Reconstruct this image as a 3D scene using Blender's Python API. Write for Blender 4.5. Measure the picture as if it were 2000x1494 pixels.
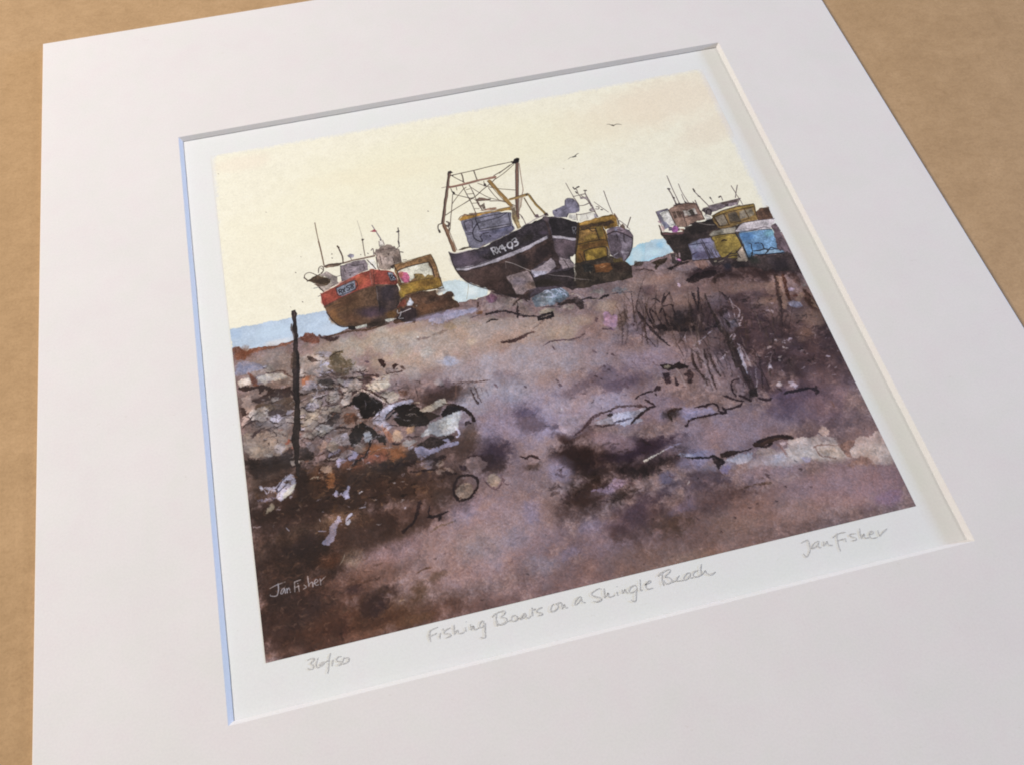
"""A signed, mounted fishing-boat print lying on a brown paper covered table, seen from above at a slant."""
import bpy
import math
import numpy as np
from mathutils import Matrix

for _o in list(bpy.data.objects):
    bpy.data.objects.remove(_o, do_unlink=True)
scene = bpy.context.scene
COL = scene.collection
U = 0.0021                     # one plan unit in metres; the mount window is 100 units (21 cm) wide
MOUNT_TOP = 1.25               # height of the mount's face above the table, plan units

# ------------------------------------------------------------------ camera
cam_data = bpy.data.cameras.new('Camera')
cam = bpy.data.objects.new('Camera', cam_data)
COL.objects.link(cam)
cam_data.sensor_fit = 'HORIZONTAL'
cam_data.sensor_width = 36.0
cam_data.lens = 32.18
cam_data.clip_start = 0.01
cam_data.clip_end = 50.0
CX, CY, CZ = -19.89724, -76.71037, 118.23356 + MOUNT_TOP
RX, RY, RZ = (0.971854, -0.235515, -0.005754), (-0.207771, -0.845347, -0.492158), (0.111047, 0.479501, -0.870487)
cam.matrix_world = Matrix((
    (RX[0], -RY[0], -RZ[0], CX * U),
    (RX[1], -RY[1], -RZ[1], CY * U),
    (RX[2], -RY[2], -RZ[2], CZ * U),
    (0, 0, 0, 1)))
scene.camera = cam

# ------------------------------------------------------------------ light: a warm lamp to the left, a cool window to the right
world = bpy.data.worlds.new('World')
scene.world = world
world.use_nodes = True
bg = world.node_tree.nodes['Background']
bg.inputs['Color'].default_value = (1.0, 0.92, 0.88, 1)
bg.inputs['Strength'].default_value = 0.03


def area(name, loc, aim, power, color, sx, sy):
    d = bpy.data.lights.new(name, 'AREA')
    d.shape = 'RECTANGLE'
    d.size, d.size_y, d.energy, d.color = sx, sy, power, color
    o = bpy.data.objects.new(name, d)
    COL.objects.link(o)
    o.location = loc
    v = Matrix.Translation(aim).translation - o.location
    o.rotation_euler = v.to_track_quat('-Z', 'Y').to_euler()
    return o


area('room_lamp', (-0.88, 0.42, 0.98), (0, 0, 0), 22.2, (1.0, 0.912, 0.828), 0.40, 0.40)
area('window_light', (1.70, 0.10, 0.265), (0, 0, 0), 30, (0.42, 0.60, 1.0), 0.60, 0.12)
area('second_lamp', (1.15, 0.22, 0.70), (0, 0, 0), 2.6, (1.0, 0.97, 0.95), 0.12, 0.12)

scene.view_settings.view_transform = 'Standard'
scene.view_settings.look = 'None'
scene.view_settings.exposure = 0.0
scene.view_settings.gamma = 1.0
scene.view_settings.use_curve_mapping = False
scene.render.engine = 'CYCLES'
scene.cycles.use_denoising = True
scene.cycles.max_bounces = 6
scene.cycles.filter_width = 1.9


# ------------------------------------------------------------------ materials
def new_mat(name):
    m = bpy.data.materials.new(name)
    m.use_nodes = True
    nt = m.node_tree
    b = nt.nodes['Principled BSDF']
    return m, nt, b


def noise(nt, vec, scale, detail=4.0, rough=0.6, dist=0.0):
    n = nt.nodes.new('ShaderNodeTexNoise')
    n.inputs['Scale'].default_value = scale
    n.inputs['Detail'].default_value = detail
    n.inputs['Roughness'].default_value = rough
    n.inputs['Distortion'].default_value = dist
    nt.links.new(vec, n.inputs['Vector'])
    return n.outputs['Fac']


def ramp(nt, fac, stops):
    r = nt.nodes.new('ShaderNodeValToRGB')
    e = r.color_ramp.elements
    while len(e) < len(stops):
        e.new(0.5)
    for el, (p, c) in zip(e, stops):
        el.position = p
        el.color = (*c, 1)
    nt.links.new(fac, r.inputs['Fac'])
    return r.outputs['Color']


def mix(nt, a, b, fac, mode='MIX'):
    n = nt.nodes.new('ShaderNodeMix')
    n.data_type = 'RGBA'
    n.blend_type = mode
    if isinstance(fac, (int, float)):
        n.inputs[0].default_value = fac
    else:
        nt.links.new(fac, n.inputs[0])
    for s, v in ((n.inputs[6], a), (n.inputs[7], b)):
        if isinstance(v, tuple):
            s.default_value = (*v, 1)
        else:
            nt.links.new(v, s)
    return n.outputs[2]


def coords(nt, kind='Object', sc=(1, 1, 1), rot=0.0):
    t = nt.nodes.new('ShaderNodeTexCoord')
    mp = nt.nodes.new('ShaderNodeMapping')
    mp.inputs['Scale'].default_value = sc
    mp.inputs['Rotation'].default_value = (0, 0, rot)
    nt.links.new(t.outputs[kind], mp.inputs['Vector'])
    return mp.outputs['Vector']


def bump(nt, b, h, strength, dist):
    n = nt.nodes.new('ShaderNodeBump')
    n.inputs['Strength'].default_value = strength
    n.inputs['Distance'].default_value = dist
    nt.links.new(h, n.inputs['Height'])
    nt.links.new(n.outputs['Normal'], b.inputs['Normal'])


def board(name, tint, lo, rough=0.9, tooth=0.25, ripple=0.0004):
    """Matt paper or card: faint cloudy tint, fine tooth."""
    m, nt, b = new_mat(name)
    v = coords(nt)
    cloud = ramp(nt, noise(nt, v, 38, 5, .65), [(0.3, tuple(c * lo for c in tint)), (0.7, tint)])
    warm = ramp(nt, noise(nt, v, 95, 3, .6), [(0.32, (0.985, 1.0, 0.985)), (0.5, (1, 1, 1)), (0.68, (1.0, 0.982, 0.992))])
    c = mix(nt, cloud, warm, 1.0, 'MULTIPLY')
    spk = ramp(nt, noise(nt, v, 1500, 2, .7), [(0.36, (0.965, 0.965, 0.97)), (0.62, (1, 1, 1))])
    b.inputs['Roughness'].default_value = rough
    b.inputs['Specular IOR Level'].default_value = 0.25
    # tooth of the sheet riding on a very slight ripple, plus a few dark fibres and specks of dust
    fib = ramp(nt, noise(nt, coords(nt, sc=(1, 2.2, 1), rot=.7), 420, 2, .5, 1.5), [(0.245, (0.90, 0.89, 0.87)), (0.27, (1, 1, 1))])
    nt.links.new(mix(nt, mix(nt, c, spk, 1.0, 'MULTIPLY'), fib, 0.6, 'MULTIPLY'), b.inputs['Base Color'])
    big = nt.nodes.new('ShaderNodeBump')
    big.inputs['Strength'].default_value = 1.0
    big.inputs['Distance'].default_value = ripple
    nt.links.new(noise(nt, v, 11, 1.5, .4), big.inputs['Height'])
    bump(nt, b, noise(nt, v, 1900, 3, .7), tooth, 0.00008)
    nt.links.new(big.outputs['Normal'], b.inputs['Normal'].links[0].from_node.inputs['Normal'])
    return m


M_MOUNT = board('mount_card', (0.782, 0.770, 0.772), 0.965)
M_PAPER = board('print_paper', (0.785, 0.812, 0.818), 0.985, tooth=0.15, ripple=0.0007)
M_CORE = board('card_core', (0.755, 0.755, 0.755), 0.97, tooth=0.35)
M_BACK = board('backing_card', (0.62, 0.59, 0.54), 0.95)

M_KRAFT, _nt, _b = new_mat('brown_kraft_paper')
_v = coords(_nt)
_cloud = ramp(_nt, noise(_nt, _v, 70, 6, .72, .2), [(0.28, (0.425, 0.278, 0.146)), (0.5, (0.475, 0.314, 0.168)), (0.72, (0.522, 0.350, 0.193))])
_fib = ramp(_nt, noise(_nt, coords(_nt, sc=(1, 1.5, 1), rot=0.5), 240, 5, .75, .6), [(0.34, (0.86, 0.84, 0.80)), (0.55, (1, 1, 1)), (0.75, (1.06, 1.06, 1.05))])
_spk = ramp(_nt, noise(_nt, _v, 1100, 2, .8), [(0.3, (0.86, 0.85, 0.83)), (0.55, (1, 1, 1)), (0.75, (1.06, 1.06, 1.06))])
_c = mix(_nt, mix(_nt, _cloud, _fib, 0.65, 'MULTIPLY'), _spk, 0.8, 'MULTIPLY')
_nt.links.new(_c, _b.inputs['Base Color'])
_b.inputs['Roughness'].default_value = 0.72
_b.inputs['Specular IOR Level'].default_value = 0.3
bump(_nt, _b, noise(_nt, _v, 900, 4, .75), 0.3, 0.00012)

M_PENCIL, _nt, _b = new_mat('pencil_graphite')
_v = coords(_nt)
_c = ramp(_nt, noise(_nt, _v, 2300, 3, .75), [(0.36, (0.36, 0.36, 0.36)), (0.60, (0.66, 0.67, 0.665))])
_nt.links.new(_c, _b.inputs['Base Color'])
_b.inputs['Roughness'].default_value = 0.6


# ------------------------------------------------------------------ mesh helpers
def mesh_obj(name, verts, faces, mats, parent=None, label=None):
    me = bpy.data.meshes.new(name)
    me.from_pydata([(x * U, y * U, z * U) for x, y, z in verts], [], faces)
    me.update()
    for m in (mats if isinstance(mats, (list, tuple)) else [mats]):
        me.materials.append(m)
    o = bpy.data.objects.new(name, me)
    COL.objects.link(o)
    if parent:
        o.parent = parent
    if label:
        o['label'] = label
    return o


# ------------------------------------------------------------------ the surface it lies on
table = mesh_obj('table_surface', [(-700, -520, 0), (760, -520, 0), (760, 640, 0), (-700, 640, 0)], [(0, 1, 2, 3)], M_KRAFT)
table['kind'] = 'structure'
table['label'] = 'brown kraft paper covering the table top'

# ------------------------------------------------------------------ the mounted print
root = bpy.data.objects.new('mounted_print', None)
COL.objects.link(root)
root['label'] = 'signed fishing boat print in a wide off-white window mount lying on brown paper'
root['category'] = 'mounted print'

OL, OR_, OB, OT = -73.396, 73.500, -84.5, 80.698        # outer edges of the card
WL, WR, WB, WT = -50.0, 50.0, -50.271, 50.271           # window, at the face of the card
BEV = 0.583                                             # bevel: inset at its foot
Z1, Z0, ZP = MOUNT_TOP, MOUNT_TOP - 0.56, MOUNT_TOP - 0.658
HB = 0.12                                               # rounding of the outer arris

# backing board
zb = ZP - 0.05
bk = [(x, y, z) for z in (0.03, zb) for x, y in ((OL + .05, OB + .05), (OR_ - .05, OB + .05), (OR_ - .05, OT - .05), (OL + .05, OT - .05))]
mesh_obj('backing_board', bk, [(0, 3, 2, 1), (4, 5, 6, 7), (0, 1, 5, 4), (1, 2, 6, 5), (2, 3, 7, 6), (3, 0, 4, 7)], M_BACK, root)

# window mount: face, eased outer edge, outer side, underside
rect = lambda l, r, b, t, z: [(l, b, z), (r, b, z), (r, t, z), (l, t, z)]
V = rect(WL, WR, WB, WT, Z1) + rect(OL + HB, OR_ - HB, OB + HB, OT - HB, Z1) + rect(OL, OR_, OB, OT, Z1 - HB * .7) + rect(OL, OR_, OB, OT, Z0) + rect(WL + BEV, WR - BEV, WB + BEV, WT - BEV, Z0)
F = []
for i in range(4):
    j = (i + 1) % 4
    F += [(i, 4 + i, 4 + j, j), (4 + i, 8 + i, 8 + j, 4 + j), (8 + i, 12 + i, 12 + j, 8 + j), (12 + i, 16 + i, 16 + j, 12 + j)]
mount = mesh_obj('mount_board', V, F, M_MOUNT, root)
# the knife's cut: a narrow sloping face on each side, its foot a little uneven, overcut by a hair at the corners
TOPC, FOOT = rect(WL, WR, WB, WT, Z1), rect(WL + BEV, WR - BEV, WB + BEV, WT - BEV, Z0 + .001)
cut = np.random.default_rng(3)
for i, nm in enumerate(('lower', 'right', 'upper', 'left')):
    a, b, c, d = (np.array(q) for q in (TOPC[i], TOPC[(i + 1) % 4], FOOT[i], FOOT[(i + 1) % 4]))
    n = 90
    inward = np.array(((0, 1, 0), (-1, 0, 0), (0, -1, 0), (1, 0, 0))[i], float)
    wob = np.convolve(cut.normal(0, .045, n + 9), np.ones(5) / 5, 'same')[4:n + 5] + .02 * np.sin(np.arange(n + 1) * .11 + i)
    vs, fs = [], []
    for k in range(n + 1):
        s = k / n
        e = 1.0 if 0 < k < n else 0.0
        vs.append(tuple(a * (1 - s) + b * s - inward * abs(wob[k]) * .25 * e + np.array((0, 0, .002))))
        vs.append(tuple(c * (1 - s) + d * s + inward * wob[k] * e))
        if k:
            fs.append((2 * k - 2, 2 * k, 2 * k + 1, 2 * k - 1))
    mesh_obj('bevelled_edge', vs, fs, M_CORE, mount, 'bevelled cut along the %s side of the window' % nm)

# the sheet of paper
paper = mesh_obj('print_sheet', rect(WL - 3, WR + 3, WB - 3, WT + 3, ZP), [(0, 1, 2, 3)], M_PAPER, root)


def handwriting(name, text, width, label):
    """Pencil lines on the paper: each stroke a flat ribbon of changing width."""
    rng = np.random.default_rng(len(text))
    verts, faces = [], []
    for n, line in enumerate(text.strip().splitlines()):
        P = np.array([[float(a) for a in q.split(',')] for q in line.split()])
        if len(P) > 2:
            E = np.vstack([2 * P[0] - P[1], P, 2 * P[-1] - P[-2]])
            seg = []
            for i in range(1, len(E) - 2):
                t = (np.arange(8) / 8)[:, None]
                a, b, c, d = E[i - 1:i + 3]
                seg.append(.5 * (2 * b + (c - a) * t + (2 * a - 5 * b + 4 * c - d) * t ** 2 + (3 * b - a - 3 * c + d) * t ** 3))
            P = np.vstack(seg + [E[-2:-1]])
        else:
            t = np.linspace(0, 1, 7)[:, None]
            P = P[0] * (1 - t) + P[1] * t
        T = np.gradient(P, axis=0)
        T /= np.maximum(np.linalg.norm(T, axis=1), 1e-9)[:, None]
        N = np.stack([-T[:, 1], T[:, 0]], 1)
        s = np.linspace(0, 1, len(P))
        w = width * (.55 + .45 * np.clip(np.minimum(s, 1 - s) * 7, 0, 1)) * (1 + .22 * np.sin(s * rng.uniform(4, 9) + rng.uniform(0, 6)))
        z = ZP + .034 + .0006 * n
        k = len(verts)
        for p, q, ww in zip(P, N, w):
            a, b = p + q * ww / 2, p - q * ww / 2
            verts += [(a[0], a[1], z), (b[0], b[1], z)]
        faces += [(k + 2 * i + 1, k + 2 * i + 3, k + 2 * i + 2, k + 2 * i) for i in range(len(P) - 1)]
    return mesh_obj(name, verts, faces, M_PENCIL, paper, label)


handwriting('pencil_title', """
-23.73,-44.45 -23.89,-45.03 -23.95,-45.54 -23.90,-45.95
-24.11,-45.46 -23.77,-44.62 -23.46,-44.43 -22.64,-44.27
-23.92,-45.20 -23.43,-45.14 -22.92,-45.00
-22.45,-45.07 -22.61,-45.43 -22.70,-45.85
-22.05,-44.59 -22.04,-44.86
-21.07,-44.75 -21.62,-44.88 -21.98,-45.14 -21.93,-45.33 -21.47,-45.44 -21.25,-45.63 -21.38,-45.82 -21.92,-45.90
-20.54,-44.43 -20.68,-45.10 -20.76,-45.79
-20.76,-45.70 -20.45,-45.38 -20.21,-45.31 -20.20,-45.66 -19.88,-45.79 -19.41,-45.68
-19.18,-45.12 -19.21,-45.37 -19.25,-45.72
-18.97,-44.44 -18.95,-44.51
-18.49,-44.88 -18.49,-45.28 -18.56,-45.71
-18.55,-45.67 -18.28,-45.34 -18.13,-45.24 -18.13,-45.64 -17.84,-45.73 -17.46,-45.62
-16.73,-45.32 -16.81,-44.89 -17.10,-45.00 -17.36,-45.38 -17.29,-45.67 -16.92,-45.58 -16.53,-45.23
-16.53,-45.23 -16.76,-45.97 -16.88,-46.56 -16.93,-46.99 -17.17,-47.06 -17.56,-46.88
-15.52,-44.72 -15.14,-44.41 -14.57,-44.27 -13.94,-44.25 -13.72,-44.44 -13.91,-44.70 -14.46,-44.93
-14.87,-44.38 -15.07,-45.05 -15.14,-45.57 -15.10,-45.98
-14.47,-44.97 -13.97,-45.14 -13.72,-45.38 -13.93,-45.69 -14.42,-45.88 -14.81,-45.87 -15.02,-45.60 -14.98,-45.25
-14.78,-45.92 -14.25,-45.92 -13.76,-45.73 -13.12,-45.66
-12.47,-45.19 -12.82,-45.15 -13.10,-45.40 -13.10,-45.76 -12.73,-45.89 -12.37,-45.71 -12.37,-45.35 -12.56,-45.21
-12.33,-45.54 -12.06,-45.70
-11.14,-45.25 -11.42,-45.31 -11.99,-45.80 -11.73,-45.82 -11.32,-45.61 -11.09,-45.39
-11.17,-45.37 -11.18,-45.77 -10.90,-45.89 -10.54,-45.71
-10.14,-44.68 -10.28,-45.23 -10.39,-45.83
-10.20,-45.07 -9.72,-44.96
-8.83,-45.00 -9.30,-45.06 -9.72,-45.32 -9.50,-45.51 -9.14,-45.69 -9.11,-45.92 -9.65,-45.92
-7.25,-44.87 -7.60,-45.13 -7.88,-45.55 -7.83,-45.77 -7.47,-45.83 -7.09,-45.71 -6.80,-45.40 -6.82,-45.08 -7.09,-44.91
-7.06,-45.06 -6.54,-44.94 -6.23,-44.98
-6.23,-44.98 -6.28,-45.39 -6.38,-45.85
-6.37,-45.82 -6.13,-45.49 -5.95,-45.36 -5.92,-45.75 -5.56,-45.81
-3.56,-44.79 -3.93,-44.84 -4.38,-45.22 -4.62,-45.58 -4.49,-45.72 -4.05,-45.51 -3.66,-45.12 -3.48,-44.88
-3.57,-44.93 -3.61,-45.34 -3.45,-45.62 -3.16,-45.73
-0.60,-44.49 -0.90,-44.34 -1.43,-44.46 -1.99,-44.68 -2.10,-44.93 -1.73,-45.23 -1.24,-45.49 -1.01,-45.76 -1.24,-45.95 -1.73,-45.97 -2.13,-45.77
-0.27,-44.46 -0.41,-45.06 -0.58,-45.76
-0.52,-45.67 -0.16,-45.41 0.06,-45.25 0.01,-45.66 0.28,-45.80 0.89,-45.66
1.24,-45.29 1.19,-45.59 1.22,-45.85
1.43,-44.62 1.44,-44.68
1.96,-45.14 1.94,-45.42 1.89,-45.73
1.90,-45.70 2.23,-45.42 2.37,-45.31 2.37,-45.64 2.65,-45.77
3.96,-45.42 3.82,-45.07 3.40,-45.07 2.94,-45.39 2.84,-45.71 3.14,-45.89 3.61,-45.76 3.95,-45.45
3.95,-45.45 3.65,-46.05 3.45,-46.71 3.27,-47.05 3.02,-47.06 2.69,-46.77
4.70,-44.42 4.51,-45.13 4.33,-45.83 4.59,-45.89
5.08,-45.34 5.54,-45.24 5.94,-45.12 5.99,-44.95 5.72,-44.92 5.24,-45.30 5.18,-45.72 5.39,-45.95 6.02,-45.96
7.10,-44.61 7.54,-44.36 7.94,-44.24 8.57,-44.07 8.99,-44.10 8.94,-44.34 8.45,-44.65 7.96,-44.82
7.85,-44.29 7.64,-44.82 7.50,-45.36 7.50,-46.00
7.94,-44.89 8.51,-45.10 8.76,-45.52 8.58,-45.76 8.18,-45.88 7.81,-45.72 7.71,-45.26
8.18,-45.88 8.78,-45.78 9.30,-45.72
9.96,-45.17 9.64,-45.38 9.39,-45.67 9.56,-45.82 9.96,-45.89 10.30,-45.93
11.46,-45.17 11.07,-45.15 10.52,-45.52 10.34,-45.83 10.59,-45.93 11.11,-45.66 11.49,-45.29
11.45,-45.31 11.27,-45.63 11.31,-45.82 11.62,-45.86
12.59,-45.12 12.24,-45.11 11.84,-45.34 11.75,-45.68 12.04,-45.89 12.56,-45.84 12.88,-45.74
13.33,-44.36 13.01,-44.97 12.88,-45.45 12.82,-45.90
12.85,-45.84 13.24,-45.54 13.51,-45.38 13.55,-45.68 13.82,-45.93 14.21,-46.06 14.79,-45.84
""", .175, 'pencil title written below the middle of the picture')
handwriting('pencil_signature', """
27.43,-44.81 27.88,-44.70 28.45,-44.58
28.47,-44.54 28.47,-45.07 28.32,-45.78 28.03,-46.30 27.57,-46.70 27.33,-46.75 27.16,-46.27
29.90,-45.12 29.57,-45.11 29.02,-45.35 28.55,-45.76 28.66,-45.86 29.15,-45.76 29.65,-45.43 29.90,-45.20
29.81,-45.25 29.57,-45.64 29.57,-45.97 29.86,-46.00
30.42,-45.28 30.30,-45.66 30.25,-45.95
30.26,-45.92 30.69,-45.61 30.93,-45.41 30.90,-45.81 31.05,-46.00 31.48,-46.10
31.86,-45.15 32.25,-44.94 32.76,-44.80 33.39,-44.73 33.94,-44.83
32.76,-44.62 32.46,-45.22 32.27,-45.92 32.17,-46.57 32.14,-47.15
32.29,-45.70 32.85,-45.62 33.32,-45.66
33.48,-45.54 33.44,-45.80 33.42,-46.09
35.24,-45.37 34.75,-45.21 34.26,-45.29 34.32,-45.49 34.79,-45.79 34.95,-46.02 34.69,-46.18 34.20,-46.10
35.98,-44.72 35.74,-45.34 35.66,-45.78 35.61,-46.22
35.62,-46.11 35.99,-45.78 36.24,-45.65 36.10,-46.04 36.38,-46.25 36.94,-46.17
36.90,-45.93 37.46,-45.84 37.52,-45.55 37.23,-45.52 36.90,-45.85 36.83,-46.25 37.17,-46.48 37.84,-46.50
38.28,-45.55 38.17,-45.94 38.19,-46.47
38.25,-46.41 38.81,-46.02 39.62,-45.65
""", .17, 'pencil signature below the right corner of the picture')
handwriting('edition_number', """
-39.70,-44.54 -39.45,-44.42 -39.05,-44.39 -38.78,-44.49 -38.91,-44.69 -39.38,-44.98
-39.38,-44.98 -39.15,-45.11 -39.02,-45.36 -39.07,-45.60 -39.26,-45.73 -39.51,-45.69 -39.73,-45.47
-39.74,-45.50 -39.41,-45.73
-38.26,-44.45 -38.46,-44.81 -38.63,-45.20 -38.66,-45.52 -38.50,-45.70 -38.26,-45.72
-38.26,-45.72 -38.14,-45.39 -37.90,-45.23 -37.65,-45.22 -37.67,-45.40 -37.95,-45.58 -38.18,-45.67
-38.15,-45.49 -37.70,-45.32
-37.69,-45.28 -37.28,-45.20 -37.05,-45.09
-36.65,-44.26 -36.86,-44.72 -37.04,-45.40 -37.19,-46.09 -37.37,-46.73
-36.46,-45.15 -36.59,-45.51 -36.71,-45.97
-35.34,-45.02 -35.74,-45.00 -36.06,-45.24 -35.98,-45.45 -35.64,-45.60 -35.49,-45.78 -35.62,-45.97 -35.89,-46.05 -36.04,-45.86
-35.98,-45.92 -35.77,-46.00
-35.04,-45.20 -35.19,-45.49 -35.35,-45.82 -35.30,-46.01 -34.98,-45.98 -34.59,-45.82 -34.48,-45.59 -34.56,-45.39 -34.85,-45.36 -35.07,-45.41
""", .165, 'pencil edition number below the left corner of the picture')

# ------------------------------------------------------------------ the printed picture
def value_noise(rng, w, h, cell):
    gw, gh = int(w / cell) + 3, int(h / cell) + 3
    g = rng.random((gh, gw)).astype(np.float32)
    x = np.arange(w, dtype=np.float32) / cell
    y = np.arange(h, dtype=np.float32) / cell
    xi, yi = x.astype(int), y.astype(int)
    fx, fy = x - xi, y - yi
    fx, fy = fx * fx * (3 - 2 * fx), fy * fy * (3 - 2 * fy)
    top = g[yi][:, xi] * (1 - fx) + g[yi][:, xi + 1] * fx
    bot = g[yi + 1][:, xi] * (1 - fx) + g[yi + 1][:, xi + 1] * fx
    return top * (1 - fy)[:, None] + bot * fy[:, None]


def fbm(rng, w, h, cell, octaves, gain=0.55):
    out, amp, tot = np.zeros((h, w), np.float32), 1.0, 0.0
    for _ in range(octaves):
        out += amp * value_noise(rng, w, h, cell)
        tot += amp
        amp *= gain
        cell = max(cell / 2.0, 1.0)
    out /= tot
    return np.clip((out - out.mean()) / (out.std() * 4.0) + 0.5, 0, 1)


def box(a, r):
    if r < 1:
        return a
    k = 2 * r + 1
    p = np.pad(a, ((r + 1, r), (r + 1, r)), mode='edge').cumsum(0, dtype=np.float64).cumsum(1)
    return ((p[k:, k:] - p[:-k, k:] - p[k:, :-k] + p[:-k, :-k]) / (k * k)).astype(np.float32)


def smooth(t, a, b):
    t = np.clip((t - a) / (b - a), 0, 1)
    return t * t * (3 - 2 * t)


class Painter:
    """A sheet of paper painted on with washes, filled shapes and brush or pen strokes (texture of the print)."""

    def __init__(self, w, h, paper, scale, seed=7):
        self.w, self.h, self.k = w, h, scale
        rng = self.rng = np.random.default_rng(seed)
        self.img = np.empty((h, w, 3), np.float32)
        self.img[:] = paper
        self.low = fbm(rng, w, h, 46, 5)
        self.low2 = fbm(rng, w, h, 22, 4)
        self.wx = fbm(rng, w, h, 13, 3)
        self.wy = fbm(rng, w, h, 13, 3)
        self.grain = fbm(rng, w, h, 3.6, 2, .8)
        self.fine = fbm(rng, w, h, 2.0, 2, .9)
        self.ground = np.zeros((h, w), np.float32)

    def jitter(self, pts, r):
        n = len(pts)
        out = []
        for i in range(n):
            a, b = pts[i], pts[(i + 1) % n]
            d = float(np.hypot(*(b - a)))
            m = max(1, int(d / 4))
            t = (np.arange(m) / m)[:, None]
            out.append(a * (1 - t) + b * t)
        q = np.concatenate(out)
        xi = np.clip(q[:, 0].astype(int), 0, self.w - 1)
        yi = np.clip(q[:, 1].astype(int), 0, self.h - 1)
        q[:, 0] += (self.wx[yi, xi] - .5) * 4 * r
        q[:, 1] += (self.wy[yi, xi] - .5) * 4 * r
        return q

    def mask(self, loops, ss=3):
        allp = np.concatenate(loops)
        x0, y0 = np.floor(allp.min(0)).astype(int) - 5
        x1, y1 = np.ceil(allp.max(0)).astype(int) + 6
        x0, y0, x1, y1 = max(x0, 0), max(y0, 0), min(x1, self.w), min(y1, self.h)
        if x1 <= x0 or y1 <= y0:
            return None
        W, H = (x1 - x0) * ss, (y1 - y0) * ss
        d = np.zeros((H, W + 1), np.int16)
        for lp in loops:
            P = (lp - (x0, y0)) * ss
            Q = np.roll(P, -1, 0)
            for (ax, ay), (bx, by) in zip(P, Q):
                if ay == by:
                    continue
                s = 1
                if ay > by:
                    ax, ay, bx, by, s = bx, by, ax, ay, -1
                r0, r1 = max(int(np.ceil(ay - .5)), 0), min(int(np.ceil(by - .5)), H)
                if r1 <= r0:
                    continue
                rows = np.arange(r0, r1)
                cx = ax + (rows + .5 - ay) * (bx - ax) / (by - ay)
                np.add.at(d, (rows, np.clip(np.ceil(cx - .5), 0, W).astype(int)), s)
        m = (np.cumsum(d[:, :W], 1) != 0).astype(np.float32)
        return m.reshape(y1 - y0, ss, x1 - x0, ss).mean((1, 3)), (slice(y0, y1), slice(x0, x1))

    def lay(self, m, sl, color, alpha, e, v, pool=0.0, edge=0):
        if edge:
            bl = box(m, edge)
            m = smooth(bl + e * (self.grain[sl] - .5) * 1.1, .12, .95) if edge > 4 else smooth(bl + e * (self.grain[sl] - .5) * 1.1, .32, .62)
        g = self.grain[sl]
        a = m * alpha * (1 - e * (.5 if alpha < .93 else .12) * smooth(g, .5, .85))
        c = np.empty(m.shape + (3,), np.float32)
        c[:] = color
        if v:
            c *= (1 + v * 3.0 * (self.low2[sl] - .5) + v * 1.6 * (g - .5))[..., None]
        if pool:
            bl = box(m, max(2, int(2.2 * self.k)))
            c *= (1 - pool * smooth(m - bl, .05, .5))[..., None]
        self.img[sl] += (c - self.img[sl]) * a[..., None]

    def poly(self, color, pts, alpha, r, e, v, sm):
        q = self.jitter(pts, r)
        res = self.mask([q])
        if res is None:
            return None
        m, sl = res
        self.lay(m, sl, color, alpha, e, v, 0 if sm > 1 else .14 if e <= .35 else .05, int(sm) if sm > 1 else (2 if e >= .45 else 1) if e >= .3 else 0)
        return res

    def stroke(self, color, width, pts, alpha, taper, e):
        P = pts
        if len(P) > 2:
            n = 7
            ext = np.vstack([2 * P[0] - P[1], P, 2 * P[-1] - P[-2]])
            t = (np.arange(n) / n)[:, None]
            seg = []
            for i in range(1, len(ext) - 2):
                a, b_, c, d = ext[i - 1], ext[i], ext[i + 1], ext[i + 2]
                seg.append(.5 * (2 * b_ + (c - a) * t + (2 * a - 5 * b_ + 4 * c - d) * t ** 2 + (3 * b_ - a - 3 * c + d) * t ** 3))
            P = np.vstack(seg + [ext[-2:-1]])
        else:
            t = np.linspace(0, 1, 9)[:, None]
            P = P[0] * (1 - t) + P[1] * t
        xi = np.clip(P[:, 0].astype(int), 0, self.w - 1)
        yi = np.clip(P[:, 1].astype(int), 0, self.h - 1)
        wob = 0 if taper == 0 and width < 4 else min(width * .3, .5 * self.k)
        P = P + np.stack([(self.wx[yi, xi] - .5), (self.wy[yi, xi] - .5)], 1) * wob * 2.0
        s = np.linspace(0, 1, len(P))
        w = np.full(len(P), width * .5)
        if taper == 1:
            w *= .35 + .65 * np.clip(np.minimum(s, 1 - s) * 5, 0, 1) ** .7
        elif taper == 2:
            w *= .3 + .7 * np.clip((1 - s) * 2.5, 0, 1)
        elif taper == 3:
            w *= .3 + .7 * np.clip(s * 2.5, 0, 1)
        w *= .8 + .4 * self.low2[yi, xi]
        loops = []
        for i in range(len(P) - 1):
            a, b_ = P[i], P[i + 1]
            t = b_ - a
            L = float(np.hypot(*t))
            if L < 1e-6:
                continue
            nrm = np.array([-t[1], t[0]]) / L
            loops.append(np.array([a + nrm * w[i], b_ + nrm * w[i + 1], b_ - nrm * w[i + 1], a - nrm * w[i]]))
        ang = np.linspace(0, 2 * np.pi, 9)[:-1]
        circ = np.stack([np.cos(ang), -np.sin(ang)], 1)
        for i in range(len(P)):
            if i in (0, len(P) - 1) or width > 3:
                loops.append(P[i] + circ * w[i])
        res = self.mask(loops, 4 if width < 5 else 3)
        if res:
            self.lay(res[0], res[1], color, alpha, e, .06 if width > 3 else 0, 0, 0)

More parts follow.
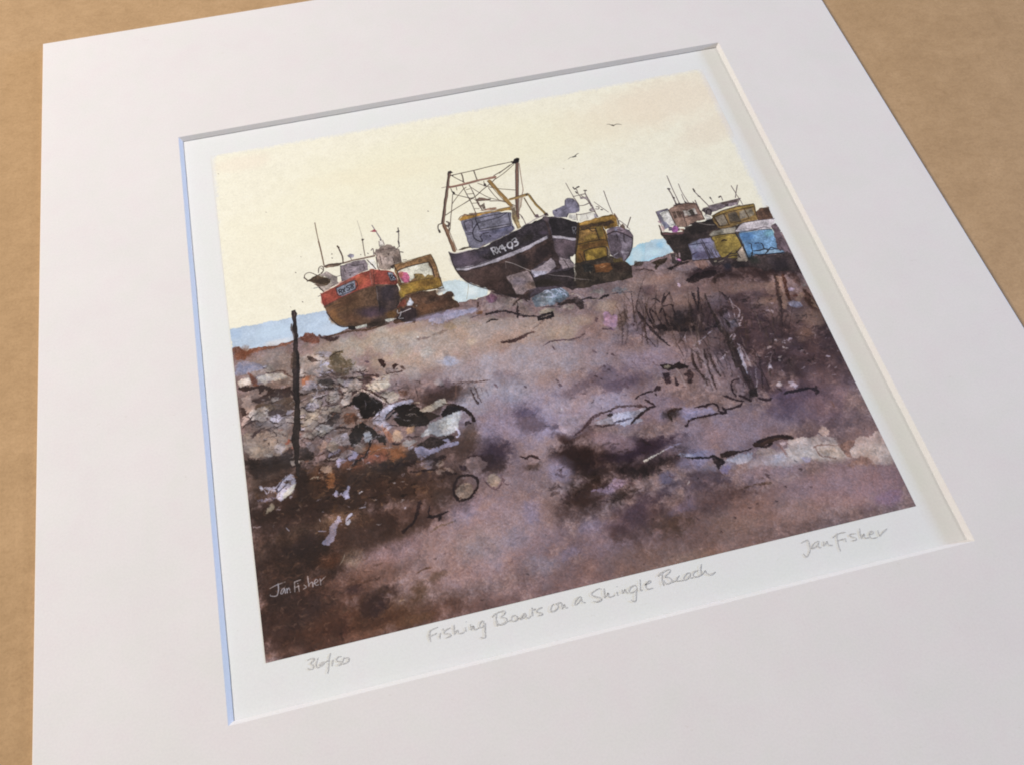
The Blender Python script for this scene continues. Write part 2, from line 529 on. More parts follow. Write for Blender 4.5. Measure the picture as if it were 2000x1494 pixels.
    def wash(self, color, alpha, n, x, y, M):
        # M: 2x2 matrix whose columns are the half axes of the wash
        R = np.abs(M).sum(1) * 1.9 + 4
        x0, x1 = max(int(x - R[0]), 0), min(int(x + R[0]) + 1, self.w)
        y0, y1 = max(int(y - R[1]), 0), min(int(y + R[1]) + 1, self.h)
        if x1 <= x0 or y1 <= y0:
            return
        sl = (slice(y0, y1), slice(x0, x1))
        X, Y = np.meshgrid(np.arange(x0, x1) - x, np.arange(y0, y1) - y)
        I = np.linalg.inv(M)
        d = np.hypot(I[0, 0] * X + I[0, 1] * Y, I[1, 0] * X + I[1, 1] * Y)
        d = d + n * 1.1 * (self.low[sl] - .5) + n * .8 * (self.low2[sl] - .5) + n * .35 * (self.grain[sl] - .5)
        a = alpha * (1 - smooth(d, .4, 1.4))
        a *= np.clip(1 + n * .7 * (self.fine[sl] - .6), 0, 1)
        self.img[sl] += (np.asarray(color, np.float32) - self.img[sl]) * a[..., None].astype(np.float32)

    def flecks(self, count, x, y, M, length, width, colors, alpha):
        # short loose brush touches scattered over an elliptical area
        r = self.rng
        for _ in range(count):
            a, d = r.uniform(0, 2 * np.pi), np.sqrt(r.random())
            q = np.array([x, y]) + M @ (d * np.array([np.cos(a), np.sin(a)]))
            t = r.normal(0, .45) + (1.3 if r.random() < .15 else 0)
            L = length * r.uniform(.4, 1.5)
            v = np.array([np.cos(t), np.sin(t)]) * L / 2
            c = colors[r.integers(len(colors))] * r.uniform(.85, 1.12)
            mid = q + np.array([-v[1], v[0]]) * r.uniform(-.5, .5)
            self.stroke(c, width * r.uniform(.5, 1.5), np.array([q - v, mid, q + v]), alpha * r.uniform(.6, 1), int(r.integers(1, 4)), .5)

    def speckle(self, count):
        r = self.rng
        gy, gx = np.nonzero(self.ground > .9)
        for _ in range(count):
            i = r.integers(len(gx))
            x, y = float(gx[i]), float(gy[i])
            dark = r.random() < .6
            base = self.img[gy[i], gx[i]]
            c = base * .55 if dark else np.minimum(base * 1.32 + .03, .78)
            p = np.array([[x, y], [x + r.uniform(-3, 4) * self.k, y + r.uniform(-1, 1) * self.k]])
            self.stroke(c, r.uniform(1.0, 2.8) * self.k, p, r.uniform(.3, .7), 1, .5)

    def granulate(self):
        g = self.ground
        f1 = (self.fine - .5)
        f2 = (self.grain - .5)
        lum = 1 + g * (  .11 * f1 + .09 * f2 + .12 * (self.low2 - .5))
        warm = g * (.07 * (self.low - .5) + .05 * (np.roll(self.grain, 31, 0) - .5))
        self.img *= lum[..., None]
        self.img[..., 0] *= 1 + warm
        self.img[..., 2] *= 1 - warm


def paint(data, w, h, k, paper):
    """data: one mark per line, in hundredths of a plane unit from the picture's top left corner; k texels per 0.01 unit."""
    P = Painter(w, h, paper, k * 9.0)
    regions, name = {}, 'sky'

    def rgb(s):
        return np.array([int(s[i:i + 2], 16) / 255 for i in (0, 2, 4)], np.float32)
    for line in data.strip().splitlines():
        f = line.split()
        if f[0] == 'M':
            name = f[1]
            if name == 'post':
                P.granulate()
                P.speckle(240)
            continue
        if f[0] == 'B':
            v = [float(q) for q in f[2:]]
            P.wash(rgb(f[1]), v[0], v[1], v[2] * k, v[3] * k, np.array([[v[4], v[6]], [v[5], v[7]]]) * k)
            continue
        if f[0] == 'F':
            v = [float(q) for q in f[3:]]
            P.flecks(int(f[2]), v[0] * k, v[1] * k, np.array([[v[2], v[4]], [v[3], v[5]]]) * k, v[6] * k, v[7] * k,
                     [rgb(c) for c in f[1].split(',')], v[8])
            continue
        v = [float(q) for q in f[2].split(',')]
        pts = np.array([float(q) for q in ' '.join(f[3:]).replace(',', ' ').split()]).reshape(-1, 2) * k
        if f[0] == 'P':
            res = P.poly(rgb(f[1]), pts, v[0], v[1] * k, v[2], v[3], v[4])
            if name == 'shingle' and not P.ground.any():
                P.ground[res[1]] = res[0]
            if res is not None and v[0] > .75:
                reg = regions.setdefault(name, np.zeros((h, w), bool))
                reg[res[1]] |= res[0] > .5
        else:
            P.stroke(rgb(f[1]), v[0] * k, pts, v[1], int(v[2]), v[3])
    solid = np.zeros((h, w), np.float32)
    for n in regions:
        if n not in ('sky', 'sea', 'sea_gap', 'sea_right', 'shingle'):
            solid = np.maximum(solid, box(regions[n].astype(np.float32), 1))
    grey = P.img @ np.array([.3, .59, .11], np.float32)
    P.img += (grey[..., None] - P.img) * (.16 * solid)[..., None]
    P.img *= (1 + solid * (.15 * (P.grain - .5) + .10 * (P.fine - .5) + .26 * (P.low2 - .5) - .06))[..., None]
    wet = (P.ground * (1 - solid))[..., None]
    yy, xx = np.mgrid[0:h, 0:w]
    dx = (P.wx - .5) * 5 + (P.grain - .5) * 2.6 + (P.fine - .5) * 1.5
    dy = (P.wy - .5) * 5 + (np.roll(P.grain, 57, 1) - .5) * 2.6 + (np.roll(P.fine, 91, 1) - .5) * 1.5
    ragged = P.img[np.clip(yy + dy, 0, h - 1).astype(int), np.clip(xx + dx, 0, w - 1).astype(int)]
    inner = smooth(box(wet[..., 0], 6), .9, 1.0)[..., None]
    keep = np.zeros((h, w, 1), np.float32)
    keep[int(.80 * h):int(.93 * h), :int(.17 * w)] = 1      # the painted signature stays crisp
    P.img += (ragged - P.img) * inner * (1 - keep) * .85
    grey = P.img @ np.array([.3, .59, .11], np.float32)
    P.img += (grey[..., None] - P.img) * wet * .15
    P.img += ((P.img - .46) * .22 + .002) * wet
    P.img *= (1 + P.ground * (1 - solid) * (.04 * (P.grain - .5) + .05 * (P.fine - .5)))[..., None]
    P.img *= (1 + .035 * (P.fine - .5) + .02 * (P.grain - .5))[..., None]
    return np.clip(P.img, 0, 1), regions


# Every mark of the watercolour, in hundredths of a plan unit from the picture's top left corner:
#   M name                 the marks that follow belong to this motif
#   P colour a,r,e,v,s x,y ...   filled shape (opacity, raggedness, dry edge, inner variation, soft edge)
#   S colour w,a,t,e x,y ...     brush or pen stroke (width, opacity, taper, dryness)
#   B colour a n x y ...         wet wash (opacity, break-up, centre, two half axes)
#   F colours n x y ...          loose flecks (count, centre, half axes, length, width, opacity)
MARKS = """
M sky
P f0ebd8 0.93,9.84,0.35,0.01,11 35,16 2573,48 5370,32 7290,42 8930,26 8893,1066 8905,2566 8895,3770 8980,4227 8378,5711 -184,4079 -51,3241 -5,2007
B eee0d0 0.45 0.2 478 296 522 3 7 191
B efeacd 0.5 0.15 4224 981 2918 29 -56 696
B f0ebd2 0.5 0.15 2298 1802 2067 32 -16 759
B ead9c6 0.55 0.2 8175 624 1249 9 -112 562
B ecdfca 0.4 0.2 7060 805 1035 9 -92 552
B e6d6c4 0.45 0.2 8656 1457 -3 341 -768 234
B f2f0e6 0.55 0.2 6898 2827 1059 23 -144 838
B efe9d4 0.4 0.2 514 2562 481 119 -110 1087
B eee5cc 0.4 0.2 2762 1103 1322 14 -9 254
B eee7d2 0.5 0.2 3199 3433 477 118 -114 581
S 8c8478 14,0.6,0,0.2 80,438 92,453
S 8c8478 14,0.6,0,0.2 785,1484 796,1498
S 8c8478 13,0.6,0,0.2 1235,2550 1246,2563
S 8c8478 12,0.6,0,0.2 956,3490 967,3502
S 8c8478 13,0.6,0,0.2 3198,3225 3208,3237
S 8c8478 12,0.6,0,0.2 1536,4781 1546,4793
S 8c8478 13,0.6,0,0.2 1726,2618 1737,2631
S 8c8478 13,0.6,0,0.2 2247,2455 2257,2469
S 8c8478 14,0.6,0,0.2 5858,1751 5868,1765
S 8c8478 13,0.6,0,0.2 5864,3020 5873,3034
M sea
P b9cae0 1,8.64,0.5,0.03,0 3,3688 307,3685 637,3696 943,3701 1073,3685 1280,3681 1458,3701 1619,3749 1851,4182 1509,4252 890,4146 584,4177 17,4098
B c3d6ea 0.6 0.5 666 3890 310 -4 7 115
B c6d4e8 0.7 0.5 1539 4043 195 -2 3 95
B e4dede 0.6 0.5 694 4097 200 -2 3 57
B 9fb6d6 0.5 0.5 69 3790 108 3 5 96
B b8c8e2 0.6 0.5 1426 3748 173 -2 2 58
M sea_gap
P d4e2ea 1,8.93,0.7,0.03,0 3267,3732 3409,3620 3600,3639 3818,3739 3750,4051 3510,4064 3462,3798 3260,3840
P c9d8df 1,8.94,0.8,0.03,0 3390,3599 3575,3614 3678,3655 3784,3742 4049,3900 3969,4032 3724,4017 3542,4062 3487,3852 3367,3777
B e6eef0 0.8 0.5 3756 3873 110 27 -21 96
B c2d0d4 0.6 0.5 3527 3664 79 20 -12 58
M sea_right
P a8cde0 1,9.28,0.7,0.04,0 6503,3665 6643,3621 6817,3604 7038,3615 7072,3684 6974,3978 6694,3985 6361,3988 6316,3909
B cfe2e8 0.8 0.5 6809 3843 171 -2 -10 70
B cfdde4 0.7 0.5 6505 3837 78 63 -90 137
P b6cddc 1,9.3,0.6,0.04,0 6738,3609 6898,3599 7052,3613 7087,3744 7127,3898 6994,3945 6763,3936 6626,3958
B c4dfe8 0.8 0.5 6821 3839 136 4 -12 70
B 88bfe4 0.6 0.5 6966 3714 81 20 -26 80
M shingle
P 7d6a6c 1,10.27,0.25,0.05,0 -108,4098 19,4063 108,4028 213,4149 388,4116 588,4146 689,4152 794,4121 919,4133 1092,4070 1222,4045 1280,4145 1308,4114 1461,4152 1654,4132 1784,4116 1935,4124 2142,4078 2422,4088 2737,4136 3024,4118 3299,4087 3482,4072 3596,4040 3985,4036 4089,3940 4501,3960 5132,4116 5615,4194 6354,4004 6514,3959 6691,3971 6976,3946 7117,3917 7850,3948 8696,4049 9304,3871 9297,5545 9356,8265 9414,9678 6741,9025 -144,9070 -119,5942
B 93817b 0.9 0.55 475 4474 531 -4 19 273
B 9a8980 0.9 0.55 1408 4471 540 -4 9 257
B a8988c 0.95 0.55 2356 4468 863 -7 1 259
B aa9a95 0.9 0.55 2754 4896 856 -4 -3 270
B a69489 0.85 0.55 3453 4594 555 -4 -8 241
B 9c857f 0.85 0.55 4219 4783 639 -4 -17 275
B 9a8a90 0.9 0.55 3619 5293 853 33 -25 352
B 98868a 0.9 0.55 4736 5290 872 -1 -28 355
B 948490 0.85 0.55 4059 5765 690 29 -23 257
B a38d80 0.7 0.55 4701 4805 482 -3 -14 185
B 8a7474 0.8 0.55 5468 4994 566 -2 -29 274
B 8b7b86 0.8 0.55 5540 5581 601 148 -102 342
B 8c7672 0.8 0.55 6392 4427 501 -4 -32 240
B 7a6462 0.85 0.55 7067 4695 754 -5 -45 283
B 7c6a6c 0.7 0.55 6601 5078 540 133 -89 269
B 6a5456 0.85 0.55 7660 4942 624 154 -134 364
B 6e5858 0.8 0.55 8320 5004 391 96 -108 274
B 80665e 0.8 0.55 8678 5393 26 346 -425 141
B 604c4e 0.85 0.55 7852 5773 534 422 -284 372
B 6c5656 0.85 0.55 8690 6169 32 410 -578 184
B 8a7884 0.8 0.55 6367 5784 475 20 -45 261
B 7e6a70 0.8 0.55 7057 6139 448 110 -121 333
B 8c7c8c 0.9 0.55 5071 6367 839 38 -38 297
B 85727e 0.9 0.55 5945 6582 613 29 -39 246
B 84707a 0.9 0.55 6676 7191 758 38 -60 315
B 7c6a74 0.9 0.55 7453 7212 536 27 -70 316
B 6e5a66 0.9 0.55 8306 7074 320 382 -324 295
B 7c6464 0.8 0.55 8680 7683 162 309 -286 186
B 665464 0.8 0.55 8114 6761 471 22 -60 247
B 786268 0.7 0.55 8774 6743 80 294 -316 153
B 827280 0.9 0.55 3845 6326 665 96 -52 325
B 8a7a84 0.8 0.55 3320 5937 438 108 -72 328
B 8f7b80 0.9 0.55 4175 6829 427 105 -80 309
B 806c72 0.8 0.55 3514 7077 573 84 -42 276
B 9488a0 0.8 0.55 4567 6503 455 -65 9 178
B 5f5160 0.6 0.55 3463 6655 285 70 -54 234
B 94797a 0.9 0.55 2825 7539 776 -103 43 368
B 8e787c 0.9 0.55 3510 7707 637 35 -32 439
B 8f7472 0.9 0.55 2166 7981 751 -96 41 284
B 90777a 0.9 0.55 3022 8263 760 4 -1 282
B 7f6b72 0.9 0.55 3828 8164 559 32 -31 356
B 7c6a74 0.9 0.55 4638 8362 637 3 -24 353
B 715c5e 0.9 0.55 5516 8351 575 3 -37 356
B 7a6260 0.9 0.55 6436 8268 733 3 -40 290
B 866a6a 0.9 0.55 7456 8361 819 4 -52 290
B 8c7078 0.9 0.55 8417 8439 602 4 -63 291
B 8f7c88 0.8 0.55 7184 7896 602 1 -32 196
B 8e747a 0.8 0.55 8133 8209 605 2 -45 222
B 866a62 0.8 0.55 6071 8861 784 8 -26 208
B 7a655e 0.8 0.55 5023 8752 631 6 -18 207
B 83696a 0.8 0.55 3931 8846 617 6 -8 204
B 7c6262 0.85 0.55 2963 8821 607 6 -0 176
B 7e625c 0.85 0.55 1583 8129 447 -145 92 269
B 654840 0.85 0.55 881 8242 589 -75 67 343
B 54403c 0.9 0.55 317 8452 388 95 -46 393
B 67493e 0.85 0.55 1223 8673 724 6 18 268
B 5f463e 0.8 0.55 2167 8696 601 5 6 203
B 5f4840 0.9 0.55 430 7483 404 99 -50 425
B 6a5044 0.85 0.55 989 7470 541 -74 54 292
B 5c4844 0.9 0.55 500 6893 485 -23 28 230
B 57423a 0.9 0.55 1372 6793 781 39 3 310
B 594540 0.9 0.55 2236 6845 646 32 -7 311
B 5e4944 0.9 0.55 2152 7298 563 -24 18 301
B 6a5048 0.7 0.55 2038 6305 570 140 -41 237
B 6b564e 0.8 0.55 307 6047 284 -16 30 244
B 8a7468 0.85 0.55 351 5639 291 12 11 251
B 8f7c78 0.8 0.55 284 4837 299 11 11 231
B 998a80 0.8 0.55 749 4771 301 -2 11 179
B 7a6860 0.7 0.55 1127 5399 439 108 -45 335
B 7c6a62 0.7 0.55 1541 5674 436 107 -37 248
B 695750 0.8 0.4 688 5291 891 -1 42 679
B 57463e 0.85 0.4 282 6285 497 23 23 475
B 4c3931 0.85 0.4 1104 6648 854 42 9 466
B 4e3b35 0.8 0.4 2152 6904 643 32 -8 386
B 54403a 0.85 0.4 728 7331 823 -35 50 442
B 55403a 0.8 0.4 1702 7418 551 -75 58 367
B 4c3832 0.8 0.4 372 7977 462 113 -71 607
B 54392f 0.8 0.4 696 8612 719 19 24 334
B 58402f 0.7 0.4 1634 8635 597 5 12 243
B 463330 0.7 0.4 4782 7103 467 115 -87 304
B 46363c 0.65 0.4 5561 7293 603 -57 -3 201
B 5a4748 0.75 0.4 7988 5420 1060 83 -138 537
B 564446 0.75 0.4 8319 6264 522 412 -287 360
B 4c3e3e 0.6 0.4 6910 5154 462 114 -92 268
B 6c5450 0.7 0.4 6272 8306 877 4 -38 289
B 614e50 0.6 0.4 5221 8126 577 2 -26 290
B 50403c 0.7 0.4 3053 6471 286 70 -67 315
B ab9a94 0.6 0.4 3092 4791 1181 -7 -8 363
B a48f88 0.6 0.4 4197 4873 957 -5 -19 310
B 9d8a8c 0.55 0.4 4495 5600 938 1 -25 347
B 9f9096 0.55 0.4 3654 5485 695 0 -11 261
B 9a8080 0.55 0.4 2703 8112 1023 -225 73 347
B 968088 0.5 0.4 3390 7907 634 -22 6 433
B 8d7476 0.45 0.4 3967 8712 1038 9 -9 206
B 95797a 0.5 0.4 7762 8358 974 5 -50 262
B 866c68 0.5 0.4 6820 8440 660 4 -33 216
B 5a3f34 0.5 0.5 768 8073 1139 -18 61 621
B 5c4034 0.5 0.5 1212 8738 1119 10 18 267
B 6a4e46 0.45 0.5 2557 8791 805 8 3 202
B 745854 0.4 0.5 4536 8706 1120 9 -15 235
B 7c605a 0.4 0.5 6509 8670 1161 9 -34 240
B 9488a0 0.5 0.5 3864 6245 725 178 -116 480
B 9c8c9c 0.5 0.5 4848 6048 924 40 -40 337
B 9e909e 0.5 0.5 5217 6403 610 28 -33 248
B a2949a 0.4 0.5 4068 5404 1091 43 -38 436
B 8c7c8a 0.45 0.5 6704 7113 921 12 -50 317
B 9a868c 0.4 0.5 3169 7928 770 -98 38 358
B 332422 0.85 0.75 4627 6982 304 141 -80 175
B 352826 0.8 0.75 4950 7307 341 -45 8 199
B 3c2824 0.85 0.75 4596 6681 224 11 -11 97
B 3a2a2a 0.7 0.75 4822 6694 81 129 -164 128
B 38281f 0.85 0.75 4642 7593 269 -139 62 148
B 3b2c36 0.85 0.75 5313 7109 452 -77 8 140
B 3a2a34 0.85 0.75 5694 7118 349 -59 5 109
B 2c2727 0.85 0.75 5425 7481 372 -48 2 107
B 352a28 0.75 0.75 5748 7421 300 -39 1 92
B 40343a 0.7 0.75 6043 7453 222 12 -16 93
B 2e2420 0.85 0.75 5082 7741 161 -20 4 104
B 4c3a38 0.7 0.75 4451 7744 433 -55 11 192
B 4c3c46 0.75 0.75 5359 7927 291 -62 16 145
B 4e3c30 0.65 0.75 5551 8245 288 1 -18 174
B 4a3d4a 0.6 0.75 6303 7801 451 -56 -2 165
B 5a4440 0.6 0.75 4883 8272 176 43 -34 112
B 574648 0.6 0.75 5358 8159 435 -52 5 188
B 3e3240 0.75 0.75 3534 6672 220 -32 11 127
B 40302c 0.75 0.75 3418 6850 212 52 -29 124
B 4a3a34 0.7 0.75 3974 7027 117 -16 4 55
B 5e4c54 0.7 0.75 4082 6298 157 167 -107 122
B 484050 0.6 0.75 4455 6493 101 25 -15 56
B 504860 0.6 0.75 4113 6176 196 9 -6 67
B 4a3a36 0.75 0.75 3088 6480 186 46 -31 142
B 55443c 0.7 0.75 3239 6306 115 28 -32 144
B 3e3030 0.7 0.75 3206 6798 261 -37 6 63
B 2d2320 0.9 0.75 762 7601 194 -89 80 176
B 2e2420 0.85 0.75 439 7705 174 42 -25 210
B 41302a 0.8 0.75 939 7827 265 -35 24 128
B 33282a 0.8 0.75 651 7387 229 -80 41 113
B 3c3032 0.8 0.75 601 8314 261 64 -26 201
B 40302e 0.8 0.75 348 8182 214 94 -95 317
B 443230 0.8 0.75 172 8553 258 63 -25 222
B 4c3430 0.7 0.75 954 8675 172 111 -80 146
B 4a3430 0.6 0.75 478 8762 192 47 -11 91
B 3a2c2e 0.8 0.75 1455 8488 196 -24 19 109
B 43322e 0.75 0.75 1692 8299 221 -49 24 96
B 453436 0.7 0.75 1230 8186 120 -4 6 63
B 584232 0.7 0.75 2087 8395 202 1 4 139
B 4a342c 0.6 0.75 1487 8703 263 16 0 67
B 5c4636 0.6 0.75 2319 8273 269 -33 10 70
B 4a3830 0.75 0.75 1962 7558 244 -137 54 106
B 402f2a 0.8 0.75 1727 7271 274 67 -30 176
B 543e38 0.7 0.75 2290 7331 275 67 -31 162
B 3e302c 0.75 0.75 2695 7117 214 11 -5 123
B 41302a 0.7 0.75 1189 7062 279 14 1 92
B 2c2422 0.85 0.75 1707 6513 358 52 -9 111
B 322824 0.8 0.75 1976 6660 281 69 -24 139
B 2a2422 0.85 0.75 2223 6516 330 -49 15 111
B 302624 0.6 0.75 1610 6200 289 42 -10 130
B 2a2220 0.85 0.75 755 6562 110 38 -78 373
B 2c2420 0.9 0.75 662 6134 502 3 5 82
B 2e2422 0.85 0.75 90 6035 137 62 -16 61
B 302624 0.8 0.75 149 6172 241 1 8 97
B 382a26 0.8 0.75 500 6893 418 21 3 77
B 3a2b27 0.8 0.75 775 6961 276 67 -15 120
B 382c28 0.8 0.75 220 6863 208 11 5 92
B 5c453c 0.6 0.75 75 7247 108 27 -22 217
B 342a2a 0.65 0.75 6796 5243 276 10 -30 164
B 3a3031 0.6 0.75 6995 5389 306 75 -43 124
B 342b2b 0.65 0.75 6536 5276 245 -15 -9 91
B 4a3a3c 0.6 0.75 7360 5068 141 69 -180 342
B 4a3c46 0.7 0.75 7449 5287 200 49 -97 267
B 3c3032 0.8 0.75 7580 5610 148 180 -264 264
B 4a3a36 0.7 0.75 8225 5673 345 169 -114 199
B 463634 0.7 0.75 8495 5836 305 75 -64 156
B 54444c 0.6 0.75 7834 5382 308 76 -68 178
B 4e3e42 0.75 0.75 7869 6154 375 92 -86 219
B 44363a 0.8 0.75 7589 6452 175 136 -165 213
B 4a3c40 0.7 0.75 8250 6432 224 55 -55 133
B 342a2c 0.85 0.75 8913 5842 41 157 -132 67
B 3e2c26 0.8 0.75 8910 5450 86 -25 6 193
B 5a4642 0.6 0.75 8918 6412 60 227 -193 95
B 4a3a38 0.7 0.75 8805 6291 121 151 -110 102
B 463a3c 0.7 0.75 8155 6363 164 40 -101 249
B 4a3836 0.85 0.75 8290 4638 745 86 -39 134
B 352c2c 0.9 0.75 8524 4487 497 68 -43 135
B 4a3c42 0.8 0.75 8901 4422 149 195 -162 161
B 2e2626 0.85 0.75 8063 4321 253 18 -25 98
B 33262a 0.8 0.75 7515 4395 255 -2 -17 97
B 6a5864 0.7 0.75 5451 5881 473 -26 -9 155
B 6c5860 0.6 0.75 5796 6057 222 55 -52 167
B 5c4a56 0.6 0.75 5474 6068 314 -46 2 85
B 6f5e68 0.6 0.75 4945 5982 311 -47 4 118
B 6e5c62 0.6 0.75 5922 5393 239 9 -14 90
B 86706c 0.5 0.75 4807 5023 159 -1 -4 55
B 5c484c 0.6 0.75 6534 4513 126 31 -30 94
B 6c5a5c 0.5 0.75 5919 4310 249 -2 -9 77
B 5e4c54 0.75 0.75 2950 5492 304 0 -2 139
B 40322e 0.8 0.75 2842 5644 376 -60 13 119
B 5a4440 0.7 0.75 3237 5607 139 65 -31 80
B 7a666c 0.5 0.75 3962 5515 179 44 -29 120
B 6a565c 0.6 0.75 7505 7479 455 24 -18 78
B 625054 0.7 0.75 8140 7466 459 24 -39 157
B 5c4a58 0.6 0.75 7755 6851 150 115 -197 247
B 7a7890 0.7 0.75 451 4697 226 8 3 72
B 78788c 0.75 0.75 132 4436 166 13 2 91
B 78788c 0.1 0.75 423 3848 8 2 -1 9
B 8b8498 0.8 0.65 6665 7646 297 16 -15 77
B 8b8098 0.6 0.65 6171 7525 225 -9 -8 92
B 8e7a92 0.85 0.65 5092 7584 202 -63 15 73
B 8c7a88 0.8 0.65 4861 7607 219 -28 2 53
B 8f8094 0.8 0.65 4316 7152 145 66 -71 158
B 857892 0.7 0.65 5817 8117 219 -45 8 86
B 6c6680 0.7 0.65 5756 7627 149 -19 1 76
B 8f8094 0.6 0.65 5957 8034 110 27 -40 115
B 8a7c90 0.6 0.65 4564 8118 285 -35 6 101
B 857a92 0.6 0.65 4127 8386 209 1 -5 99
B 988c9e 0.7 0.65 5241 6321 292 72 -48 163
B 978ba0 0.7 0.65 4690 6619 216 53 -31 111
B 9f8f98 0.5 0.65 4729 6196 381 17 -15 134
B 8e747a 0.8 0.65 5087 6843 305 142 -49 104
B 886f76 0.7 0.65 5195 6996 214 52 -28 93
B 8f7c80 0.85 0.65 3347 7157 112 27 -23 98
B 8f7c82 0.8 0.65 3566 7170 98 24 -22 91
B 8c7a8c 0.6 0.65 3002 7389 283 -38 17 150
B 988490 0.5 0.65 3184 7550 424 -56 16 149
B 8a7c92 0.6 0.65 3821 7628 116 82 -122 188
B a59aa4 0.5 0.65 4132 5141 392 15 -13 144
B a5a6bc 0.8 0.65 3197 5051 169 24 -9 72
B b4b0b0 0.6 0.65 2847 4825 140 5 -3 73
B beb0a4 0.7 0.65 3570 4795 94 -16 6 73
B b39c86 0.6 0.65 2627 4294 316 -3 -1 113
B b4a496 0.5 0.65 2227 4292 314 -3 1 94
B b0a092 0.6 0.65 2301 4784 464 -3 1 109
B b09884 0.6 0.65 4984 4971 239 9 -15 128
B ae9684 0.6 0.65 5808 4685 186 46 -38 129
B a69280 0.5 0.65 5354 4820 177 6 -14 111
B 9c929c 0.5 0.65 3911 5728 296 73 -40 168
B a09ca8 0.7 0.65 3430 5788 172 61 -64 212
B 948a9a 0.6 0.65 3631 5926 264 65 -34 149
B a098a4 0.6 0.65 3247 5743 86 30 -58 196
B 80748a 0.5 0.65 6158 5164 230 57 -84 267
B 938498 0.6 0.65 6066 5710 316 13 -28 175
B 8c7a86 0.6 0.65 6126 6273 465 21 -20 118
B 9288a6 0.7 0.65 6455 6707 307 15 -15 82
B 908298 0.6 0.65 6137 6716 229 11 -11 65
B 857c96 0.6 0.65 6352 7446 375 6 -16 109
B 8a7a86 0.5 0.65 7302 7596 452 24 -24 108
B 927c84 0.5 0.65 6891 7244 455 23 -28 142
B 7c6a7a 0.7 0.65 7605 6411 148 36 -64 165
B 8a6a60 0.5 0.65 7786 6364 119 29 -46 116
B 6c5e76 0.5 0.65 7861 6788 312 15 -15 66
B 5e4a40 0.1 0.65 1051 7028 7 2 -1 7
B 8a5a3a 0.85 0.65 975 6536 110 38 -43 196
B a0683c 0.75 0.65 1156 6540 69 24 -34 151
B 9a5c40 0.7 0.65 1508 6382 187 9 0 113
B a8643c 0.8 0.65 1859 6262 174 -9 8 114
B 96603f 0.7 0.65 2102 6363 158 -24 13 97
B 8e5648 0.7 0.65 1733 6355 142 35 -13 79
B 8a6048 0.5 0.65 2266 6278 146 7 -2 65
B 6c4a34 0.7 0.65 1548 6596 214 10 0 79
B 6a4a38 0.7 0.65 1949 6815 355 52 -10 109
B 70503e 0.6 0.65 2417 7049 285 15 -5 154
B a0684c 0.85 0.65 1042 4888 104 26 -9 70
B c0603c 0.8 0.65 624 5833 29 40 -53 51
B b87058 0.7 0.65 688 5916 43 11 -5 41
B 73462f 0.8 0.65 196 4173 91 22 -10 110
B 9c8878 0.7 0.65 405 5821 217 9 5 116
B 90827c 0.6 0.65 504 5592 219 9 3 85
B 7e6450 0.6 0.65 533 7208 269 -38 21 104
B 86684e 0.65 0.65 1104 7157 260 -91 50 145
B 7a5c48 0.6 0.65 1384 7187 275 67 -23 148
B 80583e 0.6 0.65 452 7301 136 33 -9 73
B 8a6a5c 0.6 0.65 97 7364 52 23 -38 136
B 6a4430 0.7 0.65 954 7721 173 -23 19 101
B 7a4c38 0.6 0.65 787 7935 131 -17 8 43
B 9c8270 0.6 0.65 1295 7768 117 -66 69 129
B 96787a 0.8 0.65 1776 7812 400 -91 38 156
B 8c6c64 0.6 0.65 1473 7958 262 -60 25 98
B 6e4a3c 0.6 0.65 983 8477 264 16 3 136
B 6a4638 0.6 0.65 687 8678 193 47 -17 130
B 7c5c50 0.8 0.65 278 8780 193 12 3 53
B 80645a 0.8 0.65 79 8798 90 6 2 40
B 7a584a 0.6 0.65 1202 8804 261 7 3 67
B 70523e 0.6 0.65 1881 8765 330 3 3 68
B 9a8084 0.6 0.65 2644 8388 408 2 1 112
B 8c7c86 0.5 0.65 3288 8032 419 1 -2 144
B 867a84 0.6 0.65 3689 8426 267 65 -35 137
B 8c7476 0.6 0.65 3339 8701 408 3 -1 82
B 96807c 0.5 0.65 2950 7950 346 -44 25 215
B 9a7c76 0.6 0.65 7368 8574 441 3 -25 144
B 92787e 0.5 0.65 7793 8286 449 2 -20 103
B 8c7066 0.5 0.65 6562 8530 363 2 -21 143
B 9a7e80 0.6 0.65 8114 8601 372 3 -24 116
B 8c7084 0.7 0.65 8698 8666 224 2 -20 87
B 8a7064 0.6 0.65 5713 8847 424 4 -9 83
B 3a2b25 0.75 0.45 1093 6725 1064 94 -4 356
B 3f2f29 0.7 0.45 1929 6929 782 69 -12 277
B 3d2d28 0.7 0.45 491 6968 626 32 16 378
B 44322b 0.6 0.45 1418 7424 622 -25 23 267
B 3a2c27 0.7 0.45 405 7697 529 -72 89 426
B 46322a 0.6 0.45 584 8448 722 18 25 338
B 4a352e 0.5 0.45 93 8668 322 9 16 173
B 4a3a38 0.6 0.45 2719 6638 354 87 -63 310
B 3c3038 0.6 0.45 3454 6694 293 14 -14 207
B 4c3b36 0.5 0.45 2850 7075 321 79 -63 300
B 32221f 0.6 0.45 4722 7047 329 152 -87 189
B 2a2022 0.55 0.45 5442 7428 524 -68 3 122
B 3c2a24 0.5 0.45 4642 7593 356 -112 26 116
B 4c3d3b 0.45 0.45 6910 5154 877 122 -96 362
B 43343a 0.55 0.45 7776 5754 769 483 -256 391
B 46363a 0.5 0.45 8495 5836 470 376 -236 298
B 352828 0.7 0.45 8505 4535 911 124 -78 249
B 503e44 0.5 0.45 8548 6505 204 400 -370 256
B 44343a 0.5 0.45 7679 6429 445 109 -128 328
B 4c3c40 0.5 0.45 7670 5144 465 115 -133 359
B 4e3c40 0.45 0.45 6212 8057 665 -22 -18 192
B 54404a 0.5 0.45 5084 8092 434 -53 6 174
B 42322f 0.6 0.45 2851 5602 531 1 -2 172
